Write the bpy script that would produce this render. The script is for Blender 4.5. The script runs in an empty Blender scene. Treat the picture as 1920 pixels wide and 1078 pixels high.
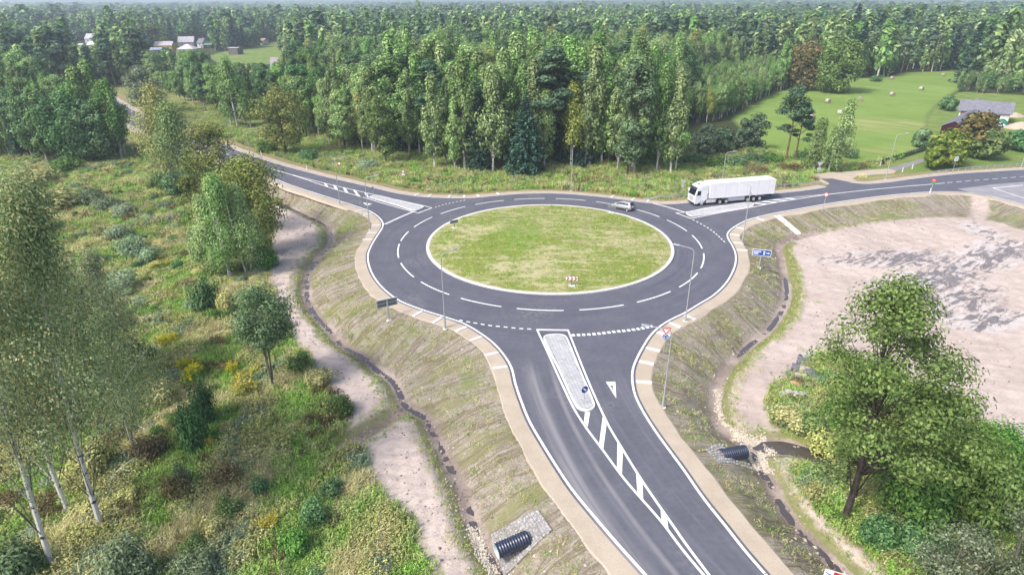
import bpy, math, random
import numpy as np
from mathutils import Vector, Matrix, Euler
from mathutils.geometry import tessellate_polygon

# ------------------------------------------------------------------ camera, light, exposure
SC = bpy.context.scene
COL = SC.collection
CAM_H, FOC = 34.0, 1140.0
PITCH, ROLL = math.atan((539 - 4) / FOC), math.radians(.25)
cam = bpy.data.cameras.new('camera'); cam_o = bpy.data.objects.new('camera', cam); COL.objects.link(cam_o)
cam.sensor_width = 36; cam.lens = 36 * FOC / 1920; cam.clip_start = .5; cam.clip_end = 12000
cam_o.matrix_world = Matrix.Translation((0, 0, CAM_H)) @ Matrix.Rotation(math.pi / 2 - PITCH, 4, 'X') @ Matrix.Rotation(-ROLL, 4, 'Z')
SC.camera = cam_o

SUN_EL, SUN_AZ = math.radians(48), math.radians(-125)      # azimuth measured from +Y, clockwise
W = bpy.data.worlds.new('World'); SC.world = W; W.use_nodes = True
nt = W.node_tree; nt.nodes.clear()
sky = nt.nodes.new('ShaderNodeTexSky'); sky.sky_type = 'NISHITA'; sky.sun_disc = False
sky.sun_elevation = SUN_EL; sky.sun_rotation = SUN_AZ; sky.altitude = 50; sky.air_density = 1.0; sky.dust_density = 4.0; sky.ozone_density = 1.0
bg = nt.nodes.new('ShaderNodeBackground'); bg.inputs[1].default_value = .10
wo = nt.nodes.new('ShaderNodeOutputWorld')
nt.links.new(sky.outputs[0], bg.inputs[0]); nt.links.new(bg.outputs[0], wo.inputs[0])
sl = bpy.data.lights.new('sun', 'SUN'); sl.energy = 1.5; sl.angle = math.radians(10); sl.color = (1, .965, .91)
so = bpy.data.objects.new('sun', sl); COL.objects.link(so)
sd = Vector((math.sin(SUN_AZ) * math.cos(SUN_EL), math.cos(SUN_AZ) * math.cos(SUN_EL), math.sin(SUN_EL)))
so.rotation_euler = sd.to_track_quat('Z', 'Y').to_euler()
SC.view_settings.view_transform = 'Standard'; SC.view_settings.look = 'None'
SC.view_settings.exposure = 1.3; SC.view_settings.gamma = 1; SC.view_settings.use_curve_mapping = False
SC.cycles.max_bounces = 6; SC.cycles.diffuse_bounces = 3; SC.cycles.glossy_bounces = 2; SC.cycles.transmission_bounces = 3
SC.cycles.volume_bounces = 2; SC.cycles.caustics_reflective = False; SC.cycles.caustics_refractive = False

# ------------------------------------------------------------------ survey helpers: photo point -> place on the ground
CP, SP = math.cos(PITCH), math.sin(PITCH)
CR, SR = math.cos(ROLL), math.sin(ROLL)
def ray(px, py):
    u0 = (px - 960) / FOC; v0 = (py - 539) / FOC
    u = u0 * CR - v0 * SR; v = u0 * SR + v0 * CR
    return u, CP - v * SP, -v * CP - SP
def G(px, py, z=0.0):
    u, y, d = ray(px, py); t = (z - CAM_H) / d
    return (u * t, y * t)
def GL(pts, z=0.0):
    return [G(a, b, z) for a, b in pts]
def top_z(Y, px, py):
    u, y, d = ray(px, py); return CAM_H + d * Y / y
def zoomed(pts, ox, oy, s):
    return [(ox + a / s, oy + b / s) for a, b in pts]
def smooth(pts, step=1.0, closed=False):
    """Catmull-Rom through the points, resampled at an even step."""
    P = [np.array(p, float) for p in pts]; n = len(P); out = []
    rng_ = range(n if closed else n - 1)
    for i in rng_:
        p1, p2 = P[i], P[(i + 1) % n]
        p0 = P[i - 1] if (closed or i > 0) else 2 * p1 - p2
        p3 = P[(i + 2) % n] if (closed or i + 2 < n) else 2 * p2 - p1
        d01, d12, d23 = (max(np.linalg.norm(a - b), 1e-6) ** .5 for a, b in ((p0, p1), (p1, p2), (p2, p3)))
        m1 = (p2 - p1) + d12 * ((p1 - p0) / d01 - (p2 - p0) / (d01 + d12))
        m2 = (p2 - p1) + d12 * ((p3 - p2) / d23 - (p3 - p1) / (d12 + d23))
        for k in range(24):
            t = k / 24; t2 = t * t; t3 = t2 * t
            out.append((2 * t3 - 3 * t2 + 1) * p1 + (t3 - 2 * t2 + t) * m1 + (-2 * t3 + 3 * t2) * p2 + (t3 - t2) * m2)
    out.append(P[0] if closed else P[-1])
    out = np.array(out); L = np.r_[0, np.cumsum(np.hypot(*np.diff(out, axis=0).T))]
    m = max(2, int(L[-1] / step) + 1); s = np.linspace(0, L[-1], m)
    r = np.c_[np.interp(s, L, out[:, 0]), np.interp(s, L, out[:, 1])]
    return r[:-1] if closed else r
def normals(P):
    d = np.gradient(P, axis=0); d /= np.linalg.norm(d, axis=1)[:, None] + 1e-9
    return np.c_[-d[:, 1], d[:, 0]]                                   # to the left of travel
def offset(P, d):
    return P + normals(P) * d
def seg_dist(X, Y, P, closed=False):
    """nearest distance to the polyline P, arc length there, signed side (left +)."""
    A = P[:-1]; B = P[1:]
    if closed: A = P; B = np.roll(P, -1, 0)
    D = B - A; L2 = (D ** 2).sum(1) + 1e-12; cum = np.r_[0, np.cumsum(np.sqrt(L2))][:-1]
    n = len(X); best = np.full(n, 1e9); arc = np.zeros(n); side = np.ones(n)
    for c in range(0, n, 20000):
        x = X[c:c + 20000, None]; y = Y[c:c + 20000, None]
        t = np.clip(((x - A[:, 0]) * D[:, 0] + (y - A[:, 1]) * D[:, 1]) / L2, 0, 1)
        dx = x - A[:, 0] - t * D[:, 0]; dy = y - A[:, 1] - t * D[:, 1]; q = dx * dx + dy * dy
        k = q.argmin(1); r = np.arange(len(k))
        best[c:c + 20000] = np.sqrt(q[r, k]); arc[c:c + 20000] = cum[k] + t[r, k] * np.sqrt(L2[k])
        side[c:c + 20000] = np.sign(D[k, 0] * dy[r, k] - D[k, 1] * dx[r, k])
    return best, arc, side
def inside(X, Y, P):
    P = np.asarray(P, float); A = P; B = np.roll(P, -1, 0); n = len(X); out = np.zeros(n, bool)
    lo, hi = P.min(0), P.max(0); idx = np.nonzero((X >= lo[0]) & (X <= hi[0]) & (Y >= lo[1]) & (Y <= hi[1]))[0]
    for c in range(0, len(idx), 40000):
        k = idx[c:c + 40000]; x = X[k][:, None]; y = Y[k][:, None]
        cr = ((A[:, 1] > y) != (B[:, 1] > y)) & (x < (B[:, 0] - A[:, 0]) * (y - A[:, 1]) / (B[:, 1] - A[:, 1] + 1e-12) + A[:, 0])
        out[k] = (cr.sum(1) % 2) == 1
    return out
def poly_sd(X, Y, P, reach=25):
    """signed distance to a polygon, + inside; clamped at +-reach."""
    P = np.asarray(P, float); lo, hi = P.min(0) - reach, P.max(0) + reach
    out = np.full(len(X), -float(reach)); k = np.nonzero((X > lo[0]) & (X < hi[0]) & (Y > lo[1]) & (Y < hi[1]))[0]
    if len(k):
        d, _, _ = seg_dist(X[k], Y[k], P, True); ins = inside(X[k], Y[k], P)
        out[k] = np.clip(np.where(ins, d, -d), -reach, reach)
    return out
def sines(X, Y, scale, seed, octs=3):
    r = np.random.RandomState(seed); o = np.zeros(len(X)); a = 1.0
    for k in range(octs):
        for j in range(3):
            th = r.rand() * 6.283; f = 6.283 / scale * 2 ** k * (.7 + .6 * r.rand())
            o += a * np.sin((X * math.cos(th) + Y * math.sin(th)) * f + r.rand() * 6.283)
        a *= .5
    return o / 3.5
def sstep(a, b, x):
    t = np.clip((x - a) / (b - a), 0, 1); return t * t * (3 - 2 * t)

# ------------------------------------------------------------------ mesh helpers
def mesh_np(name, V, F, mats=(), midx=None, smooth_=False, attrs=None):
    """V (n,3), F (m,k) all faces with the same corner count."""
    V = np.ascontiguousarray(V, np.float32); F = np.ascontiguousarray(F, np.int32)
    me = bpy.data.meshes.new(name); me.vertices.add(len(V)); me.vertices.foreach_set('co', V.ravel())
    m, k = F.shape; me.loops.add(m * k); me.polygons.add(m)
    me.loops.foreach_set('vertex_index', F.ravel()); me.polygons.foreach_set('loop_start', np.arange(0, m * k, k, dtype=np.int32))
    for x in mats: me.materials.append(x)
    if midx is not None: me.polygons.foreach_set('material_index', np.asarray(midx, np.int32))
    me.polygons.foreach_set('use_smooth', np.full(m, smooth_, bool))
    for nme, val in (attrs or {}).items():
        at = me.attributes.new(nme, 'FLOAT', 'POINT'); at.data.foreach_set('value', np.ascontiguousarray(val, np.float32))
    me.update(calc_edges=True); me.validate()
    return me
class MB:
    """collects boxes, tubes and polygons; build() links them as ONE mesh object."""
    def __init__(s): s.v = []; s.f = []; s.m = []; s.s = []
    def add(s, V, F, mi=0, sm=False):
        o = len(s.v); s.v += [tuple(v) for v in V]; s.f += [tuple(i + o for i in f) for f in F]; s.m += [mi] * len(F); s.s += [sm] * len(F); return s
    def box(s, c, d, rz=0, mi=0, M=None, taper=1.0):
        x, y, z = d[0] / 2, d[1] / 2, d[2] / 2; t = taper
        V = [(-x, -y, -z), (x, -y, -z), (x, y, -z), (-x, y, -z), (-x * t, -y * t, z), (x * t, -y * t, z), (x * t, y * t, z), (-x * t, y * t, z)]
        R = M or Matrix.Rotation(rz, 3, 'Z')
        V = [R @ Vector(v) + Vector(c) for v in V]
        return s.add(V, [(3, 2, 1, 0), (4, 5, 6, 7), (0, 1, 5, 4), (1, 2, 6, 5), (2, 3, 7, 6), (3, 0, 4, 7)], mi)
    def tube(s, pts, rad, n=8, mi=0, cap=True):
        pts = [Vector(p) for p in pts]
        if not hasattr(rad, '__len__'): rad = [rad] * len(pts)
        V = []; prev = None
        for i, p in enumerate(pts):
            t = (pts[min(i + 1, len(pts) - 1)] - pts[max(i - 1, 0)]).normalized()
            a = prev if prev is not None else (Vector((1, 0, 0)) if abs(t.x) < .8 else Vector((0, 1, 0)))
            a = (a - t * a.dot(t)).normalized(); b = t.cross(a); prev = a
            V += [p + (a * math.cos(6.28319 * k / n) + b * math.sin(6.28319 * k / n)) * rad[i] for k in range(n)]
        F = [(i * n + k, i * n + (k + 1) % n, (i + 1) * n + (k + 1) % n, (i + 1) * n + k) for i in range(len(pts) - 1) for k in range(n)]
        s.add(V, F, mi, True)
        if cap:
            s.add(V[:n][::-1], [tuple(range(n))], mi); s.add(V[-n:], [tuple(range(n))], mi)
        return s
    def prism(s, poly, z0, z1, mi=0, mt=None):
        n = len(poly); V = [(x, y, z0) for x, y in poly] + [(x, y, z1) for x, y in poly]
        a = sum(poly[i][0] * poly[(i + 1) % n][1] - poly[(i + 1) % n][0] * poly[i][1] for i in range(n))
        if a < 0: V = [(x, y, z0) for x, y in poly[::-1]] + [(x, y, z1) for x, y in poly[::-1]]
        s.add(V, [tuple(range(n))[::-1]] + [(i, (i + 1) % n, n + (i + 1) % n, n + i) for i in range(n)], mi)
        s.add(V[n:], [tuple(range(n))], mi if mt is None else mt); return s
    def ribbon(s, A, B, za, zb=None, mi=0):
        zb = za if zb is None else zb
        ga = za if hasattr(za, '__len__') else [za] * len(A); gb = zb if hasattr(zb, '__len__') else [zb] * len(B)
        V = [(a[0], a[1], z) for a, z in zip(A, ga)] + [(b[0], b[1], z) for b, z in zip(B, gb)]; n = len(A)
        return s.add(V, [(i, i + 1, n + i + 1, n + i) for i in range(n - 1)], mi)
    def mesh(s, name, mats):
        me = bpy.data.meshes.new(name); me.from_pydata(s.v, [], s.f)
        for m in (mats if isinstance(mats, (list, tuple)) else [mats]): me.materials.append(m)
        me.polygons.foreach_set('material_index', s.m); me.polygons.foreach_set('use_smooth', s.s); me.update(); return me
    def build(s, name, mats, parent=None, loc=(0, 0, 0), rz=0, bevel=0):
        return obj(name, s.mesh(name, mats), parent, loc, rz, bevel)
def obj(name, me, parent=None, loc=(0, 0, 0), rz=0, bevel=0):
    o = bpy.data.objects.new(name, me); COL.objects.link(o); o.location = loc; o.rotation_euler = (0, 0, rz)
    if parent is not None: o.parent = parent
    if bevel:
        b = o.modifiers.new('edge', 'BEVEL'); b.width = bevel; b.segments = 2; b.limit_method = 'ANGLE'; b.angle_limit = math.radians(35)
    return o
def tag(o, label=None, cat=None, group=None, kind=None):
    if label: o['label'] = label
    if cat: o['category'] = cat
    if group: o['group'] = group
    if kind: o['kind'] = kind
    return o
def thing(name, label, cat, loc=(0, 0, 0), rz=0, group=None):
    o = bpy.data.objects.new(name, None); COL.objects.link(o); o.empty_display_size = .3
    o.location = loc; o.rotation_euler = (0, 0, rz); return tag(o, label, cat, group)
def copy_tree(o, parent=None):
    c = o.copy(); COL.objects.link(c)
    if parent is not None: c.parent = parent; c.matrix_parent_inverse = o.matrix_parent_inverse.copy()
    for ch in list(o.children): copy_tree(ch, c)
    return c
def flat_poly(name, outer, holes, z, mat, kind=None, parent=None):
    loops = [[Vector((x, y, 0)) for x, y in outer]] + [[Vector((x, y, 0)) for x, y in h] for h in holes]
    tris = tessellate_polygon(loops); V = [(v.x, v.y, z) for l in loops for v in l]; F = []
    for t in tris:
        a, b, c = (Vector(V[i]) for i in t)
        F.append(t if (b - a).cross(c - a).z > 0 else t[::-1])
    me = bpy.data.meshes.new(name); me.from_pydata(V, [], F); me.materials.append(mat); me.update()
    o = obj(name, me, parent)
    if kind: o['kind'] = kind
    return o

# ------------------------------------------------------------------ node helpers
class NT:
    def __init__(s, name, rough=.9, spec=.2):
        s.mat = bpy.data.materials.new(name); s.mat.use_nodes = True; s.t = s.mat.node_tree; s.n = s.t.nodes; s.n.clear()
        s.out = s.n.new('ShaderNodeOutputMaterial'); s._tc = None; s.rough = rough; s.spec = spec
    def put(s, sock, v):
        if v is None: return
        if hasattr(v, 'is_output') or isinstance(v, bpy.types.NodeSocket): s.t.links.new(v, sock)
        elif isinstance(v, (tuple, list)) and sock.type == 'RGBA' and len(v) == 3: sock.default_value = (*v, 1)
        else: sock.default_value = v
    def obj_co(s):
        if s._tc is None: s._tc = s.n.new('ShaderNodeTexCoord')
        return s._tc.outputs['Object']
    def mapping(s, vec, loc=(0, 0, 0), rot=(0, 0, 0), scale=(1, 1, 1)):
        m = s.n.new('ShaderNodeMapping'); s.put(m.inputs[0], vec); m.inputs[1].default_value = loc; m.inputs[2].default_value = rot; m.inputs[3].default_value = scale; return m.outputs[0]
    def turned(s, vec, ang, scale):
        return s.mapping(s.mapping(vec, rot=(0, 0, ang)), scale=scale)
    def noise(s, scale, detail=4, rough=.55, vec=None, dist=0, dim='3D', col=False):
        m = s.n.new('ShaderNodeTexNoise'); m.noise_dimensions = dim
        s.put(m.inputs['Vector'], vec if vec is not None else s.obj_co()); m.inputs['Scale'].default_value = scale; m.inputs['Detail'].default_value = detail
        m.inputs['Roughness'].default_value = rough; m.inputs['Distortion'].default_value = dist; return m.outputs[1 if col else 0]
    def voronoi(s, scale, vec=None, feat='F1', out=0):
        m = s.n.new('ShaderNodeTexVoronoi'); m.feature = feat; s.put(m.inputs['Vector'], vec if vec is not None else s.obj_co()); m.inputs['Scale'].default_value = scale; return m.outputs[out]
    def math(s, op, a, b=None, c=None, clamp=False):
        m = s.n.new('ShaderNodeMath'); m.operation = op; m.use_clamp = clamp; s.put(m.inputs[0], a); s.put(m.inputs[1], b); s.put(m.inputs[2], c); return m.outputs[0]
    def rng(s, v, a, b, c=0.0, d=1.0, smooth_=True):
        m = s.n.new('ShaderNodeMapRange'); m.interpolation_type = 'SMOOTHSTEP' if smooth_ else 'LINEAR'
        s.put(m.inputs[0], v); m.inputs[1].default_value = a; m.inputs[2].default_value = b; m.inputs[3].default_value = c; m.inputs[4].default_value = d; return m.outputs[0]
    def mix(s, f, a, b, mode='MIX'):
        m = s.n.new('ShaderNodeMix'); m.data_type = 'RGBA'; m.blend_type = mode; s.put(m.inputs[0], f); s.put(m.inputs[6], a); s.put(m.inputs[7], b); return m.outputs[2]
    def ramp(s, f, stops):
        m = s.n.new('ShaderNodeValToRGB'); e = m.color_ramp.elements
        while len(e) < len(stops): e.new(.5)
        for k, (p, c) in enumerate(stops): e[k].position = p; e[k].color = (*c, 1)
        s.put(m.inputs[0], f); return m.outputs[0]
    def attr(s, name):
        m = s.n.new('ShaderNodeAttribute'); m.attribute_name = name; return m.outputs['Fac']
    def xyz(s, vec=None):
        m = s.n.new('ShaderNodeSeparateXYZ'); s.put(m.inputs[0], vec if vec is not None else s.obj_co()); return m.outputs
    def comb(s, x, y, z):
        m = s.n.new('ShaderNodeCombineXYZ'); s.put(m.inputs[0], x); s.put(m.inputs[1], y); s.put(m.inputs[2], z); return m.outputs[0]
    def hsv(s, c, h=.5, sa=1., v=1.):
        m = s.n.new('ShaderNodeHueSaturation'); s.put(m.inputs['Hue'], h); s.put(m.inputs['Saturation'], sa); s.put(m.inputs['Value'], v); s.put(m.inputs['Color'], c); return m.outputs[0]
    def bump(s, h, strength=.5, dist=.1):
        m = s.n.new('ShaderNodeBump'); m.inputs['Strength'].default_value = strength; m.inputs['Distance'].default_value = dist; s.put(m.inputs['Height'], h); return m.outputs[0]
    def done(s, color, rough=None, bump=None, metal=0.0, spec=None, emit=None):
        b = s.n.new('ShaderNodeBsdfPrincipled'); s.put(b.inputs['Base Color'], color); s.put(b.inputs['Roughness'], s.rough if rough is None else rough)
        s.put(b.inputs['Metallic'], metal); b.inputs['Specular IOR Level'].default_value = s.spec if spec is None else spec
        if bump is not None: s.put(b.inputs['Normal'], bump)
        s.t.links.new(b.outputs[0], s.out.inputs[0]); return s.mat
    def done_leaf(s, color, trans=.35):
        d = s.n.new('ShaderNodeBsdfDiffuse'); t = s.n.new('ShaderNodeBsdfTranslucent'); m = s.n.new('ShaderNodeMixShader')
        s.put(d.inputs[0], color); s.put(t.inputs[0], color); m.inputs[0].default_value = trans
        s.t.links.new(d.outputs[0], m.inputs[1]); s.t.links.new(t.outputs[0], m.inputs[2]); s.t.links.new(m.outputs[0], s.out.inputs[0]); return s.mat
def plain(name, col, rough=.6, metal=0., spec=.4, var=.08, sc=3.):
    t = NT(name); n = t.noise(sc, 5)
    return t.done(t.mix(t.rng(n, .3, .7), tuple(c * (1 - var) for c in col), tuple(min(1, c * (1 + var)) for c in col)), rough, None, metal, spec)
def leaf_mat(name, cols, trans=.35, hue=.02, val=.25, k=1.95):
    m = len(cols) - 1; cols = [tuple(min(.75, v * k * (.74 + .33 * i / max(m, 1))) for v in c) for i, c in enumerate(cols)]; trans *= .7
    t = NT(name); g = t.n.new('ShaderNodeNewGeometry'); oi = t.n.new('ShaderNodeObjectInfo')
    c = t.ramp(g.outputs['Random Per Island'], [(i / (len(cols) - 1), x) for i, x in enumerate(cols)])
    r = oi.outputs['Random']
    r2 = t.math('FRACT', t.math('MULTIPLY', r, 17.31))
    c = t.hsv(c, t.rng(r2, 0, 1, .5 - hue, .5 + hue, False), t.rng(r2, 0, 1, .85, 1.1, False), t.rng(r, 0, 1, 1 - val, 1 + val, False))
    return t.done_leaf(c, trans)
# ------------------------------------------------------------------ survey of the roads (photo points taken down to z = 0)
def ext(P, d0=0, d1=0):
    P = [np.array(p, float) for p in P]
    if d0: v = P[0] - P[1]; P.insert(0, P[0] + v / np.linalg.norm(v) * d0)
    if d1: v = P[-1] - P[-2]; P.append(P[-1] + v / np.linalg.norm(v) * d1)
    return P
W_EDGE = GL([(481, 324), (508.6, 333.5), (548.7, 348.5), (590, 362), (637, 377), (674, 389), (689, 394), (704, 402.4), (712.8, 410), (718, 418.8), (717, 426.5), (710, 438),
             (698, 457), (690, 477), (691, 493.6), (700, 517), (720, 542), (750, 564), (790, 580), (834, 594), (867, 605), (897, 622), (924, 642), (944, 664), (959, 689), (966, 718),
             (976, 748), (992, 788), (1014, 826.5), (1041, 870), (1071, 915), (1107.5, 960), (1147.6, 1007), (1187.7, 1052), (1211, 1078)])
N_EDGE = GL([(368, 252), (400, 263), (438, 279.5), (477, 293.5), (523.6, 308.5), (573.7, 322), (640, 338.3), (696.5, 351), (748.5, 363), (793, 369), (837.5, 371), (880, 371.2), (934.5, 366.5), (961, 364.3), (1000, 362.6),
             (1050, 363), (1100, 366.6), (1142, 371), (1173, 375), (1202, 379), (1240, 382.3), (1262, 382.3), (1296, 379.5), (1370, 371.5), (1452, 363), (1500, 358), (1530, 354), (1549, 350.5)])
N_EDGE2 = GL([(1594.6, 342.3), (1617.5, 344.5), (1645, 343.6), (1677, 340), (1709, 335.6), (1755, 330), (1801, 325.3), (1846.6, 322.5), (1919, 318)])
E_EDGE = GL([(1437, 1078), (1397, 1032), (1360, 985), (1320, 935), (1280, 877.5), (1258, 848), (1228, 806.5), (1204, 768), (1191, 741), (1186, 718), (1186, 694), (1193, 674), (1204.5, 652), (1221, 627), (1241, 609),
             (1264.6, 595.5), (1280, 588.5), (1307, 572), (1337, 554), (1360, 532), (1373.5, 510), (1379.5, 490), (1378.5, 473.6), (1372, 458.5), (1365, 447), (1364, 438.5), (1369.5, 431), (1383.5, 421.5),
             (1403.6, 412), (1447, 401), (1497, 392), (1547, 383), (1614, 373), (1681, 365), (1764, 359.5), (1821, 362), (1868, 370.5), (1920, 383.5)])
w0 = np.array(G(400, 263)) - np.array(G(368, 252)); w0 /= np.linalg.norm(w0)
nw_far = [np.array(N_EDGE[0]) - w0 * d + np.array((-w0[1], w0[0])) * k for d, k in ((30, 0), (75, 3), (140, 12), (230, 30))]
N_EDGE = nw_far[::-1] + N_EDGE
nrm = np.array((w0[1], -w0[0]))
nrm = nrm if nrm @ (np.array(W_EDGE[0]) - np.array(N_EDGE[5])) > 0 else -nrm
W_EDGE = [p + nrm * 8.6 for p in nw_far[::-1]] + [np.array(G(368, 252)) + nrm * 8.6] + W_EDGE
W_EDGE = smooth(ext(W_EDGE, 0, 18)); N_EDGE = smooth(N_EDGE); N_EDGE2 = smooth(ext(N_EDGE2, 0, 90)); E_EDGE = smooth(ext(E_EDGE, 18, 40))
RC = np.array((5.80, 89.1)); R_IN, R_DASH = 19.05, 23.3
W_ASP, E_ASP = offset(W_EDGE, -.32), offset(E_EDGE, -.32)               # asphalt runs on a hand's breadth past the painted line
N_ASP, N_ASP2 = offset(N_EDGE, .25), offset(N_EDGE2, .25)
apron = GL([(1555.6, 345), (1552, 341), (1541, 335.8), (1560, 334.8), (1576, 338)])
ROAD = np.array(list(W_ASP) + list(E_ASP) + [N_ASP2[-1] + np.array((10, -60))] + list(N_ASP2[::-1]) + apron[::-1] + list(N_ASP[::-1]))
SHW = 1.5
DITCH_W = smooth(GL([(505, 372), (526, 382), (560, 398), (598, 416), (615, 428), (622, 447.5), (615, 469), (600.6, 479), (588.5, 498), (576.5, 517.5), (575, 534), (576.5, 558.5), (584, 580), (600.6, 602), (617.5, 619), (640, 647),
                     (683, 671), (707, 694), (737, 716), (765, 765), (797, 783), (814, 815), (837, 862), (854, 895), (870.5, 932), (880.5, 962), (890, 992), (907, 1028), (930, 1062), (950, 1100)], -2.5))
BRANCH_W = smooth(GL([(765, 765), (735, 787), (707, 805), (680, 820), (660, 833), (640, 842)], -2.4))
DITCH_E = smooth(GL([(1530, 436), (1497, 442)], -1.4) + GL([(1460, 463.5)], -2.0) + GL([(1462, 490), (1472, 527), (1474, 560), (1460, 594), (1437, 624), (1403.6, 650.6), (1380, 674), (1352, 706), (1343, 738), (1340, 775), (1353.5, 811.5), (1380, 831.6), (1410, 850),
                     (1424, 880), (1440, 905), (1457, 938.5), (1477, 972), (1500.4, 1002), (1534, 1035), (1557, 1059), (1600, 1105)], -2.9))
POND_E = smooth(GL([(1405, 842), (1430, 842.5), (1467, 840), (1500, 848), (1535, 860), (1570, 872)], -2.9))
BENCH_W = GL([(505, 384), (530, 389), (560, 401), (590, 415), (606, 428), (612, 447), (606, 466), (590, 479), (578, 498), (567, 517), (565, 534), (566, 560), (575, 583), (590, 605), (606, 622), (630, 648), (672, 672), (698, 696), (728, 718),
              (758, 765), (790, 790), (806, 818), (828, 862), (846, 898), (862, 934), (872, 966), (880, 996), (896, 1032), (915, 1066), (930, 1100),
              (840, 1100), (806, 1052), (786, 1012), (776, 975), (742, 948), (700, 900), (688, 860), (690, 838), (652, 838), (650, 800), (630, 748), (598, 692), (556, 640), (536, 604), (514, 560), (502, 520), (508, 470), (512, 425), (500, 400)], -1.7)
YARD_E = GL([(1492, 446), (1530, 438), (1570, 430), (1625, 421), (1700, 411), (1765, 407), (1830, 409), (1880, 420), (1930, 434)], -1.5) + GL([ (2150, 500), (2200, 900), (1930, 855), (1850, 800), (1760, 740), (1640, 690), (1560, 660), (1500, 690), (1445, 725), (1438, 760),
             (1450, 795), (1490, 832), (1420, 815), (1385, 812), (1362, 780), (1358, 745), (1385, 700), (1420, 660), (1470, 625), (1500, 580), (1506, 540), (1496, 500), (1484, 470)], -2.2)
GULLY = GL([(1818, 372), (1852, 371), (1856, 392), (1846, 415), (1812, 415), (1822, 392)], -.7)
STRIP_E = GL([(1432, 868), (1443, 850), (1490, 850), (1512, 864), (1480, 880), (1495, 905), (1520, 945), (1555, 985), (1600, 1020), (1640, 1052), (1670, 1090), (1640, 1095), (1600, 1058), (1564, 1024), (1520, 975), (1485, 930), (1450, 895)], -2.2)
FIELD = GL([(1372, 222), (1430, 186), (1490, 160), (1530, 150), (1645, 147), (1692, 137), (1806, 133), (1801, 165), (1760, 195), (1742, 215), (1736, 245), (1752, 262), (1700, 290), (1640, 303), (1600, 306), (1490, 300), (1420, 270)], -1)
LAWN = GL([(1752, 262), (1736, 240), (1742, 215), (1760, 195), (1801, 170), (1960, 180), (2100, 215), (2100, 310), (1920, 312), (1800, 322), (1700, 332), (1640, 338), (1600, 335), (1590, 322), (1660, 310), (1700, 292)], -.6)
VILLAGE = GL([(390, 106), (420, 97), (470, 90), (500, 80), (528, 76), (530, 100), (520, 118), (470, 128), (410, 120)], -1)
GLADES = [GL(p, -1) for p in ([(455, 232), (470, 205), (490, 200), (500, 225), (480, 248)], [(325, 128), (345, 122), (350, 142), (330, 150)], [(1132, 300), (1140, 255), (1165, 240), (1168, 285), (1150, 305)], [(1285, 185), (1320, 172), (1330, 185), (1295, 200)])]
MEAD_CUT = GL([(170, 345), (190, 325), (260, 308), (300, 312), (295, 335), (262, 352), (205, 372)], -1.6)
NOTREES = [GL(p, -1) for p in ([(1752, 200), (1798, 155), (1835, 176), (1805, 192)], [(1495, 300), (1600, 300), (1700, 284), (1760, 255), (1765, 345), (1495, 345)], [(276, 109), (402, 109), (402, 76), (276, 82)], [(60, 100), (205, 100), (205, 76), (60, 80)], [(1735, 255), (1735, 210), (1780, 205), (1960, 235), (1960, 180), (1795, 172), (1795, 255)])]
FARLIGHT = [GL(p, 0) for p in ([(1610, 22), (1660, 15), (1800, 14), (1960, 15), (1960, 24), (1800, 26), (1650, 27)], [(560, 22), (610, 20), (640, 24), (580, 27)], [(1500, 31), (1545, 28), (1560, 33), (1510, 36)])]
SIDE_E = GL([(1795, 354.5), (1862, 346), (1925, 341), (2040, 335), (2060, 430), (1922, 383), (1868, 370), (1822, 362)], 0)
PULLOUT = GL(zoomed([(205, 318), (222, 290), (330, 275), (500, 268), (700, 254), (810, 245), (880, 266), (850, 286), (700, 296), (560, 309), (516, 326), (545, 346), (620, 362), (600, 372), (480, 362), (420, 349), (350, 333), (262, 331), (300, 352), (330, 366), (318, 378), (268, 362)], 1480, 260, 4.364), 0)
DRIVE = GL(zoomed([(810, 244), (1000, 189), (1130, 154), (1180, 140), (1190, 160), (1136, 180), (1000, 226), (884, 266)], 1480, 260, 4.364), 0)

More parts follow.
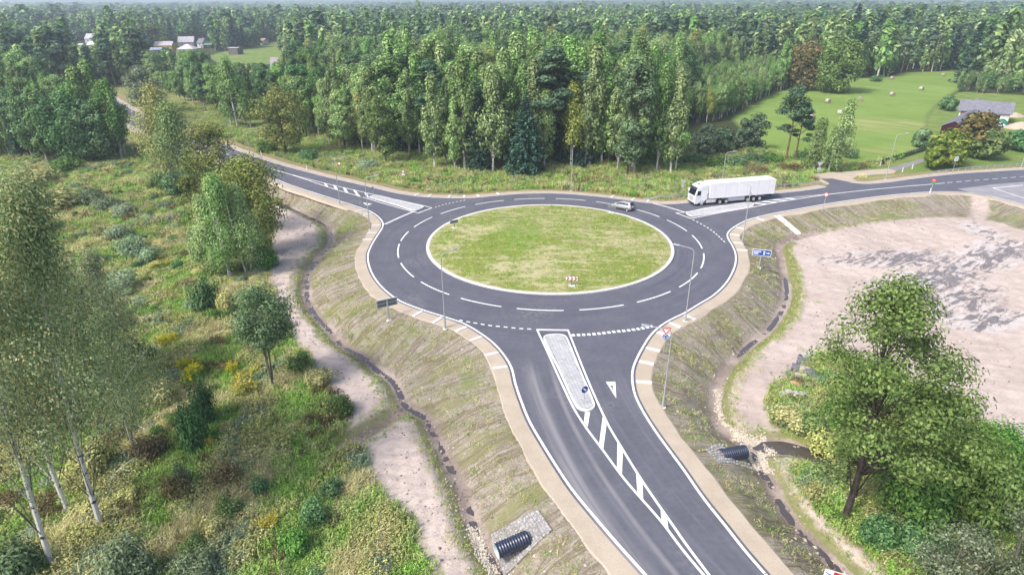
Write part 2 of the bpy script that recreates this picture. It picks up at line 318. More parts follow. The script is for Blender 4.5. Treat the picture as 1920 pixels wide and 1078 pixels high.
# ------------------------------------------------------------------ the lie of the land
def terrain(X, Y, masks=False):
    n = len(X)
    near = (np.abs(X) < 330) & (Y < 420)
    d = np.full(n, 60.0); lab = np.full(n, 2); arc = np.zeros(n)
    k = np.nonzero(near)[0]; x, y = X[k], Y[k]
    ds = [seg_dist(x, y, P) for P in (W_ASP, E_ASP, N_ASP, N_ASP2)]
    dd = np.stack([q[0] for q in ds]); j = dd.argmin(0); ins = inside(x, y, ROAD)
    d[k] = np.clip(np.where(ins, -dd.min(0), dd.min(0)), -60, 60); lab[k] = np.minimum(j, 2); arc[k] = np.stack([q[1] for q in ds])[j, np.arange(len(k))]
    dsl = np.maximum(d - SHW, 0)
    dw = np.full(n, 99.); db = np.full(n, 99.); de = np.full(n, 99.); dp = np.full(n, 99.); sw = np.full(n, -25.)
    k2 = np.nonzero((np.abs(X) < 90) & (Y < 150))[0]
    dw[k2], _, sdw = seg_dist(X[k2], Y[k2], DITCH_W); db[k2] = seg_dist(X[k2], Y[k2], BRANCH_W)[0]; de[k2], _, sde = seg_dist(X[k2], Y[k2], DITCH_E); dp[k2] = seg_dist(X[k2], Y[k2], POND_E)[0]
    farW = np.zeros(n, bool); farW[k2] = sdw < 0                               # travelling from far to near, the meadow lies to the right-hand side
    farE = np.zeros(n, bool); farE[k2] = sde > 0
    wob = .75 * sines(X, Y, 9, 3, 3) + .6 * sines(X, Y, 2.4, 4, 2)
    base = np.select([lab == 0, lab == 1], [np.full(n, -1.65), -2.2 + .8 * sstep(84, 104, Y)], np.full(n, -.95)) + .16 * sines(X, Y, 22, 7) * sstep(4, 14, d)
    rate = np.select([lab == 0, lab == 1], [np.full(n, .24), np.full(n, .27)], np.full(n, .16))
    slope = -.06 - dsl * rate + .05 * wob * sstep(1, 4, dsl)
    zbe = -2.78 + 1.35 * sstep(82, 100, Y); z = np.where((lab == 0) & ~farW & (dw < 90), np.maximum(slope, -2.5), np.where((lab == 1) & ~farE & (de < 60), np.maximum(slope, zbe + .12), np.maximum(slope, base)))
    def carve(z, dist, zb, w, s1, far, b):
        bank = zb + np.maximum(dist - w, 0) * s1
        return np.where(dist > 30, z, np.where(far, np.minimum(np.maximum(b, -9), bank), np.minimum(z, zb + np.maximum(dist - w, 0) * .62)))
    z = carve(z, np.where(lab == 0, dw, 99), -2.56 + .05 * wob, .3, .55, farW, np.maximum(base, slope))
    z = carve(z, np.where(lab == 1, de, 99), zbe + .05 * wob, .3, .4, farE, np.maximum(base, slope))
    z = np.minimum(z, np.where(db < 12, -2.35 + np.maximum(db - .3, 0) * .7, 99))
    z = np.minimum(z, np.where(dp < 12, -2.85 + np.maximum(dp - 1.0, 0) * .6, 99))
    z = np.where(d < SHW, -.06, z)
    for P_ in (PULLOUT, DRIVE):
        sp_ = poly_sd(X, Y, P_, 12); z = np.where(sp_ > -11, np.maximum(z, np.minimum(-.05, -.05 + sp_ * .22)), z)
        z = np.where(sp_ > 0, -.05, z)
    dist = np.hypot(X, Y)
    z = z + np.where(dist > 500, sstep(500, 1500, dist) * 3.0 * sines(X, Y, 900, 21) + sstep(1800, 5200, dist) * (13 + 6 * sines(X, Y, 2600, 5)), 0)
    if not masks: return z
    hump = sines(X, Y, 3.1, 31, 3)
    bw = poly_sd(X, Y, BENCH_W); ye = np.maximum.reduce([poly_sd(X, Y, q_) for q_ in (YARD_E, STRIP_E, GULLY)])
    z += np.where((bw > -1), .08 * hump + .08 * sines(X, Y, 1.5, 33), 0) + np.where(ye > -1, .09 * sines(X, Y, 2.0, 35, 3), 0)
    M = dict(d_road=d, arc=arc, side=lab.astype(float), ditch=np.minimum(np.minimum(dw, de), np.minimum(db + .2, dp - .5)), bench=bw, yard=ye,
             slope=np.where(((lab == 0) & ~farW & (dw < 40)) | ((lab == 1) & (~farE | (Y > 93)) & (d < 16)), 1., 0.), field=poly_sd(X, Y, FIELD), lawn=np.maximum.reduce([poly_sd(X, Y, q_) for q_ in [LAWN, VILLAGE] + FARLIGHT]),
             cut=np.maximum.reduce([poly_sd(X, Y, p) for p in GLADES + [MEAD_CUT]]), farw=np.where((lab == 0) & (farW | (dw > 40)), 1., 0.))
    return z, M
def axis(lo, hi, h, far0, far1, g):
    a = list(np.arange(lo, hi, h)); s = h; x = a[-1]
    while x < far1: s *= g; x += s; a.append(x)
    s = h; x = a[0]
    while x > far0: s *= g; x -= s; a.insert(0, x)
    return np.array(a)
GX = axis(-58, 72, .3, -4200, 4200, 1.034); GY = axis(20, 126, .3, -30, 5600, 1.032)
gx, gy = np.meshgrid(GX, GY); TX, TY = gx.ravel(), gy.ravel()
TZ, TM = terrain(TX, TY, True)
TG = TZ.reshape(gx.shape)
def tz(x, y):
    x = np.atleast_1d(np.asarray(x, float)); y = np.atleast_1d(np.asarray(y, float))
    i = np.clip(np.searchsorted(GX, x) - 1, 0, len(GX) - 2); j = np.clip(np.searchsorted(GY, y) - 1, 0, len(GY) - 2)
    u = np.clip((x - GX[i]) / (GX[i + 1] - GX[i]), 0, 1); v = np.clip((y - GY[j]) / (GY[j + 1] - GY[j]), 0, 1)
    return TG[j, i] * (1 - u) * (1 - v) + TG[j, i + 1] * u * (1 - v) + TG[j + 1, i] * (1 - u) * v + TG[j + 1, i + 1] * u * v
def tm(name, x, y):
    A = TM[name].reshape(gx.shape); i = np.clip(np.searchsorted(GX, x) - 1, 0, len(GX) - 2); j = np.clip(np.searchsorted(GY, y) - 1, 0, len(GY) - 2)
    u = (x - GX[i]) / (GX[i + 1] - GX[i]); v = (y - GY[j]) / (GY[j + 1] - GY[j])
    return A[j, i] * (1 - u) * (1 - v) + A[j, i + 1] * u * (1 - v) + A[j + 1, i] * (1 - u) * v + A[j + 1, i + 1] * u * v
def spot(px, py):
    """the ground under a photo point: (x, y, z)"""
    z = -1.0
    for _ in range(8):
        x, y = G(px, py, z); z = .5 * z + .5 * float(tz(x, y)[0])
    return x, y, float(tz(x, y)[0])

# ------------------------------------------------------------------ ground material
def ground_material():
    t = NT('ground'); co = t.obj_co()
    n1 = t.noise(.035, 4); n2 = t.noise(.22, 5); n3 = t.noise(1.3, 5); n4 = t.noise(5.5, 4, .65); n5 = t.noise(.09, 3)
    A = t.attr
    def edge(v, w, amp):                                                     # ragged border of a zone
        return t.rng(t.math('ADD', v, t.math('MULTIPLY', t.math('SUBTRACT', n3, .5), amp)), -w, w)
    # meadow and woodland floor
    mead = t.mix(t.rng(n2, .35, .65), (.165, .21, .06), (.265, .265, .105)); mead = t.mix(t.rng(n3, .5, .75), mead, (.42, .37, .20)); mead = t.mix(t.rng(n4, .5, .7), mead, (.09, .13, .035))
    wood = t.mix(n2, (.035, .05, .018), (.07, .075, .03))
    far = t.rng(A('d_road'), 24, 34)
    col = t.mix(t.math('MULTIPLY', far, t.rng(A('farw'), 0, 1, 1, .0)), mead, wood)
    # hay field and lawns: mown in bands
    xy = t.xyz(); band = t.noise(1, 2, .5, t.comb(t.math('MULTIPLY', t.math('ADD', xy[0], t.math('MULTIPLY', xy[1], .55)), .30), t.math('MULTIPLY', t.math('SUBTRACT', xy[1], t.math('MULTIPLY', xy[0], .55)), .008), 0))
    f = t.mix(t.rng(n1, .3, .7), (.155, .235, .048), (.20, .29, .07)); f = t.mix(t.rng(band, .45, .68, 0, .35), f, (.24, .33, .10)); f = t.mix(t.rng(n2, .55, .8, 0, .5), f, (.10, .20, .035))
    tan = t.math('MULTIPLY', t.attr('tan'), t.rng(t.noise(1, 3, .5, t.turned(co, -.75, (1.1, .05, 1))), .42, .58)); f = t.mix(t.math('MULTIPLY', tan, .75), f, (.38, .35, .16))
    col = t.mix(edge(A('field'), 1.6, 3), col, f)
    lw = t.mix(t.rng(n2, .35, .65), (.13, .21, .045), (.21, .25, .08)); lw = t.mix(t.rng(n3, .55, .75, 0, .6), lw, (.09, .16, .03))
    col = t.mix(edge(A('lawn'), .8, 2), col, lw)
    col = t.mix(edge(A('cut'), 4, 9), col, t.mix(t.rng(n3, .35, .65), (.13, .20, .05), (.21, .25, .085)))
    # verge beside the far shoulder: raw soil, then grass
    rawv = t.mix(t.rng(n3, .35, .65), (.34, .27, .17), (.24, .22, .10)); rawv = t.mix(t.rng(n4, .5, .7, 0, .7), rawv, (.17, .19, .06))
    vm = t.math('MULTIPLY', t.rng(t.math('ADD', A('d_road'), t.math('MULTIPLY', n2, 3)), 5.2, 6.6, 1, 0), t.rng(A('side'), 1.2, 1.8))
    col = t.mix(vm, col, rawv)
    # graded embankments: rilled soil with thin new grass
    rill = t.noise(1, 5, .62, t.comb(t.math('MULTIPLY', A('arc'), .62), t.math('MULTIPLY', A('d_road'), .055), 0), .5)
    rill2 = t.noise(1, 4, .65, t.comb(t.math('MULTIPLY', A('arc'), 2.6), t.math('MULTIPLY', A('d_road'), .22), 3.0), .9)
    soil = t.mix(t.rng(n3, .3, .7), (.28, .245, .20), (.37, .33, .28)); soil = t.mix(t.rng(n4, .42, .7), soil, (.18, .15, .115))
    gr = t.mix(t.rng(n4, .3, .7), (.15, .165, .055), (.24, .235, .10))
    gm = t.rng(t.math('ADD', t.math('MULTIPLY', rill, .5), t.math('ADD', t.math('MULTIPLY', n2, .5), t.math('MULTIPLY', n4, .16))), .535, .72, 0, .85)
    emb = t.mix(gm, soil, gr)
    gl_ = t.noise(1, 4, .55, t.comb(t.math('MULTIPLY', A('arc'), .42), t.math('MULTIPLY', A('d_road'), .05), 7.0), .35); gl2 = t.noise(1, 3, .55, t.comb(t.math('MULTIPLY', A('arc'), 1.1), t.math('MULTIPLY', A('d_road'), .09), 17.0), .25)
    groove = t.math('MAXIMUM', t.rng(t.math('ABSOLUTE', t.math('SUBTRACT', gl_, .5)), .006, .028, 1, 0), t.math('MULTIPLY', t.rng(t.math('ABSOLUTE', t.math('SUBTRACT', gl2, .5)), .01, .05, .7, 0), t.rng(n5, .42, .6))); emb = t.mix(t.math('MULTIPLY', groove, .68), emb, (.16, .13, .085))
    lush = t.math('MULTIPLY', t.rng(t.noise(.13, 4), .56, .66), t.rng(A('d_road'), 1.5, 5)); emb = t.mix(t.math('MULTIPLY', lush, .75), emb, t.mix(n4, (.10, .16, .03), (.20, .24, .07)))
    ez = t.math('MULTIPLY', t.rng(A('slope'), .45, .55), t.rng(A('d_road'), .8, 1.2))
    col = t.mix(ez, col, emb)
    # bare sandy benches and the yard
    st = t.noise(1, 5, .6, t.turned(co, .25, (.18, 1.3, 1)), 1.2); st2 = t.noise(1, 5, .65, t.turned(co, -.5, (.35, 3.2, 1)), 1.6)
    sand = t.mix(t.rng(t.math('ADD', t.math('MULTIPLY', st, .4), t.math('MULTIPLY', n3, .6)), .35, .65), (.54, .455, .41), (.43, .355, .32)); sand = t.mix(t.rng(st2, .56, .74, 0, .55), sand, (.26, .205, .18)); sand = t.mix(t.rng(n4, .55, .75, 0, .5), sand, (.66, .60, .55)); sand = t.mix(t.rng(n3, .62, .74, 0, .45), sand, (.24, .20, .14))
    col = t.mix(edge(A('bench'), .55, 2.2), col, sand)
    ys = t.mix(t.rng(n2, .3, .7), (.52, .43, .385), (.42, .345, .305)); ys = t.mix(t.rng(st, .5, .7, 0, .6), ys, (.565, .495, .45)); ys = t.mix(t.rng(st2, .54, .72, 0, .75), ys, (.33, .26, .235)); ys = t.mix(t.rng(n4, .58, .78, 0, .35), ys, (.36, .29, .25))
    mill = t.attr('mill'); sk = t.noise(1, 7, .68, t.turned(co, -.62, (.17, .85, 1)), 1.4); sk2 = t.noise(.55, 6, .7)
    mm = t.math('MULTIPLY', t.rng(mill, .12, .5), t.rng(t.math('ADD', t.math('MULTIPLY', mill, .085), t.math('ADD', t.math('MULTIPLY', sk, .6), t.math('MULTIPLY', sk2, .4))), .55, .62))
    pl = t.math('MULTIPLY', t.rng(mill, .10, .5), t.rng(sk, .52, .42)); ys = t.mix(t.math('MULTIPLY', pl, .6), ys, (.52, .51, .51))
    ys = t.mix(t.math('MULTIPLY', mm, .85), ys, t.mix(t.rng(n4, .3, .7), (.075, .075, .095), (.20, .195, .21)))
    col = t.mix(edge(A('yard'), .6, 2.0), col, ys)
    # ditch beds: washed sand between thin green banks
    bank = t.math('MULTIPLY', t.rng(t.math('ADD', A('ditch'), t.math('MULTIPLY', n3, .8)), 1.5, 2.1, 1, 0), t.rng(A('slope'), .3, .7, 1, 0))
    col = t.mix(t.math('MULTIPLY', bank, .8), col, t.mix(n4, (.14, .17, .045), (.24, .24, .10)))
    bed = t.rng(t.math('ADD', A('ditch'), t.math('MULTIPLY', t.math('SUBTRACT', n3, .5), .9)), .55, .80, 1, 0)
    wet = t.mix(t.rng(n2, .35, .6), (.38, .315, .275), (.24, .195, .165)); wet = t.mix(t.rng(n4, .5, .7, 0, .5), wet, (.15, .115, .09))
    col = t.mix(bed, col, wet)
    h = t.math('ADD', t.math('SUBTRACT', t.math('MULTIPLY', n4, .5), t.math('MULTIPLY', groove, t.math('MULTIPLY', ez, .8))), t.math('ADD', t.math('MULTIPLY', rill2, .8), t.math('MULTIPLY', st2, .5)))
    return t.done(col, .95, t.bump(h, .55, .25), 0, .1)
def soft_mill(X, Y):
    o = np.zeros(len(X))
    for (px, py, rx, ry, rot, s) in [(1760, 520, 9, 3.2, .55, 1.0), (1845, 482, 8, 3.2, .5, .95), (1850, 600, 4.6, 2.0, .3, 1.0), (1700, 487, 11, 3.2, .0, .75), (1810, 560, 7, 3.0, .7, .8), (1790, 575, 8, 2, -.5, .6), (1890, 468, 6, 3, .2, .8), (1715, 560, 6, 1.6, .5, .7),
                                    (1840, 440, 3, 5, .1, .5), (1690, 535, 4, 1.5, -.4, .6), (1780, 590, 7, 1.5, -.3, .7), (1620, 495, 5, 1.3, .1, .45)]:
        x0, y0 = G(px, py, -2.2); c, s_ = math.cos(rot), math.sin(rot); u = ((X - x0) * c + (Y - y0) * s_) / rx; v = (-(X - x0) * s_ + (Y - y0) * c) / ry
        o = np.maximum(o, 1.5 * s * np.exp(-(u * u + v * v) * .8))
    return o
TM['mill'] = soft_mill(TX, TY)
def blot(px, py, rx, ry): x0, y0 = G(px, py, -1); return np.exp(-(((TX - x0) / rx) ** 2 + ((TY - y0) / ry) ** 2) ** 2)
TM['tan'] = np.maximum.reduce([blot(1672, 234, 14, 12), .7 * blot(1640, 240, 9, 10), .6 * blot(1690, 284, 14, 5)])
ni, nj = len(GX), len(GY); q = (np.arange(nj - 1)[:, None] * ni + np.arange(ni - 1)[None, :]).ravel()
hole = TM['d_road'][q] < -1.5
hole &= (TM['d_road'][q + ni + 1] < -1.5)
q = q[~hole]
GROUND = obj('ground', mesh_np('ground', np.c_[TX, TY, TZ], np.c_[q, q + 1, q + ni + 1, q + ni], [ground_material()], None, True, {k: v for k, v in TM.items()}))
tag(GROUND, kind='structure')

# ------------------------------------------------------------------ asphalt, shoulders, kerbs, paint
def road_material():
    t = NT('asphalt'); co = t.obj_co(); xy = t.xyz()
    n4 = t.noise(28, 3, .7); n2 = t.noise(.35, 5); n3 = t.noise(2.2, 4); n1 = t.noise(.12, 3)
    dx = t.math('SUBTRACT', xy[0], float(RC[0])); dy = t.math('SUBTRACT', xy[1], float(RC[1]))
    r = t.math('SQRT', t.math('ADD', t.math('MULTIPLY', dx, dx), t.math('MULTIPLY', dy, dy)))
    ring = t.noise(1, 5, .65, t.comb(t.math('MULTIPLY', r, 1.5), t.math('MULTIPLY', t.math('ARCTAN2', dy, dx), .9), 0), .15)
    base = t.mix(t.rng(n2, .3, .7), (.086, .089, .116), (.116, .120, .150))
    base = t.mix(t.rng(n4, .25, .75, 0, .6), base, (.13, .132, .155)); base = t.mix(t.rng(n3, .35, .6, .3, 0), base, (.072, .075, .10))
    inr = t.rng(r, 28.5, 31, 1, 0)
    c = t.mix(t.math('MULTIPLY', inr, t.rng(ring, .50, .70, 0, .55)), base, (.062, .065, .09)); c = t.mix(t.math('MULTIPLY', inr, t.rng(ring, .24, .42, .45, 0)), c, (.18, .18, .21))
    # the approach below the ring: wheel tracks and a dusty run along its lanes
    y2 = t.math('SUBTRACT', 50.0, xy[1]); cx = t.math('ADD', 5.6, t.math('ADD', t.math('MULTIPLY', y2, .12), t.math('MULTIPLY', t.math('MULTIPLY', y2, y2), .0078)))
    u = t.math('SUBTRACT', xy[0], cx); so_ = t.rng(xy[1], 56, 50)
    run = t.noise(1, 5, .6, t.comb(t.math('MULTIPLY', u, 1.3), t.math('MULTIPLY', xy[1], .05), 0), .3)
    c = t.mix(t.math('MULTIPLY', so_, t.rng(run, .5, .72, 0, .55)), c, (.175, .175, .205)); c = t.mix(t.math('MULTIPLY', so_, t.rng(run, .28, .44, .5, 0)), c, (.075, .078, .105))
    d1 = t.math('MULTIPLY', t.rng(t.math('ABSOLUTE', t.math('ADD', u, 1.3)), .0, .40, 1, 0), t.rng(n1, .3, .6, .3, .9)); d2 = t.math('MULTIPLY', t.rng(t.math('ABSOLUTE', t.math('ADD', u, 3.5)), .1, 1.2, 1, 0), t.rng(run, .36, .6, .35, 1.1))
    c = t.mix(t.math('MULTIPLY', so_, t.math('MULTIPLY', t.math('MAXIMUM', d1, d2), .6)), c, (.29, .28, .29))
    dust = t.math('MULTIPLY', t.rng(n1, .55, .75), t.rng(n3, .4, .65)); c = t.mix(t.math('MULTIPLY', dust, .6), c, (.22, .205, .205))
    return t.done(c, .82, t.bump(n4, .35, .02), 0, .35)
M_ROAD = road_material()
def paint_material():
    t = NT('white road paint'); n = t.noise(9, 5, .7)
    return t.done(t.mix(t.rng(n, .58, .74, 0, .5), (.82, .82, .80), (.45, .45, .46)), .6, None, 0, .3)
M_PAINT = paint_material()
def sand_material(name, a, b, c):
    t = NT(name); n2 = t.noise(.5, 5); n4 = t.noise(7, 5, .7); n5 = t.noise(30, 2, .6)
    x = t.mix(t.rng(n2, .3, .7), a, b); x = t.mix(t.rng(n4, .45, .75, 0, .6), x, c); x = t.mix(t.rng(n5, .55, .7, 0, .4), x, tuple(min(1, k * 1.2) for k in a))
    return t.done(x, .95, t.bump(n4, .5, .06), 0, .1)
M_SHOULDER = sand_material('shoulder gravel', (.47, .40, .32), (.41, .345, .27), (.32, .27, .215))
M_KERB = plain('pale concrete', (.62, .61, .60), .8, 0, .2, .1, 4)
circ = lambda r, n=160, a0=0.0: np.array([(RC[0] + r * math.cos(a0 + 6.28319 * k / n), RC[1] + r * math.sin(a0 + 6.28319 * k / n)) for k in range(n)])
ROAD_O = flat_poly('road', ROAD, [circ(R_IN)], 0.0, M_ROAD, 'structure')
SIDE_O = flat_poly('side_road', SIDE_E, [], .004, sand_material('worn pale asphalt', (.24, .24, .27), (.32, .31, .32), (.17, .17, .20)), 'structure')
DRIVE_O = flat_poly('driveway', DRIVE, [], .0, sand_material('grey drive', (.22, .21, .21), (.27, .26, .25), (.17, .16, .16)), 'structure')
for (P, s) in ((W_ASP, -1), (E_ASP, -1), (N_ASP, 1), (N_ASP2, 1)):
    mb = MB(); A = offset(P, -.02 * s); wv = 1 + .10 * np.array(sines(P[:, 0], P[:, 1], 7, 11)); B = P + normals(P) * (s * SHW * wv)[:, None]; C = P + normals(P) * (s * (SHW * wv + .5))[:, None]
    if s > 0: mb.ribbon(A, B, -.012, -.03); mb.ribbon(B, C, -.03, -.30)
    else: mb.ribbon(B, A, -.03, -.012); mb.ribbon(C, B, -.30, -.03)
    o = mb.build('gravel_shoulder', M_SHOULDER); tag(o, kind='structure')
    if P is W_ASP: SHOULDER_O = o
PULL_O = flat_poly('gravel_pull_out', PULLOUT, [], -.004, M_SHOULDER, 'structure')
# painted lines: each piece an own thin sheet on the road
LAY = [0]
def line_strip(name, P, w, parent=ROAD_O, z=.004, label=None):
    P = np.asarray(P, float); LAY[0] += 1; z = .0035 + .0006 * (LAY[0] % 7)
    mb = MB(); mb.ribbon(offset(P, -w / 2), offset(P, w / 2), z); o = mb.build(name, M_PAINT, parent)
    if label: o['label'] = label
    return o
def quad_mark(name, pts, z=.0085, parent=ROAD_O):
    P = GL(pts); a = sum(P[i][0] * P[(i + 1) % len(P)][1] - P[(i + 1) % len(P)][0] * P[i][1] for i in range(len(P)))
    P = P if a > 0 else P[::-1]
    return MB().add([(x, y, z) for x, y in P], [tuple(range(len(P)))]).build(name, M_PAINT, parent)
def cut(P, s0, s1, step=1.0):
    L = np.r_[0, np.cumsum(np.hypot(*np.diff(P, axis=0).T))]; s = np.linspace(s0, min(s1, L[-1]), max(2, int((s1 - s0) / step) + 1))
    return np.c_[np.interp(s, L, P[:, 0]), np.interp(s, L, P[:, 1])]
def plen(P): return float(np.hypot(*np.diff(P, axis=0).T).sum())
def edge_run(P, w=.22):                                                     # laid in 6 m lengths with a fine joint between
    L = plen(P); s = 0
    while s < L - 1: line_strip('edge_line', cut(P, s, min(s + 6.0, L), .5), w); s += 6.06
edge_run(W_EDGE); edge_run(E_EDGE)
line_strip('edge_line', N_EDGE, .16); line_strip('edge_line', N_EDGE2, .16)
z5 = lambda a: zoomed(a, 640, 360, 2.994); z6 = lambda a: zoomed(a, 1280, 360, 2.994)
pairs = [z5([(980, 662), (1250, 673)]), z5([(1340, 670), (1592, 640)]), z5([(1667, 623), (1855, 561)]), [z5([(1900, 535)])[0], z6([(88, 455)])[0]], z6([(105, 428), (122, 345)]), z6([(110, 318), (52, 243)]),
         [z6([(25, 220)])[0], z5([(1828, 157)])[0]], z5([(1785, 140), (1645, 95)]), z5([(1510, 68), (1428, 57)]), z5([(1370, 51), (1202, 40)]), z5([(1142, 41), (973, 46)]), z5([(915, 51), (757, 74)]), z5([(705, 86), (567, 125)]),
         z5([(520, 143), (415, 198)]), z5([(385, 222), (340, 275)]), z5([(328, 292), (318, 370)]), z5([(328, 400), (398, 480)]), z5([(435, 508), (597, 580)]), z5([(662, 602), (893, 651)])]
def arc_mark(name, r, a0, a1, w):
    a = np.linspace(a0, a1, 10); return line_strip(name, np.c_[RC[0] + r * np.cos(a), RC[1] + r * np.sin(a)], w)
for p in pairs:
    (x0, y0), (x1, y1) = GL(p); a0 = math.atan2(y0 - RC[1], x0 - RC[0]); a1 = math.atan2(y1 - RC[1], x1 - RC[0])
    d = (a1 - a0 + math.pi) % (2 * math.pi) - math.pi
    arc_mark('lane_dash', R_DASH, a0, a0 + d, .2)
def blocks(name, P, n, length, w, label=None):
    P = smooth(P, .1); L = plen(P); length = L / n * (.62 if name == 'give_way_block' else .5)
    for k in range(n):
        c = (k + .5) * L / n; o = line_strip(name, cut(P, c - length / 2, c + length / 2, .3), w)
blocks('give_way_block', GL([(1070, 628.5), (1114, 626.3), (1151, 622), (1188, 618), (1226, 611)]), 17, .46, .5)
blocks('exit_dash', GL([(858, 599.5), (887, 605), (917, 610), (947, 613), (977, 616), (1000, 617)]), 10, .9, .2)
blocks('give_way_block', GL([(721.5, 420.7), (748, 408.5), (775, 397)]), 18, .44, .5)
blocks('exit_dash', GL([(814, 389.3), (840, 382), (874, 375)]), 9, .9, .18)
blocks('give_way_block', GL([(1225, 381.5), (1254, 389), (1283, 398)]), 16, .44, .45)
blocks('exit_dash', GL([(1297, 411), (1318, 422), (1338, 435), (1360, 455)]), 11, .9, .2)
# splitter outlines
def outline(pts, w=.2):
    P = smooth(GL(pts), .5); line_strip('edge_line', P, w)
outline([(1007, 618), (1029.7, 666.8), (1051, 714), (1078, 769), (1099, 801.5), (1129, 841.6), (1171, 898), (1241, 978.5), (1280, 1030), (1320, 1078), (1350, 1112)])
outline([(1065, 619), (1101, 709.5), (1125, 764), (1143, 801), (1159, 828), (1204.5, 901.7), (1264.6, 988.5), (1280, 1011), (1330, 1078), (1360, 1116)])
line_strip('edge_line', np.array(GL([(1006, 618), (1066, 619)])), .3)
outline([(810, 390), (794.5, 386), (700, 365), (686, 361.6), (661.6, 356), (600, 341.6), (549, 328.3)], .18)
outline([(784, 399.5), (741, 388), (690.6, 373.2), (675, 368.5), (633, 356.5), (600, 346), (549, 328.7), (475, 307), (440, 295)], .18)
line_strip('edge_line', np.array(GL([(784, 399.5), (810, 390)])), .2)
for a, b in (((432, 291.5), (416, 286)), ((400, 280), (384, 273.5)), ((371, 268), (362, 264))): line_strip('lane_dash', np.array(GL([a, b])), .15)
outline([(1267.5, 399.6), (1285, 397.8), (1340, 387.5), (1411.6, 381), (1455, 374), (1500, 369.3), (1548, 364.5)], .18)
outline([(1295.7, 410), (1350, 399), (1413, 388), (1460, 379), (1500, 372.8), (1548.7, 365.4), (1663, 352.8), (1771, 343.6)], .2)
line_strip('edge_line', np.array(GL([(1267, 399.4), (1296, 410)])), .22)
for k in range(9):
    a, b = 1776 + k * 17, 1776 + k * 17 + 10; line_strip('lane_dash', np.array(GL([(a, 343.2 - (a - 1771) * .081), (b, 343.2 - (b - 1771) * .081)])), .16)
outline([(1918, 347.5), (1862, 352.7)], .2); outline([(1862, 352.7), (1925, 373.5)], .2)
z8 = lambda a: zoomed(a, 640, 718, 2.994); zw = lambda a: zoomed(a, 600, 300, 6.736); zt = lambda a: zoomed(a, 1260, 300, 7.983); zs = lambda a: zoomed(a, 1000, 600, 5.39)
for q_ in ([(1368, 163), (1396, 163), (1383, 245), (1362, 218)], [(1468, 183), (1488, 235), (1470, 372), (1448, 338)], [(1550, 333), (1580, 385), (1575, 511), (1547, 478)], [(1655, 508), (1690, 556), (1695, 662), (1662, 618)], [(1792, 713), (1830, 770), (1838, 836), (1800, 790)]):
    quad_mark('hatch_bar', z8(q_))
for q_ in ([(45, 291), (75, 296), (103, 340), (70, 330)], [(165, 320), (195, 327), (230, 379), (190, 368)], [(288, 350), (322, 357), (357, 416), (318, 404)], [(418, 380), (452, 388), (508, 463), (465, 450)], [(560, 412), (592, 420), (618, 476), (590, 478)]):
    quad_mark('hatch_bar', zw(q_))
for q_ in ([(1213, 652), (1245, 645), (1440, 660), (1385, 672)], [(1320, 630), (1375, 621), (1600, 630), (1540, 641)], [(1480, 604), (1540, 595), (1750, 604), (1690, 614)], [(1640, 580), (1700, 572), (1860, 582), (1810, 590)]):
    quad_mark('hatch_bar', zt(q_))
def tri_mark(pts, hole):
    o = GL(pts); h = GL(hole); V = [(x, y, .004) for x, y in o + h]
    F = [(0, 1, 4, 3), (1, 2, 5, 4), (2, 0, 3, 5)]
    me = MB().add(V, F if sum(o[i][0] * o[(i + 1) % 3][1] - o[(i + 1) % 3][0] * o[i][1] for i in range(3)) > 0 else [f[::-1] for f in F])
    me.build('give_way_triangle', M_PAINT, ROAD_O)
tri_mark(zs([(733, 622), (828, 622), (838, 790)]), zs([(776, 659), (804, 659), (804, 712)]))
tri_mark(zw([(532, 537), (655, 556), (592, 575)]), zw([(565, 548), (620, 557), (592, 565)]))

# central island: mown mound inside a pale kerb
def island_material():
    t = NT('island grass'); n1 = t.noise(.10, 4, .6); n2 = t.noise(.5, 5, .65); n3 = t.noise(2.6, 5, .65); n4 = t.noise(11, 3, .7)
    xy = t.xyz(); st = t.noise(1, 5, .65, t.comb(t.math('MULTIPLY', xy[0], .25), t.math('MULTIPLY', xy[1], .9), 0), .6)
    g = t.mix(t.rng(n3, .3, .7), (.165, .225, .032), (.26, .30, .07)); g = t.mix(t.rng(n4, .35, .65, .5, 0), g, (.12, .175, .025))
    dry = t.mix(n4, (.40, .36, .19), (.50, .445, .30))
    m = t.rng(t.math('ADD', t.math('MULTIPLY', n1, .45), t.math('ADD', t.math('MULTIPLY', st, .45), t.math('MULTIPLY', n3, .22))), .50, .64, 0, .9); c = t.mix(m, g, dry)
    r = t.attr('rad'); c = t.mix(t.rng(t.math('ADD', r, t.math('MULTIPLY', n2, 1.6)), 18.9, 19.6, 0, .8), c, (.40, .34, .22))
    lush = t.math('MULTIPLY', t.rng(t.math('ADD', t.attr('lush'), t.math('MULTIPLY', n2, .6)), .6, 1.1), .75); c = t.mix(lush, c, t.mix(n4, (.125, .21, .022), (.175, .275, .04)))
    return t.done(c, .95, t.bump(t.math('ADD', n4, st), .6, .12), 0, .1)
rr = np.linspace(0, 18.62, 64); aa = np.arange(180) * 6.28319 / 180; R_, A_ = np.meshgrid(rr, aa, indexing='ij'); ix, iy = RC[0] + (R_ * np.cos(A_)).ravel(), RC[1] + (R_ * np.sin(A_)).ravel()
iz = .14 + .75 * (1 - (R_.ravel() / 18.62) ** 2) ** 1.2 + .04 * sines(ix, iy, 2.5, 9) * (R_.ravel() < 18)
lush = np.exp(-(((ix - 1.5) / 4.2) ** 2 + ((iy - 91) / 9) ** 2))
F = [(i * 180 + k, (i + 1) * 180 + k, (i + 1) * 180 + (k + 1) % 180, i * 180 + (k + 1) % 180) for i in range(63) for k in range(180)]
ISLAND = obj('central_island', mesh_np('central_island', np.c_[ix, iy, iz], np.array(F), [island_material()], None, True, dict(rad=R_.ravel(), lush=lush))); tag(ISLAND, kind='structure')
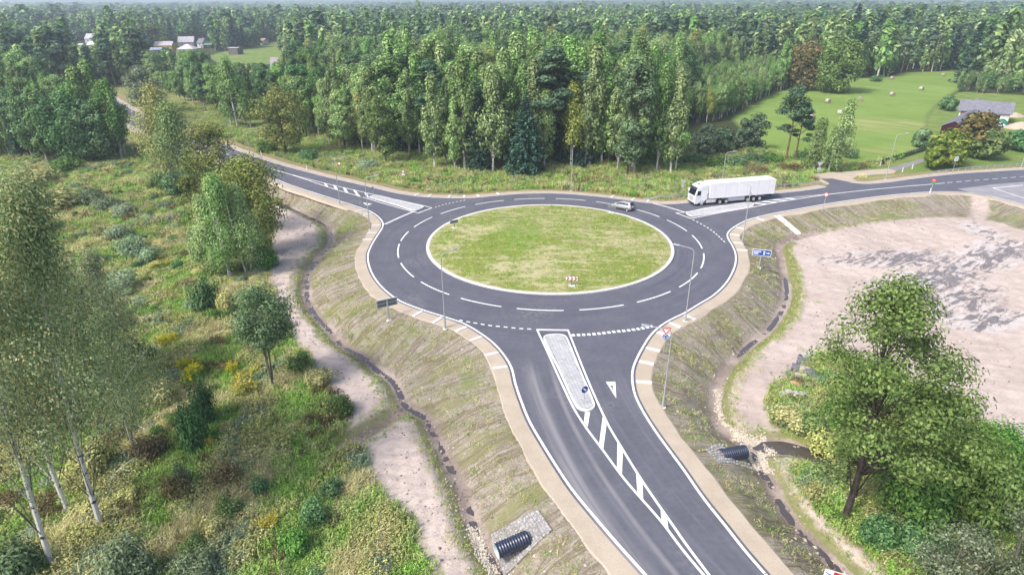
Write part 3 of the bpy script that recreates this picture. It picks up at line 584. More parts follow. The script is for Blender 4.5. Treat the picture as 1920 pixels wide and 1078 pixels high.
def isle_z(x, y):
    r = min(math.hypot(x - RC[0], y - RC[1]) / 18.62, 1); return .14 + .75 * (1 - r * r) ** 1.2
mb = MB()
for k in range(60):                                                          # kerb stones, each a metre or so, hairline joints
    a0, a1 = 6.28319 * k / 60, 6.28319 * (k + .985) / 60; a = [a0, (a0 + a1) / 2, a1]; m1 = MB()
    P = [[(RC[0] + r * math.cos(t), RC[1] + r * math.sin(t)) for t in a] for r in (18.6, 19.05)]
    V = [(*p, z) for z in (-.05, .15) for row in P for p in row]
    m1.add(V, [(6, 9, 10, 7), (7, 10, 11, 8), (3, 4, 10, 9), (4, 5, 11, 10), (1, 0, 6, 7), (2, 1, 7, 8), (0, 3, 9, 6), (5, 2, 8, 11)])
    m1.build('kerb_stone', M_KERB, ISLAND)

# splitter islands: kerb, block paving
M_PAVER = [plain('pale block paver', c, .85, 0, .2, .1, 3) for c in ((.43, .43, .445), (.46, .46, .47), (.40, .40, .415))]
def traffic_island(px, along, label):
    P = np.array(GL(px)); 
    if sum(P[i][0] * P[(i + 1) % len(P)][1] - P[(i + 1) % len(P)][0] * P[i][1] for i in range(len(P))) < 0: P = P[::-1]
    c = P.mean(0); root = thing('traffic_island', label, 'traffic island', (c[0], c[1], 0)); P = P - c
    P = smooth(P, .35, True); I = P + normals(np.r_[P, P[:1]])[:-1] * .22
    mb = MB(); n = len(P); V = [(*p, -.02) for p in P] + [(*p, .15) for p in P * .995] + [(*p, .15) for p in I] + [(*p, .07) for p in I]
    mb.add(V, [(i + k * n, (i + 1) % n + k * n, (i + 1) % n + (k + 1) * n, i + (k + 1) * n) for k in range(3) for i in range(n)]); mb.build('kerb', M_KERB, root)
    mb = MB(); mb.add([(*p, .085) for p in I], [tuple(range(n))]); mb.build('joint_bed', plain('paver joints', (.13, .13, .14), .95), root)
    d = np.array(G(*along[1])) - np.array(G(*along[0])); a = math.atan2(d[1], d[0]); ca, sa = math.cos(a), math.sin(a)
    uv = np.c_[I[:, 0] * ca + I[:, 1] * sa, -I[:, 0] * sa + I[:, 1] * ca]; L_, W_ = .42, .34; pav = MB(); r = random.Random(5)
    us = np.arange(uv[:, 0].min(), uv[:, 0].max(), L_); vs = np.arange(uv[:, 1].min(), uv[:, 1].max(), W_)
    cu, cv = np.meshgrid(us, vs); cu = cu + (np.round((cv - vs[0]) / W_) % 2) * L_ / 2; ok = poly_sd(cu.ravel(), cv.ravel(), uv, 3) > -.05
    for u, v in zip(cu.ravel()[ok], cv.ravel()[ok]):
        x, y = u * ca - v * sa, u * sa + v * ca; pav.box((x, y, .10 + r.uniform(-.004, .006)), (L_ - .025, W_ - .025, .07), a, r.choice((0, 0, 1, 2)))
    o = pav.build('paver', M_PAVER, root); tag(o, kind='stuff')
    return root
ISL_S = traffic_island([(1018.6, 634.3), (1021, 630.4), (1027, 628.4), (1042.7, 627.3), (1054, 627.8), (1060, 630), (1063.5, 634), (1090, 697), (1115.5, 758), (1116, 763), (1112, 768.5), (1103, 771.3), (1093.5, 771), (1085, 768), (1079.5, 763), (1048, 697)], [(1040, 640), (1098, 760)], 'long block-paved traffic island in the near road mouth')
ISL_W = traffic_island(zw([(622, 478), (626, 470), (655, 457), (700, 450), (1000, 519), (1300, 588), (1312, 596), (1308, 606), (1270, 626), (1220, 641), (1170, 641), (1000, 590), (800, 530)]), zw([(650, 465), (1230, 620)]), 'pale paved traffic island between the lanes beside the spruce forest road')
ISL_E = traffic_island(zt([(205, 800), (215, 790), (700, 706), (1130, 645), (1190, 650), (1222, 670), (1226, 685), (1200, 700), (800, 772), (330, 850), (290, 850), (255, 838)]), zt([(260, 815), (1180, 675)]), 'pale paved traffic island beside the white lorry')

# drain slabs across the shoulders
slabs = [(789, 585), (828, 599), (865.5, 616), (896.5, 636), (925, 660.6), (944.6, 690.6), (706, 423), (700, 436), (695, 449.5), (684.6, 394), (696.5, 401.5), (1293, 590), (1256, 606.5), (1230, 626), (1214, 653.5), (1200, 682), (1200, 715.7),
         (1420, 411), (1383.5, 428.5), (1375, 441), (1373.5, 453.5), (1381, 468), (1150, 369), (1182, 373.5), (1213, 377.2), (901, 368.2), (934.5, 364.2), (781, 364.6), (809, 367), (840.5, 368.6), (869.5, 368.4)]
sm = MB().box((0, 0, 0), (1.55, .42, .12)).add([(-.7, -.12, .062), (.7, -.12, .062), (.7, .12, .062), (-.7, .12, .062)], [(0, 1, 2, 3)], 1).mesh('drain_slab', [M_KERB, plain('wet concrete', (.55, .55, .55))])
for p in slabs:
    x, y = G(*p); best = None
    for P, s in ((W_ASP, -1), (E_ASP, -1), (N_ASP, 1)):
        k = int(((P - (x, y)) ** 2).sum(1).argmin()); dd_ = math.hypot(*(P[k] - (x, y)))
        if best is None or dd_ < best[0]: best = (dd_, P[k], normals(P)[k] * s)
    _, q0, nn = best; c = q0 + nn * .80; obj('drain_slab', sm, SHOULDER_O, (c[0], c[1], .0), math.atan2(nn[1], nn[0]))
# ------------------------------------------------------------------ ditch water, culverts, stone edging
def water_mat():
    t = NT('ditch water'); n = t.noise(2.5, 3)
    return t.done(t.mix(n, (.06, .05, .047), (.10, .085, .078)), .06, t.bump(t.noise(9, 2), .05, .02), 0, 1.0)
M_WATER = water_mat()
def water(P, s0, s1, w, dz):
    Q = cut(P, s0, s1, .4); n = len(Q); ww = np.full(n, w); ww[:4] *= np.linspace(.1, 1, 4); ww[-4:] *= np.linspace(1, .1, 4); nn = normals(Q)
    o = MB().ribbon(Q - nn * ww[:, None], Q + nn * ww[:, None], dz).build('ditch_water', M_WATER); tag(o, kind='structure')
def s_at(P, px, py, z):
    return float(seg_dist(*[np.array([v]) for v in G(px, py, z)], P)[1][0])
water(DITCH_W, s_at(DITCH_W, 526, 382, -2.5), plen(DITCH_W) - .5, .33, -2.545)
water(DITCH_E, s_at(DITCH_E, 1470, 520, -2.8), s_at(DITCH_E, 1385, 672, -2.8), .3, -2.765)
water(DITCH_E, s_at(DITCH_E, 1408, 846, -2.8), plen(DITCH_E) - .5, .36, -2.765)
water(POND_E, s_at(POND_E, 1412, 842, -2.8), plen(POND_E), .85, -2.77)

M_STONE = [plain('field stone', c, .9, 0, .15, .15, 5) for c in ((.40, .385, .385), (.48, .465, .46), (.31, .305, .315), (.42, .38, .35))]
def stone(mb, p, r, rnd, mi, nrm=None, flat=.55):
    n = rnd.choice((5, 6, 7)); a0 = rnd.random() * 6.28; R = Matrix.Identity(3) if nrm is None else Vector((0, 0, 1)).rotation_difference(Vector(nrm)).to_matrix()
    k = [r * rnd.uniform(.75, 1.15) for _ in range(n)]
    V = [R @ Vector((math.cos(a0 + 6.283 * i / n) * k[i], math.sin(a0 + 6.283 * i / n) * k[i], -.05)) + Vector(p) for i in range(n)]
    V += [R @ Vector((math.cos(a0 + 6.283 * i / n) * k[i] * .72, math.sin(a0 + 6.283 * i / n) * k[i] * .72, r * flat * rnd.uniform(.8, 1.1))) + Vector(p) for i in range(n)]
    mb.add(V, [(i, (i + 1) % n, n + (i + 1) % n, n + i) for i in range(n)] + [tuple(range(n, 2 * n))], mi)
def culvert(name_label, quad, mouth, heel, dia):
    """a ribbed pipe end lying on an apron of set stones; quad: apron corners in the photo."""
    Q = [spot(*p) for p in quad]; c = Vector(np.mean(Q, 0)); root = thing('culvert', name_label, 'culvert', c)
    Q = [(Vector(q) - c) * 1.15 for q in Q]
    top, bot = (Q[0] + Q[3]) / 2, (Q[1] + Q[2]) / 2
    def on(u, v): return (Q[0] * (1 - u) + Q[1] * u) * (1 - v) + (Q[3] * (1 - u) + Q[2] * u) * v
    mb = MB(); N_ = 8
    V = [on(i / N_, j / N_) for j in range(N_ + 1) for i in range(N_ + 1)]
    for v in V: v.z = max(v.z, float(tz(v.x + c.x, v.y + c.y)[0]) - c.z) + .10
    V += [v - Vector((0, 0, .5)) for v in V]; m_ = (N_ + 1) ** 2
    F = [(j * (N_ + 1) + i, j * (N_ + 1) + i + 1, (j + 1) * (N_ + 1) + i + 1, (j + 1) * (N_ + 1) + i) for j in range(N_) for i in range(N_)]
    bo = [i for i in range(N_ + 1)] + [(j + 1) * (N_ + 1) + N_ for j in range(N_)] + [N_ * (N_ + 1) + i for i in range(N_ - 1, -1, -1)] + [j * (N_ + 1) for j in range(N_ - 1, 0, -1)]
    if (V[1] - V[0]).cross(V[N_ + 1] - V[0]).z < 0: F = [f[::-1] for f in F]; 
    F += [(bo[i], bo[i] + m_, bo[(i + 1) % len(bo)] + m_, bo[(i + 1) % len(bo)]) for i in range(len(bo))]
    mb.add(V, F).build('mortar_bed', plain('pale mortar', (.24, .235, .235), .95, 0, .1, .15, 2), root)
    st = MB(); rnd = random.Random(3); du = (Q[1] - Q[0]).length; dv = (Q[3] - Q[0]).length; nu, nv = int(du / .23), int(dv / .23)
    for i in range(nu):
        for j in range(nv):
            p = on((i + .5 + rnd.uniform(-.28, .28)) / nu, (j + .5 + rnd.uniform(-.28, .28)) / nv); p.z = max(p.z, float(tz(p.x + c.x, p.y + c.y)[0]) - c.z) + .11
            stone(st, p, rnd.uniform(.085, .135), rnd, rnd.randrange(4), None, .35)
    tag(st.build('stone', M_STONE, root), kind='stuff')
    # pipe: mouth is the open end, heel disappears in the bank
    A = Vector((*G(*mouth, c.z + .25), c.z + .25)) - c; B = Vector((*G(*heel, c.z + .55), c.z + .55)) - c; d = (B - A).normalized(); L = (B - A).length + .15
    d.z = min(d.z, .06); d.normalize(); pts, rad = [], []; r = dia / 2; s = 0; pitch = .21
    while s < L:
        for k, f in ((0, 1.0), (.30, 1.0), (.45, .90), (.85, .90)): pts.append(A + d * (s + k * pitch)); rad.append(r * f)
        s += pitch
    M_P = plain('black ribbed plastic', (.022, .03, .062), .34, 0, .7, .2, 2); M_IN = plain('pale pipe lining', (.50, .60, .60), .5, 0, .4, .05, 2)
    mb = MB(); mb.tube(pts, rad, 28, 0, False); mb.build('ribbed_pipe', M_P, root)
    mb = MB(); mb.tube([A - d * .01, A + d * L], r * .86, 28, 0, False); V = mb.v[:28]; V2 = [A - d * .012 + (Vector(v) - A).normalized() * r for v in V]
    mb.add(list(V) + V2, [(k, (k + 1) % 28, 28 + (k + 1) % 28, 28 + k) for k in range(28)]); mb.build('pipe_lining', M_IN, root)
    return root
culvert('black ribbed culvert pipe on a stone apron in the meadow-side ditch', [(927.5, 1003), (1004.7, 963), (1027, 996), (950, 1072)], (931, 1033), (986, 1006), 1.15)
culvert('black ribbed culvert pipe on a stone apron beside the muddy pool', [(1328, 844.5), (1359, 834), (1412, 880), (1350, 866)], (1397, 846), (1355, 851), 1.15)
M_PEB = [plain('pale pebble', c, .9, 0, .1, .15, 6) for c in ((.56, .50, .41), (.45, .39, .32), (.62, .57, .49))]
def pebbles(name, pts, w, n, z=-2.4, seed=1):
    P = smooth(GL(pts, z), .3); rnd = random.Random(seed); mb = MB(); nn = normals(P)
    for _ in range(n):
        k = rnd.randrange(len(P)); x, y = P[k] + nn[k] * rnd.gauss(0, w * .45) + np.array((-nn[k][1], nn[k][0])) * rnd.uniform(-.2, .2); stone(mb, (x, y, float(tz(x, y)[0]) + .03), rnd.uniform(.045, .095), rnd, rnd.randrange(3), None, .6)
    o = mb.build(name, M_PEB); tag(o, kind='stuff')
pebbles('pebble_edging', [(884, 990), (892, 1012), (905, 1040), (918, 1066), (930, 1085)], .55, 620, -2.5, 2)
pebbles('pebble_edging', [(1344, 735), (1346, 765), (1358, 800), (1382, 822)], .38, 420, -3, 3)
pebbles('pebble_edging', [(1376, 820), (1395, 826), (1415, 831), (1436, 832)], .75, 700, -2.9, 4)
pebbles('pebble_edging', [(1450, 850), (1430, 852), (1426, 865), (1432, 880), (1440, 890)], .5, 520, -3, 5)
pebbles('pebble_edging', [(1403, 864), (1412, 878), (1422, 888)], .25, 160, -3, 6)

# concrete rain chute down the bank
a, b = spot(1456, 406), spot(1497, 440); A, B = Vector(a), Vector(b); A.z = -.02; d = (B - A); root = thing('rain_chute', 'straight concrete rain chute running down the grassy bank of the lorry road', 'rain chute', A)
side = Vector((-d.y, d.x, 0)).normalized(); ns = 14
for k in range(ns):
    p0, p1 = d * (k / ns), d * ((k + .97) / ns); mb = MB()
    sec = [(-.55, .16), (-.42, .16), (-.30, .03), (.30, .03), (.42, .16), (.55, .16), (.55, -.3), (-.55, -.3)]
    zz = [max(float(tz(A.x + p.x, A.y + p.y)[0]) - A.z, p.z) for p in (p0, p1)]
    V = [Vector((p.x, p.y, z)) + side * u + Vector((0, 0, v)) for p, z in ((p0, zz[0]), (p1, zz[1])) for u, v in sec]
    mb.add(V, [(i, (i + 1) % 8, 8 + (i + 1) % 8, 8 + i) for i in range(8)] + [tuple(range(8))[::-1], tuple(range(8, 16))]); mb.build('chute_section', M_KERB, root)

# ------------------------------------------------------------------ metalwork: rails, lamps, signs
M_ZINC = plain('galvanised steel', (.48, .51, .54), .45, .55, .5, .08, 6); M_POLE = plain('grey lamp pole', (.40, .42, .45), .5, .3, .5, .06, 3)
M_DARK = plain('dark sign back', (.16, .18, .22), .6, .2, .4); M_WHITE = plain('white sign face', (.80, .80, .80), .5); M_RED = plain('red sign face', (.55, .02, .035), .45); M_MAG = plain('crimson chevron', (.42, .015, .09), .45)
M_BLUE = plain('blue sign face', (.012, .075, .33), .45); M_BLACK = plain('black rubber', (.015, .015, .017), .8); M_GREEN = plain('green sign face', (.02, .25, .12), .5)
def rail(label, pts, group, first=True):
    P = smooth(GL(pts), .5); c = P[0]; root = thing('guard_rail', label, 'guard rail', (c[0], c[1], -.05), 0, group); Q = P - c; nn = normals(Q)
    prof = [(.0, .52), (.05, .57), (.0, .62), (.0, .66), (.05, .71), (.0, .76)]; n = len(Q); mb = MB()
    z = np.clip(np.minimum(np.arange(n), np.arange(n)[::-1]) / 6, 0, 1) * .55 - .55
    V = [(Q[i][0] + nn[i][0] * u, Q[i][1] + nn[i][1] * u, v + .05 + z[i]) for u, v in prof for i in range(n)]
    F = [(j * n + i, j * n + i + 1, (j + 1) * n + i + 1, (j + 1) * n + i) for j in range(5) for i in range(n - 1)]
    mb.add(V, F); mb.build('rail_beam', M_ZINC, root)
    pm = MB().box((0, 0, -.05), (.10, .06, 1.5)).mesh('rail_post', M_ZINC)
    for k in range(2, n - 2, 4): obj('rail_post', pm, root, (Q[k][0] - nn[k][0] * .06, Q[k][1] - nn[k][1] * .06, 0), math.atan2(nn[k][1], nn[k][0]))
rail('galvanised guard rail along the far shoulder behind the white lorry', [(1206, 374.6), (1240, 374.6), (1297, 370.5), (1380, 361.5), (1455, 353.5), (1510, 348.5), (1543, 346.5)], 'guard rails')
rail('galvanised guard rail on the verge below the farmhouse garden', [(1738, 327.5), (1770, 324.5), (1801, 320.5), (1848, 316.5), (1919, 311.5), (1990, 307)], 'guard rails')

def lamp(base, label, h, ang, arm=1.9, z=None):
    x, y = G(*base, -.05); root = thing('street_lamp', label, 'street lamp', (x, y, float(tz(x, y)[0]) - .02), 0, 'street lamps round the junction')
    mb = MB(); mb.tube([(0, 0, 0), (0, 0, 1.2)], [.11, .105], 10); mb.tube([(0, 0, 1.2), (0, 0, h - .6)], [.08, .05], 10); mb.build('pole', M_POLE, root)
    mb = MB().tube([(0, 0, -.1), (0, 0, .07)], [.30, .28], 14); mb.build('footing', M_KERB, root)
    c, s = math.cos(ang), math.sin(ang); mb = MB()
    mb.tube([(c * r, s * r, z_) for r, z_ in ((0, h - .65), (.03, h - .3), (.18, h - .08), (.45, h + .06), (arm, h + .22))], [.05, .05, .045, .045, .04], 8); mb.build('arm', M_POLE, root)
    hd = MB(); M3 = Matrix.Rotation(ang, 3, 'Z') @ Matrix.Rotation(-.1, 3, 'Y')
    hd.box((c * (arm + .30), s * (arm + .30), h + .27), (.75, .30, .10), M=M3, taper=.8); hd.build('lamp_head', M_ZINC, root, bevel=.02)
    MB().box((c * (arm + .34), s * (arm + .34), h + .205), (.5, .22, .02), M=M3).build('lens', plain('lamp glass', (.7, .7, .66), .2), root)
def ang_to(b, t): 
    p, q = G(*b), G(*t); return math.atan2(q[1] - p[1], q[0] - p[0])
to_c = lambda b: math.atan2(RC[1] - G(*b)[1], RC[0] - G(*b)[0])
lamp((834.7, 615), 'tall street lamp on the near left shoulder, arm over the ring road', 9.3, .55, 1.3)
lamp((1284.7, 602), 'tall street lamp leaning its arm left over the ring near the blue sign bank', 9.1, 2.75, 1.7)
lamp((1243, 762), 'street lamp in the bank grass behind the round blue arrow sign', 8.2, 2.95, 2.0)
lamp((1391, 457), 'street lamp above the concrete rain chute whose head crosses the lorry trailer', 9.2, 2.65, 1.7)
lamp((1071, 356), 'street lamp standing before the birch forest behind the ring', 9.0, -1.5, 1.2)
lamp((1350, 367), 'street lamp standing behind the white lorry trailer', 8.4, .05, 1.3)
lamp((1660, 336.5), 'thin street lamp beside the gravel pull-out', 9.3, .15, 2.0)
lamp((637.6, 385), 'street lamp beside the hatched lane of the forest road', 8.6, .5, 1.5)
lamp((694, 431), 'street lamp at the left mouth of the forest road', 8.8, .35, 1.6)
lamp((475, 322.5), 'street lamp half hidden by the yellowing oak', 8.6, .5, 1.7)
lamp((352, 290), 'farthest street lamp on the forest road, behind the weeping birch', 8.6, .5, 1.6)
lamp((1914, 315), 'street lamp at the far end of the guard rail', 9.2, 1.8, 1.2)

def sign(base, label, cat='road sign', ang=0.0, group=None, z=None, name='road_sign'):
    """root turned so that +x is the way the sign faces"""
    x, y, zz = (*G(*base, z), z) if z is not None else spot(*base)
    return thing(name, label, cat, (x, y, zz), ang, group)
def post(root, h, r=.035, x=-.03): MB().tube([(x, 0, -.2), (x, 0, h)], r, 8).build('post', M_ZINC, root)
def plate(root, pts, z, mat=0, name='sign_plate', t=.02, x0=.0, mats=None):
    """pts: outline (to the viewer's right, up) around height z"""
    V = [(x0, a, z + b) for a, b in pts] + [(x0 + t, a, z + b) for a, b in pts]; n = len(pts)
    a = sum(pts[i][0] * pts[(i + 1) % n][1] - pts[(i + 1) % n][0] * pts[i][1] for i in range(n))
    F = [tuple(range(n))[::-1], tuple(range(n, 2 * n))] + [(i, (i + 1) % n, n + (i + 1) % n, n + i) for i in range(n)]
    mb = MB()
    if a > 0: mb.add(V, F[:1], 1); mb.add(V, F[1:], 0)
    else:
        F = [f[::-1] for f in F]; mb.add(V, F[:1], 1); mb.add(V, F[1:], 0)
    return mb.build(name, mats or [mat, M_ZINC], root)
disc = lambda r, n=20: [(r * math.cos(6.28319 * k / n), r * math.sin(6.28319 * k / n)) for k in range(n)]
tri_dn = lambda s: [(-s, s * .58), (0, -s * 1.15), (s, s * .58)]
rect = lambda w, h: [(-w / 2, -h / 2), (w / 2, -h / 2), (w / 2, h / 2), (-w / 2, h / 2)]
def yield_plate(root, z, s=.52):
    plate(root, tri_dn(s), z, M_RED, 'give_way_plate'); plate(root, tri_dn(s * .66), z, M_WHITE, 'give_way_field', .006, .02)
def roundel(root, z, r=.34):
    plate(root, disc(r), z, M_WHITE, 'roundabout_rim'); plate(root, disc(r * .9), z, M_BLUE, 'roundabout_disc', .006, .02)
    for k in range(3):
        a0 = k * 2.094 + .5; P = [((r * .62) * math.cos(a0 - t * .27), (r * .62) * math.sin(a0 - t * .27)) for t in range(5)] + [((r * .42) * math.cos(a0 - t * .27), (r * .42) * math.sin(a0 - t * .27)) for t in range(4, -1, -1)]
        plate(root, P, z, M_WHITE, 'roundabout_arrow', .004, .026)
        e = a0 - 1.08; q = e - .52; plate(root, [(r * .75 * math.cos(e), r * .75 * math.sin(e)), (r * .30 * math.cos(e), r * .30 * math.sin(e)), (r * .52 * math.cos(q), r * .52 * math.sin(q))], z, M_WHITE, 'roundabout_arrow', .004, .026)
FACE_CAM = lambda b: math.atan2(-G(*b)[1], -G(*b)[0])
r_ = sign((1244, 664), 'give way triangle above a round blue roundabout sign at the near entry', ang=FACE_CAM((1244, 664)) + .1); post(r_, 3.3); yield_plate(r_, 2.95, .50); roundel(r_, 2.15, .36)
def arrow(root, z, s, a, x0=.026, mat=None, name='arrow'):
    P = [(-.9, -.16), (.1, -.16), (.1, -.5), (.9, 0), (.1, .5), (.1, .16), (-.9, .16)]; c, q = math.cos(a), math.sin(a)
    return plate(root, [(s * (u * c - v * q), s * (u * q + v * c)) for u, v in P], z, mat or M_WHITE, name, .005, x0)
r_ = sign((1095, 756.8), 'round blue keep right arrow sign on the long paved island', ang=math.radians(-62), z=.08); post(r_, 1.75, .03); plate(r_, disc(.36), 1.6, M_BLUE, 'sign_disc'); arrow(r_, 1.6, .27, -.78)
r_ = sign((700.5, 369), 'edge-on keep right sign on the paved island of the forest road', ang=math.radians(160), z=.08); post(r_, 1.9, .03); plate(r_, disc(.34), 1.7, M_BLUE, 'sign_disc'); arrow(r_, 1.7, .25, -.78)
r_ = sign((1404, 381), 'grey-backed round sign on the paved island beside the lorry wheels', ang=math.radians(20), z=.08); post(r_, 2.0, .03); plate(r_, disc(.36), 1.75, M_BLUE, 'sign_disc'); arrow(r_, 1.75, .27, -.78)
def direction_sign(base, label, ang, w, h, z0, face=True, two=False, thick=.0):
    r = sign(base, label, 'direction sign', ang, 'large direction signs', None, 'direction_sign'); MB().tube([(-.12, 0, -.3), (-.12, 0, z0 + h * .8)], .09, 10).build('post', M_ZINC, r); MB().box((-.12, 0, .0), (.5, .5, .25)).build('footing', M_KERB, r)
    plate(r, rect(w, h), z0 + h / 2, M_WHITE, 'sign_board', .05, 0, [M_WHITE, M_DARK]); plate(r, rect(w - .12, h - .12), z0 + h / 2, M_BLUE, 'blue_field', .006, .05)
    for yy in (-.46, .0, .46): MB().box((-.02, yy * w * .98 if yy else 0, z0 + h / 2), (.04, .05, h)).build('back_rib', M_ZINC, r)
    for zz in (.04, .5, .96): MB().box((-.045, 0, z0 + h * zz), (.03, w, .05)).build('back_rail', M_ZINC, r)
    rnd = random.Random(8); zc = z0 + h / 2
    for row, (x0, x1, zz) in enumerate(((-.44, -.08, .16), (-.44, -.22, -.14))):                     # two rows of small white lettering, too small to read
        x = x0 * w
        while x < x1 * w:
            ww = rnd.uniform(.07, .12); plate(r, [(x, zz - .10), (x + ww, zz - .10), (x + ww, zz + rnd.choice((.06, .11))), (x, zz + .11)], zc, M_WHITE, 'letter_block', .004, .056); x += ww + .035
    for zz in (.15, -.15): plate(r, [(w * .08, zz - .10), (w * .17, zz - .10), (w * .17, zz + .10), (w * .08, zz + .10)], zc, M_WHITE, 'letter_block', .004, .056)
    o = arrow(r, zc, .30, 0, .056); 
    for v in o.data.vertices: v.co.y += w * .33
    return r
direction_sign((1423, 503), 'blue direction sign with white arrow on the bank above the sandy ditch', math.radians(-105), 2.5, .95, 1.9)
direction_sign((729, 601), 'large direction sign seen from behind on the left bank', math.radians(118), 2.5, 1.0, 1.9)
def chevron(base, label, ang, flip=False):
    x, y = G(*base, .3); z = isle_z(x, y); x, y = G(*base, z); r = thing('chevron_sign', label, 'chevron sign', (x, y, z - .03), ang, 'chevron signs on the central island')
    MB().box((-.05, 0, .02), (.8, .9, .14)).build('concrete_foot', M_KERB, r, bevel=.02); MB().tube([(-.05, 0, .05), (-.05, 0, 1.1)], .045, 8).build('post', M_DARK, r)
    plate(r, rect(1.5, .5), 1.1, M_WHITE, 'sign_board', .04, 0, [M_WHITE, M_DARK])
    for k in range(3):
        c = -.5 + k * .5; plate(r, [(c - .19, .24), (c + .01, .24), (c + .20, 0), (c + .01, -.24), (c - .19, -.24), (c + .0, 0)], 1.1, M_MAG, 'chevron', .006, .04)
    MB().box((-.03, 0, 1.33), (.05, 1.5, .04)).build('back_rail', M_ZINC, r)
chevron((1071.5, 536), 'white board with three crimson chevrons facing the near road', FACE_CAM((1071, 536)) - .02)
chevron((852, 427), 'dark-backed chevron board at the left rim of the round island', math.radians(125))
chevron((1146.7, 399), 'chevron board behind the bonnet of the silver car', math.radians(62))
r_ = sign((681, 413), 'dark-backed sign pair on the left bank by the forest road mouth', ang=math.radians(118)); post(r_, 4.3); yield_plate(r_, 3.9, .5); roundel(r_, 3.0, .36)
def round_sign(base, label, ang, z, inner=M_WHITE, rim=M_RED, h=2.9, sub=None, r=.36):
    q = sign(base, label, ang=ang); post(q, h + .2); plate(q, disc(r), h, rim, 'sign_disc'); plate(q, disc(r * .72), h, inner, 'disc_field', .006, .02)
    if sub is not None: plate(q, rect(.6, .42), h - .62, sub, 'sub_plate')
    return q
round_sign((639, 332), 'red-rimmed round sign beyond the hatched lane', FACE_CAM((639, 332)) - .2, 0)
round_sign((757.7, 347.5), 'red round sign over a small white plate in the tall verge grass', FACE_CAM((757, 347)), 0, sub=M_WHITE)
q = sign((965, 353), 'narrow edge-on pale sign at the back of the ring', ang=math.radians(172)); post(q, 2.6); plate(q, rect(.9, 1.3), 2.1, M_WHITE, 'sign_plate')
q = sign((1278, 368.5), 'grey-backed triangle and disc signs beside the front of the lorry', ang=math.radians(60)); post(q, 3.4); yield_plate(q, 3.0); roundel(q, 2.1)
q = sign((1531, 340), 'grey-backed triangle and disc signs at the gravel pull-out', ang=math.radians(70)); post(q, 4.2); yield_plate(q, 3.7, .6); plate(q, disc(.42), 2.6, M_BLUE, 'sign_disc')
round_sign((1542, 397.5), 'red-rimmed round sign on the bank shoulder beyond the paved island', FACE_CAM((1542, 397)) - .1, 0, h=3.2)
q = sign((1742, 371), 'red sign over a small green plate near the side road', ang=FACE_CAM((1742, 371))); post(q, 3.6, .04, -.05); plate(q, rect(.8, .5), 3.4, M_RED, 'sign_plate'); plate(q, rect(.5, .08), 3.42, M_WHITE, 'white_bar', .006, .02); plate(q, rect(.7, .4), 2.85, M_GREEN, 'sub_plate')
q = sign((1786, 322.5), 'square pale sign on the lawn before the chestnut tree', ang=math.radians(-75)); post(q, 3.2, .04); plate(q, rect(1.0, 1.0), 2.8, M_WHITE, 'sign_plate'); plate(q, rect(.5, .6), 2.8, plain('pale blue print', (.42, .55, .72), .5), 'sign_print', .006, .02)
# route sign cut by the lower edge of the photograph
q = sign((1556, 1122), 'route board with a red panel, blue arrow and white numerals in the near ditch', 'direction sign', math.radians(-112), 'large direction signs', -2.6, 'direction_sign'); zb = 1.55
for yy in (-.55, .55): MB().tube([(-.04, yy, -.4), (-.04, yy, zb + 1.0)], .045, 8).build('post', M_ZINC, q)
plate(q, rect(1.55, 1.5), zb + .25, M_WHITE, 'sign_board', .03, 0, [M_WHITE, M_DARK]); plate(q, [(-.22, .30), (.74, .30), (.74, .70), (-.22, .70)], zb + .25, M_RED, 'red_panel', .006, .03); plate(q, [(-.1, -.2), (.6, -.2), (.6, .16), (-.1, .16)], zb + .25, plain('mint panel', (.30, .66, .52), .5), 'green_panel', .006, .03)
o = arrow(q, zb + .62, .26, -.55, .03, M_BLUE)
for v in o.data.vertices: v.co.y -= .48
fc = bpy.data.curves.new('lettering', 'FONT'); fc.body = 'A6'; fc.size = .36; fc.align_x = 'CENTER'; fc.extrude = .003; fc.materials.append(M_WHITE)
fo = bpy.data.objects.new('lettering', fc); fo = bpy.data.objects.new('lettering', bpy.data.meshes.new_from_object(fo)); COL.objects.link(fo); fo.parent = q; fo.location = (.04, .26, zb + .25 + .38); fo.rotation_euler = (math.pi / 2, 0, math.pi / 2)

# white marker posts
def marker(px, py, lab):
    x, y, z = spot(px, py); r = thing('marker_post', lab, 'marker post', (x, y, z), 0, 'white marker posts beside the roads')
    MB().box((0, 0, .5), (.14, .14, 1.1), taper=.85).build('post_body', M_WHITE, r); MB().box((0, -.075, .85), (.1, .012, .12)).build('reflector', M_DARK, r)
for a in ((1650, 312, 'white marker post at the start of the dwarf conifer row'), (1691.5, 323, 'white marker post on the near side of the driveway'), (1710, 317, 'white marker post farther up the driveway edge'), (490, 291.5, 'white marker post where the trickle meets the forest road'),
          (575.7, 318.5, 'white marker post on the far shoulder beside raw soil'), (482, 329, 'white marker post below the yellowing oak crown'), (1743, 363, 'white marker post under the red and green sign')): marker(*a)
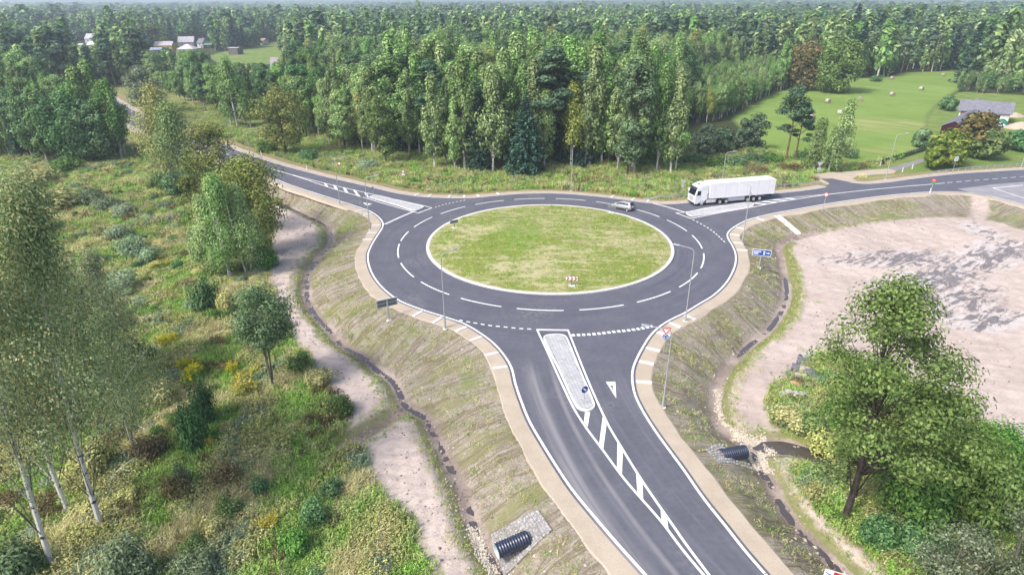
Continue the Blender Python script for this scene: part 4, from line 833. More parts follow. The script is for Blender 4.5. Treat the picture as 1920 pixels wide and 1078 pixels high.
# ------------------------------------------------------------------ vehicles
M_TRUCK = plain('white lorry paint', (.78, .79, .82), .3, 0, .5, .02); M_BOX = plain('white trailer panel', (.80, .80, .83), .35, 0, .5, .03, .6); M_GLASS = plain('tinted glass', (.012, .02, .03), .06, 0, .8, .1); M_CHAS = plain('dark chassis', (.035, .035, .045), .7); M_RIM = plain('steel rim', (.55, .56, .58), .35, .6, .5)
M_SKIRT = plain('grey side skirt', (.36, .37, .43), .5); M_LAMP = plain('lamp lens', (.75, .75, .70), .15); M_TAIL = plain('tail lamp', (.30, .01, .01), .3); M_TYRE = plain('tyre rubber', (.018, .018, .02), .85)
def wheel(parent, x, y, r, w, s):
    """s: +1 outer side towards +y"""
    a = [6.28319 * k / 20 for k in range(20)]; prof = [(-w / 2, r * .62), (-w / 2, r * .93), (-w * .36, r), (w * .36, r), (w / 2, r * .93), (w / 2, r * .62)]
    V = [(math.cos(t) * q, u, math.sin(t) * q) for u, q in prof for t in a]; F = [(i * 20 + k, i * 20 + (k + 1) % 20, (i + 1) * 20 + (k + 1) % 20, (i + 1) * 20 + k) for i in range(5) for k in range(20)]
    F.append(tuple(range(20)))
    o = MB().add(V, F[:-1], 0, True).add(V[:20], [tuple(range(20))]).build('wheel', M_TYRE, parent, (x, y, r))
    pr = [(w * .46, r * .64), (w * .40, r * .56), (w * .22, r * .40), (w * .30, r * .2), (w * .30, r * .02)]
    V = [(math.cos(t) * q, u * s, math.sin(t) * q) for u, q in pr for t in a]; F = [(i * 20 + k, i * 20 + (k + 1) % 20, (i + 1) * 20 + (k + 1) % 20, (i + 1) * 20 + k) for i in range(4) for k in range(20)]
    MB().add(V, F if s < 0 else [f[::-1] for f in F], 0, True).build('rim', M_RIM, o)
def xz_prism(mb, prof, y0, y1, mi=0):
    n = len(prof); V = [(x, y0, z) for x, z in prof] + [(x, y1, z) for x, z in prof]
    a = sum(prof[i][0] * prof[(i + 1) % n][1] - prof[(i + 1) % n][0] * prof[i][1] for i in range(n))
    F = [tuple(range(n)), tuple(range(n, 2 * n))[::-1]] + [(i, n + i, n + (i + 1) % n, (i + 1) % n) for i in range(n)]
    if a < 0: F = [f[::-1] for f in F]
    return mb.add(V, F, mi)
fr, bk = np.array(G(1301, 387.5)), np.array(G(1450, 374.5)); d = fr - bk; d /= np.linalg.norm(d); right = np.array((d[1], -d[0])); mid = fr - d * 16.5 + right * 1.27
T = thing('articulated_lorry', 'white articulated lorry with box trailer entering the roundabout', 'lorry', (mid[0], mid[1], 0), math.atan2(d[1], d[0]))
mb = MB().box((6.8, 0, 2.62), (13.6, 2.55, 2.76)); trailer = mb.build('trailer_box', M_BOX, T, bevel=.05)
mb = MB()
for zz in (1.28, 3.96):
    for yy in (-1.283, 1.283): mb.box((6.8, yy, zz), (13.5, .02, .09))
for xx in (.06, 13.54):
    for yy in (-1.283, 1.283): mb.box((xx, yy, 2.62), (.09, .02, 2.6))
mb.build('trailer_edge_trim', M_TRUCK, trailer)
for k in range(6): MB().box((1.3 + k * 2.25, 1.279, 2.62), (.02, .012, 2.55)).build('panel_joint', M_SKIRT, trailer); 
mb = MB().box((13.9, 0, 3.0), (.55, 2.0, 1.6)); mb.build('cooling_unit', M_TRUCK, T, bevel=.08)
for yy in (-.62, .62): MB().box((-.02, yy, 2.62), (.04, 1.2, 2.6)).build('rear_door', M_TRUCK, T)
mb = MB().box((6.5, 0, 1.12), (12.8, 1.0, .24)); mb.box((12.9, 0, .98), (6.0, .9, .22)); mb.build('chassis', M_CHAS, T)
for yy in (-1.2, 1.2): MB().box((7.9, yy, .80), (3.6, .05, .74)).build('side_skirt', M_SKIRT, T, bevel=.02)
MB().box((.25, 0, .65), (.1, 2.4, .2)).box((.9, 0, .95), (1.2, 2.3, .12)).build('rear_bumper', M_CHAS, T)
for yy in (-1.0, 1.0): MB().box((.19, yy, .68), (.04, .34, .14)).build('tail_light', M_TAIL, T)
for x in (5.5, 4.2, 2.9, 11.25, 9.95):
    for yy, s in ((1.05, 1), (-1.05, -1)): wheel(T, x, yy, .50, .40, s)
for yy, s in ((1.07, 1), (-1.07, -1)): wheel(T, 15.0, yy, .50, .34, s)
for yy in (-1.02, 1.02): MB().box((13.05, yy, .72), (1.9, .5, .62)).build('fuel_tank', plain('pale tank', (.62, .62, .64), .35, .3), T, bevel=.1)
prof = [(14.15, 1.0), (14.42, .95), (14.46, .55), (15.6, .55), (15.64, .95), (15.7, .42), (16.42, .38), (16.52, .9), (16.50, 1.95), (16.20, 3.05), (16.02, 3.38), (15.6, 3.62), (14.9, 3.84), (14.25, 3.92), (14.15, 3.85)]
cab = xz_prism(MB(), prof, -1.24, 1.24).build('cab', M_TRUCK, T, bevel=.09)
xz_prism(MB(), [(16.535, 1.98), (16.24, 3.02), (16.20, 3.02), (16.49, 1.98)], -1.08, 1.08).build('windscreen', M_GLASS, cab)
xz_prism(MB(), [(16.26, 3.06), (16.42, 3.10), (16.10, 3.42), (15.98, 3.40)], -1.12, 1.12).build('sun_visor', M_CHAS, cab, bevel=.02)
for s in (1, -1):
    xz_prism(MB(), [(15.35, 2.02), (16.30, 2.02), (16.10, 2.80), (15.35, 2.86)], s * 1.235, s * 1.252).build('side_window', M_GLASS, cab)
    xz_prism(MB(), [(15.30, .98), (16.42, .98), (16.40, 1.97), (15.30, 1.97)], s * 1.238, s * 1.247).build('door', M_TRUCK, cab)
    MB().box((15.42, s * 1.26, 1.85), (.2, .04, .05)).build('door_handle', M_CHAS, cab)
    MB().box((16.32, s * 1.42, 2.55), (.16, .22, .62)).box((16.32, s * 1.28, 2.86), (.08, .3, .06)).build('mirror', M_TRUCK, cab, bevel=.03)
    MB().box((16.47, s * .92, .72), (.06, .42, .2)).build('headlight', M_LAMP, cab, bevel=.02)
    xz_prism(MB(), [(13.9, 1.1), (14.3, 1.1), (14.3, 3.8), (14.05, 3.55)], s * 1.18, s * 1.22).build('side_fairing', M_TRUCK, cab)
    MB().box((14.75, s * 1.252, 3.2), (.9, .01, .04)).build('cab_groove', M_SKIRT, cab)
for k in range(4): MB().box((16.54, 0, 1.02 + k * .2), (.02, 1.5, .07)).build('grille_bar', M_CHAS, cab)
MB().box((16.45, 0, .5), (.14, 2.3, .24)).build('front_bumper', M_CHAS, cab, bevel=.03)
MB().box((15.1, 0, 3.80), (.62, .62, .05)).build('roof_hatch', M_CHAS, cab)
xz_prism(MB(), [(14.2, 3.88), (15.3, 3.74), (14.3, 4.06)], -1.05, 1.05).build('roof_spoiler', M_TRUCK, cab, bevel=.03)

fw, rw = np.array(G(1153.8, 391.8)), np.array(G(1173.2, 396.2)); d = fw - rw; d /= np.linalg.norm(d); right = np.array((d[1], -d[0])); mid = (fw + rw) / 2 + right * .86
C_ = thing('hatchback_car', 'silver hatchback car driving round the central island', 'car', (mid[0], mid[1], 0), math.atan2(d[1], d[0]))
M_SILV = plain('silver car paint', (.42, .43, .46), .28, .35, .5, .02)
st = [(-2.02, .66, .42, .70, .0), (-1.95, .80, .30, .95, .0), (-1.5, .86, .24, .98, 0), (-.6, .87, .22, .96, 0), (.5, .87, .22, .94, 0), (1.0, .86, .24, .92, 0), (1.55, .82, .26, .80, 0), (1.95, .72, .32, .66, 0), (2.06, .55, .40, .58, 0)]
V = []; 
for x, w, zb, zt_, _ in st: V += [(x, -w * .9, zb), (x, -w, zb + .15), (x, -w, zt_ - .12), (x, -w * .9, zt_), (x, w * .9, zt_), (x, w, zt_ - .12), (x, w, zb + .15), (x, w * .9, zb)]
F = [(i * 8 + k, i * 8 + (k + 1) % 8, (i + 1) * 8 + (k + 1) % 8, (i + 1) * 8 + k) for i in range(8) for k in range(8)] + [tuple(range(8))[::-1], tuple(range(64, 72))]
F = [f[::-1] for f in F]
body = MB().add(V, F, 0, True).build('body', M_SILV, C_)
gs = [(-1.92, .74, .62, .93, 1.06), (-1.55, .78, .64, .95, 1.44), (-.9, .79, .64, .95, 1.50), (-.1, .79, .63, .94, 1.48), (.45, .78, .62, .92, 1.36), (1.08, .76, .70, .90, .93)]
V = []
for x, wb, wt, zb, zt_ in gs: V += [(x, -wb, zb), (x, -wt, zt_), (x, wt, zt_), (x, wb, zb)]
n_ = len(gs); sideL = [(i * 4 + 2, i * 4 + 3, i * 4 + 7, i * 4 + 6) for i in range(n_ - 1)]; sideR = [(i * 4, i * 4 + 1, i * 4 + 5, i * 4 + 4) for i in range(n_ - 1)]; roof = [(i * 4 + 1, i * 4 + 2, i * 4 + 6, i * 4 + 5) for i in range(n_ - 1)]
flip = lambda fs: [f[::-1] for f in fs]
MB().add(V, flip(sideL) + flip(sideR) + flip(roof[1:4]) + [(0, 1, 2, 3)], 0, True).build('cabin', M_SILV, C_)
def glass(pts, name):
    MB().add(pts, [tuple(range(len(pts)))]).build(name, M_GLASS, C_)
lerp = lambda a, b, t: tuple(a[i] + (b[i] - a[i]) * t for i in range(3))
up = lambda p, k=.012: (p[0], p[1] + math.copysign(k, p[1]), p[2] + .004)
for sd_ in (0, 1):
    b_ = lambda i: V[i * 4 + (3 if sd_ else 0)]; t_ = lambda i: V[i * 4 + (2 if sd_ else 1)]
    for i, j, n1 in ((1, 2, 'rear_window'), (2, 3, 'side_window'), (3, 4, 'side_window')):
        P = [lerp(b_(i), t_(i), .16), lerp(b_(j), t_(j), .16), lerp(b_(j), t_(j), .86), lerp(b_(i), t_(i), .86)]; c = [sum(p[k] for p in P) / 4 for k in range(3)]
        P = [up(lerp(p, c, .07)) for p in P]; glass(P if not sd_ else P[::-1], n1)
    P = [up(lerp(b_(4), t_(4), .18)), up(lerp(b_(5), t_(5), .3)), up(lerp(b_(4), t_(4), .8))]; glass(P if not sd_ else P[::-1], 'front_quarter_window')
glass([(1.10, -.70, .95), (1.10, .70, .95), (.48, .58, 1.37), (.48, -.58, 1.37)], 'windscreen')
glass([(-1.96, .62, 1.02), (-1.96, -.62, 1.02), (-1.62, -.58, 1.41), (-1.62, .58, 1.41)], 'tailgate_window')
for yy, s in ((.78, 1), (-.78, -1)):
    wheel(C_, 1.28, yy, .31, .2, s); wheel(C_, -1.28, yy, .31, .2, s)
    MB().box((2.0, s * .58, .62), (.12, .3, .12)).build('headlight', M_LAMP, C_, bevel=.02); MB().box((-1.99, s * .70, .84), (.1, .16, .26)).build('tail_light', M_TAIL, C_, bevel=.02)
    MB().box((.78, s * .93, .98), (.14, .2, .12)).build('mirror', M_SILV, C_, bevel=.03); MB().box((0, s * .868, .40), (2.0, .03, .06)).build('side_strip', M_CHAS, C_)
MB().box((-2.03, 0, .48), (.08, 1.3, .16)).build('rear_bumper', M_CHAS, C_, bevel=.03); MB().box((-2.04, 0, .70), (.02, .5, .12)).build('number_plate', M_WHITE, C_); MB().box((2.05, 0, .50), (.06, .9, .12)).build('grille', M_CHAS, C_)

# ------------------------------------------------------------------ hay bales, pipes, dwarf conifers
def hay_mat():
    t = NT('hay'); n = t.noise(6, 5, .7); r = t.xyz(); sp = t.noise(14, 3)
    return t.done(t.mix(t.rng(n, .3, .7), (.25, .20, .13), (.38, .315, .22)), .95, t.bump(sp, .8, .1), 0, .1)
M_HAY = hay_mat(); M_NET = plain('bale net', (.42, .385, .36), .8)
bm_ = MB(); a = [6.28319 * k / 24 for k in range(24)]; pr = [(-.75, .05), (-.76, .5), (-.74, .74), (-.66, .80), (.66, .80), (.74, .74), (.76, .5), (.75, .05)]
V = [(math.cos(t) * q * (1 if math.sin(t) > -.8 else .97), u, max(math.sin(t) * q, -.72) + .72) for u, q in pr for t in a]; bm_.add(V, [(i * 24 + k, (i + 1) * 24 + k, (i + 1) * 24 + (k + 1) % 24, i * 24 + (k + 1) % 24)[::-1] for i in range(7) for k in range(24)], 0, True); bale_me = bm_.mesh('bale', M_HAY)
net = MB(); 
V = [(math.cos(t) * .812, u, max(math.sin(t) * .812, -.72) + .72) for u in (-.62, .62) for t in a]; net.add(V, [(k, 24 + k, 24 + (k + 1) % 24, (k + 1) % 24)[::-1] for k in range(24)], 0, True); net_me = net.mesh('bale_net', M_NET)
for px, py, rz, lab in ((1552, 193, .3, 'hay bale below the brown chestnut, second nearest of its row'), (1612.4, 190, -.4, 'hay bale in mid field right of the lime tree'), (1672.5, 180, .2, 'hay bale between two others in the middle of the mown field'), (1726.6, 169.5, .6, 'hay bale alone toward the young plantation'),
                    (1672.5, 149.5, .1, 'hay bale near the dark bush at the forest edge'), (1768.7, 143.5, -.2, 'farthest hay bale in the top corner of the field'), (1522.8, 223, .2, 'nearest hay bale beside the tall pines'), (1574, 215, .9, 'hay bale behind the birch crown at the field edge')):
    x, y, z = spot(px, py); r = thing('hay_bale', lab, 'hay bale', (x, y, z - .05), rz, 'round hay bales on the mown field'); r.scale = (1.0,) * 3; obj('bale', bale_me, r); obj('bale_net', net_me, r)
def pipe_bit(px, py, z, L, r, ang, tilt, col, lab, dark=None):
    x, y = G(px, py, z); zz = float(tz(x, y)[0]); x, y = G(px, py, zz + r * .6); zz = float(tz(x, y)[0]); rnd = random.Random(int(px * 7))
    root = thing('concrete_pipe', lab, 'concrete pipe', (x, y, zz + r * (.85 if tilt < 1 else .1)), 0, 'discarded concrete pipes by the big tree'); root.rotation_euler = (0, tilt, ang)
    a = [6.28319 * k / 20 for k in range(20)]; pr = [(-L / 2, r * .8), (-L / 2, r), (L / 2 - .12, r), (L / 2 - .1, r * .93), (L / 2, r * .93), (L / 2, r * .8), (-L / 2, r * .8)]
    V = [(u, math.cos(t) * q, math.sin(t) * q) for u, q in pr for t in a]; m = MB().add(V, [(i * 20 + k, i * 20 + (k + 1) % 20, (i + 1) * 20 + (k + 1) % 20, (i + 1) * 20 + k) for i in range(6) for k in range(20)], 0, False)
    m.build('pipe_shell', col, root)
    if dark: 
        V = [(u, math.cos(t) * r * 1.01, math.sin(t) * r * 1.01) for u in (-L * .45, -L * .02) for t in a]; MB().add(V, [(k, (k + 1) % 20, 20 + (k + 1) % 20, 20 + k) for k in range(20)]).build('tar_coat', dark, root)
cA, cB, cC, cD = plain('weathered concrete', (.36, .335, .30), .9, 0, .1, .15, 3), plain('pale concrete pipe', (.43, .41, .385), .9, 0, .1, .12, 3), plain('slate grey concrete', (.13, .135, .165), .8, 0, .2, .2, 4), plain('orange clay pipe', (.52, .33, .18), .8, 0, .2, .15, 4)
for px, py, L, r, an, ti, c, lab, dk in ((1509, 668, 1.3, .42, .4, 0, cB, 'white concrete pipe with dark mouth, topmost of the heap', None), (1503.5, 680, 1.1, .45, -.5, 0, cC, 'slate grey pipe under the white one', None), (1518, 685, 1.0, .45, -.5, 0, cC, 'slate grey pipe half under the leaves', None), (1494, 692, 1.1, .46, -.5, 0, cC, 'large slate grey pipe at the outer end of the heap', None),
      (1508, 696, 1.0, .46, -.5, 0, cA, 'beige pipe squeezed between two slate grey ones', None), (1517, 701, 1.0, .46, -.5, 0, cC, 'slate grey pipe lowest in the heap beside the shrubs', None), (1453.5, 722, .7, .42, 0, 1.57, cB, 'upright concrete ring with a pale rim apart from the heap', None), (1468, 707, .5, .48, .3, 1.45, cA, 'pale concrete ring, upper one of the leaning pair', None),
      (1468, 714, .5, .50, .1, 1.4, cA, 'pale concrete ring, lower one of the leaning pair', None), (1468, 725, .7, .42, .2, 1.57, cB, 'short pale ring in the weeds below the leaning pair', None), (1491, 722, 1.1, .36, -.15, 0, cD, 'orange clay pipe lying in the weeds', None), (1500, 706, 1.2, .34, -.25, 0, cA, 'thin beige pipe in front of the slate grey heap', None),
      (1469, 744, .9, .42, 1.5, .2, cB, 'half-buried pale pipe, first of the row of four', None), (1480, 741, .9, .45, 1.5, .2, cB, 'half-buried pale pipe, second of the row of four', None), (1493, 744, .9, .46, 1.5, .2, cB, 'half-buried pale pipe, third of the row of four', None), (1506, 744, .9, .44, 1.5, .2, cB, 'half-buried pale pipe, last of the row of four', None), (1511, 722, 1.3, .22, 1.3, .3, cB, 'slim white pipe standing tilted among the weeds', None)):
    pipe_bit(px, py, -2.2, L, r, an, ti, c, lab, dk)

# ------------------------------------------------------------------ houses
def wall_mat(name, c): return plain(name, c, .85, 0, .1, .08, 1.5)
def roof_mat(name, c):
    t = NT(name); xy = t.xyz(); w = t.noise(1.2, 4); k = t.math('SINE', t.math('MULTIPLY', xy[0], 18))
    return t.done(t.mix(t.rng(w, .35, .7), tuple(x * .82 for x in c), tuple(x * 1.12 for x in c)), .8, t.bump(k, .25, .04), 0, .2)
M_FRAME = plain('white window frame', (.75, .75, .74), .5)
def house(cx, cy, w, dp, hw, hr, rz, wall, roof, label, name='house', wins=2, chimney=True, hip=False, cat='house', dark_gable=None, lean=None, doors=1, ov=.35):
    z = float(tz(cx, cy)[0]); r = thing(name, label, cat, (cx, cy, z), rz); x, y = w / 2, dp / 2
    mb = MB(); V = [(-x, -y, -.4), (x, -y, -.4), (x, y, -.4), (-x, y, -.4), (-x, -y, hw), (x, -y, hw), (x, y, hw), (-x, y, hw)]; F = [(0, 1, 5, 4), (1, 2, 6, 5), (2, 3, 7, 6), (3, 0, 4, 7)]
    if not hip: V += [(-x, 0, hw + hr), (x, 0, hw + hr)]; F += [(4, 7, 8)[::-1], (5, 9, 6)[::-1]]
    mb.add(V, F).build('wall', wall, r)
    e = ov; ex = x + e; ey = y + e; zo = -e * hr / y; hx = max(0, ex - ey) if hip else ex; t = .14
    T_ = [(-ex, -ey, hw + zo), (ex, -ey, hw + zo), (ex, ey, hw + zo), (-ex, ey, hw + zo), (-hx, 0, hw + hr), (hx, 0, hw + hr)]
    V = [(a, b, c + t) for a, b, c in T_] + [(a, b, c + .01) for a, b, c in T_]
    ro = MB().add(V, [(0, 1, 5, 4), (2, 3, 4, 5), (1, 2, 5), (3, 0, 4), (0, 3, 2, 1)[::1]] if hip else [(0, 1, 5, 4), (2, 3, 4, 5), (7, 6, 10, 11), (9, 8, 11, 10), (0, 6, 7, 1), (2, 8, 9, 3), (1, 7, 11, 5), (5, 11, 8, 2), (0, 4, 10, 6), (4, 3, 9, 10)]).build('roof', roof, r)
    if chimney: MB().box((w * .22, .25, hw + hr + .3), (.6, .6, 1.5)).build('chimney', wall_mat('chimney brick', (.33, .17, .12)), ro)
    for s, off in ((-1, 0), (1, 0)):
        for k in range(wins):
            u = -x + w * (k + .7) / (wins + .4); fr_ = MB().box((u, s * (y + .01), hw * .58), (1.15, .06, 1.25)).build('window', M_FRAME, r); MB().box((u, s * (y + .045), hw * .58), (.95, .02, 1.05)).build('pane', M_GLASS, fr_)
    for k in range(doors): MB().box((x - 1.2, -y - .012, 1.0), (.95, .06, 2.0)).build('door', plain('brown door', (.14, .07, .04), .6), r)
    return r
WW, GR, YW, RD = wall_mat('white render', (.62, .61, .62)), roof_mat('grey slate roof', (.19, .19, .23)), wall_mat('ochre render', (.62, .42, .10)), wall_mat('maroon boards', (.055, .013, .024))
# farmhouse by the field
A, B = np.array(G(1795, 222.5, -.6)), np.array(G(1889, 230.5, -.6)); rz = math.atan2(*(B - A)[::-1]); n_ = np.array((-math.sin(rz), math.cos(rz))); c = (A + B) / 2 + n_ * 4.6; w_ = np.linalg.norm(B - A)
FH = house(c[0], c[1], w_, 9.2, 3.1, 2.6, rz, WW, GR, 'long white farmhouse with grey slate roof beside the mown field', 'farmhouse', 3, False, doors=0, ov=.6)
MB().box((-w_ / 2 + 2.0, -4.62, 1.5), (3.2, .06, 2.4)).build('garage_door', plain('brick red door', (.34, .14, .09), .7), FH); MB().box((-w_ * .18, .3, 5.9), (.7, .7, 1.3)).build('chimney', GR, FH)
A, B = np.array(G(1761, 256, -.6)), np.array(G(1801, 232, -.6)); rz = math.atan2(*(B - A)[::-1]); n_ = np.array((math.sin(rz), -math.cos(rz))); c = (A + B) / 2 + n_ * 2.7
house(c[0], c[1], np.linalg.norm(B - A) + 1, 5.4, 3.4, 1.5, rz, RD, GR, 'maroon timber barn with grey roof behind the chestnut tree', 'barn', 0, False, cat='barn', doors=0)
x, y, z = spot(1864, 250); house(x, y + 2, 4.2, 4, 2.2, .5, rz * .1 - .1, wall_mat('weathered boards', (.27, .25, .28)), roof_mat('pale sheet roof', (.55, .56, .60)), 'small grey shed with a pale sheet roof in the farmyard', 'shed', 1, False, cat='shed')
x, y, z = spot(1877, 234); r = thing('tarpaulin_cover', 'green tarpaulin thrown over a heap beside the farmhouse wall', 'tarpaulin', (x, y, z), -.2); rnd = random.Random(2)
V = [((i / 8 - .5) * 4.6, (j / 8 - .5) * 3.6, max(0, 1.7 - 2.6 * ((i / 8 - .5) ** 2 + (j / 8 - .55) ** 2) * 3 + rnd.uniform(-.12, .12))) for j in range(9) for i in range(9)]
MB().add(V, [(j * 9 + i, j * 9 + i + 1, (j + 1) * 9 + i + 1, (j + 1) * 9 + i) for j in range(8) for i in range(8)]).build('sheet', plain('green tarpaulin', (.02, .17, .09), .4, 0, .5), r); MB().box((0, .2, .35), (3.2, 2.4, .7), taper=.8).build('covered_heap', M_CHAS, r)
for px, py, s, lab in ((1902, 219, 1.4, 'sand heap behind the farmhouse gable'), (1912, 240, 1.9, 'sand heap on the farmyard lawn')):
    x, y, z = spot(px, py); rnd = random.Random(px); k = 14
    V = [(0, 0, 1.0 * s)] + [(math.cos(6.283 * i / k) * q * s * rnd.uniform(.85, 1.15) * 1.7, math.sin(6.283 * i / k) * q * s * rnd.uniform(.85, 1.15), h * s) for q, h in ((.5, .75), (1.0, .42), (1.7, -.1)) for i in range(k)]
    F = [(0, 1 + i, 1 + (i + 1) % k) for i in range(k)] + [(1 + j * k + i, 1 + (j + 1) * k + i, 1 + (j + 1) * k + (i + 1) % k, 1 + j * k + (i + 1) % k) for j in range(2) for i in range(k)]
    o = MB().add(V, F, 0, True).build('sand_heap', M_SHOULDER, None, (x, y, z)); tag(o, lab, 'sand heap', 'sand heaps in the farmyard')
# village across the fields
for px0, px1, py, dp, hw, hr, wl, rf, lab, nm, hip, wn in (
    (291, 322, 97.5, 9, 4.6, 2.8, YW, roof_mat('lilac sheet roof', (.48, .44, .48)), 'ochre yellow house with lilac roof in the village', 'house', False, 3), (282, 301, 101.5, 7, 2.6, 1.6, WW, roof_mat('blue grey roof', (.38, .42, .52)), 'low white outbuilding before the ochre house', 'outbuilding', False, 1),
    (333, 362, 100.5, 11, 3.0, 3.2, wall_mat('cream render', (.66, .60, .42)), roof_mat('pale hip roof', (.58, .55, .60)), 'cream house with a wide pale hipped roof', 'house', True, 3), (334, 360, 88.5, 12, 4, 4.2, wall_mat('grey boards', (.38, .37, .38)), roof_mat('striped grey roof', (.42, .40, .44)), 'grey boarded house with big grey roof behind the hipped one', 'house', False, 2),
    (372, 383, 90.5, 9, 4, 3.4, WW, GR, 'small white house with dark slate gable in the village', 'house', False, 1), (383, 397, 91.5, 6, 2.8, 1.2, RD, roof_mat('green roof', (.10, .26, .18)), 'low shed with a green roof in the village', 'shed', False, 1),
    (430, 448, 103.5, 8, 4.6, .4, wall_mat('brown boards', (.17, .14, .14)), roof_mat('flat grey roof', (.40, .40, .42)), 'brown box-like barn standing alone on the village meadow', 'barn', False, 0), (444, 458, 85.5, 10, 4.5, 3.5, WW, GR, 'white village house beside the round dark tree', 'house', False, 2),
    (488, 497, 84.5, 8, 3.2, 2.2, WW, roof_mat('rust roof', (.42, .24, .20)), 'little white house at the far edge of the village meadow', 'house', False, 1), (161, 179, 82, 11, 4.5, 4, WW, roof_mat('pale slate', (.50, .50, .58)), 'white house with pale slate roof among the distant trees', 'house', False, 2),
    (180, 196, 88, 9, 5, 3, wall_mat('pink brick', (.42, .24, .20)), roof_mat('pink roof', (.52, .46, .48)), 'pink brick house beside the white one among the distant trees', 'house', False, 2), (165, 181, 92, 9, 3.0, 2.6, WW, roof_mat('white sheet roof', (.66, .66, .70)), 'white-roofed annexe in front of the pink brick house', 'outbuilding', False, 1),
    (146, 154, 96, 8, 3.2, 2, WW, roof_mat('white sheet roof', (.66, .66, .70)), 'narrow white house glimpsed between tree crowns', 'house', False, 1), (69, 82, 92, 9, 3.5, 2.2, WW, GR, 'white house in the trees farthest from the village meadow', 'house', False, 2), (509, 521, 138, 6, 3.6, 4.2, WW, roof_mat('mauve roof', (.38, .34, .38)), 'white cottage with a steep mauve roof among the birches', 'cottage', False, 1)):
    A, B = np.array(G(px0, py, -1)), np.array(G(px1, py, -1)); c = (A + B) / 2; w_ = np.linalg.norm(B - A); house(c[0], c[1] + dp / 2, w_, dp, hw, hr, random.Random(px0).uniform(-.25, .25), wl, rf, lab, nm, wn, dp > 8, hip, nm, doors=1 if wn else 0)
# ------------------------------------------------------------------ trees and plants: kinds
LM = {
 'birch': leaf_mat('birch leaves', [(.052, .102, .030), (.080, .138, .043), (.125, .188, .068), (.195, .248, .105)], .38, .02, .28, 2.3),
 'goldbirch': leaf_mat('yellowing birch leaves', [(.09, .125, .035), (.135, .16, .05), (.195, .205, .065), (.26, .25, .085)], .35, .015, .15),
 'greybirch': leaf_mat('thin grey olive leaves', [(.058, .092, .038), (.088, .128, .055), (.135, .175, .085), (.225, .25, .145), (.16, .14, .055)], .4, .015, .12, 2.4),
 'alder': leaf_mat('dark alder leaves', [(.026, .055, .024), (.040, .080, .034), (.062, .110, .048), (.095, .145, .066)], .35, .015, .2, 2.5),
 'aspen': leaf_mat('mid green leaves', [(.042, .088, .028), (.068, .126, .040), (.105, .168, .058), (.165, .222, .085)], .38, .02, .28, 2.3),
 'oak': leaf_mat('oak leaves', [(.035, .065, .012), (.06, .095, .018), (.10, .13, .03), (.17, .17, .035)], .35, .02, .2),
 'maple': leaf_mat('fresh maple leaves', [(.045, .095, .018), (.075, .14, .028), (.11, .18, .04), (.15, .22, .06)], .4, .012, .12, 1.5),
 'rust': leaf_mat('browning leaves', [(.05, .055, .018), (.085, .08, .028), (.125, .105, .034), (.17, .13, .045)], .3, .006, .15, 1.6),
 'spruce': leaf_mat('spruce needles', [(.016, .040, .028), (.025, .058, .040), (.042, .082, .058), (.07, .115, .082)], .12, .015, .22),
 'pine': leaf_mat('pine needles', [(.022, .048, .028), (.036, .07, .040), (.058, .095, .055), (.085, .12, .07)], .15, .015, .2),
 'willow': leaf_mat('silver willow leaves', [(.075, .115, .055), (.11, .15, .08), (.155, .20, .115), (.215, .255, .165)], .3, .01, .15, 1.35),
 'dry': leaf_mat('bare twigs', [(.24, .20, .17), (.33, .28, .25)], .1, k=1),
 'bush': leaf_mat('bush leaves', [(.035, .08, .022), (.06, .115, .032), (.09, .15, .04), (.13, .19, .055)], .35, .025, .25),
 'straw': leaf_mat('dry grass', [(.19, .165, .075), (.27, .235, .115), (.35, .30, .165), (.12, .135, .045)], .4, .015, .15, 2.7),
 'herb': leaf_mat('green herbs', [(.05, .095, .02), (.085, .14, .03), (.125, .18, .045), (.17, .215, .07)], .35, .025, .2, 3.3),
 'olive': leaf_mat('olive herbs', [(.085, .095, .032), (.13, .135, .05), (.175, .17, .07), (.24, .21, .10)], .3, .02, .2, 3.3),
 'glau': leaf_mat('grey green herbs', [(.075, .115, .065), (.115, .155, .095), (.165, .205, .13)], .3, .015, .15, 2.5),
 'gold': leaf_mat('yellow flower heads', [(.46, .38, .02), (.56, .47, .03), (.60, .50, .06)], .3, .01, .1, 1),
 'brown': leaf_mat('brown weeds', [(.10, .08, .038), (.15, .118, .058), (.20, .165, .09)], .2, .015, .2, 1.3),
 'white': leaf_mat('white flowers', [(.45, .48, .42), (.55, .57, .52)], .2, .01, .1, 1),
}
def bark(name, a, b, sc=6, birch=False):
    t = NT(name); co = t.obj_co(); n = t.noise(1, 4, .6, t.mapping(co, scale=(sc * .5, sc * .5, sc * (1.0 if birch else .25))))
    c = t.mix(t.rng(n, .56, .62) if birch else t.rng(n, .35, .65), a, b); return t.done(c, .9, None, 0, .1)
BK = {'birch': bark('birch bark', (.62, .60, .58), (.05, .045, .045), 3.2, True), 'grey': bark('grey bark', (.16, .145, .125), (.085, .075, .065)), 'dark': bark('dark bark', (.075, .06, .055), (.035, .03, .028)), 'pine': bark('pine bark', (.26, .15, .085), (.13, .08, .055)), 'pale': bark('pale aspen bark', (.42, .41, .38), (.22, .21, .19))}
class Geo:
    def __init__(s): s.V = []; s.F = []; s.M = []; s.n = 0
    def add(s, V, F, mi): s.V.append(V); s.F.append(F + s.n); s.M.append(np.full(len(F), mi)); s.n += len(V)
    def mesh(s, name, mats): return mesh_np(name, np.concatenate(s.V), np.concatenate(s.F), mats, np.concatenate(s.M))
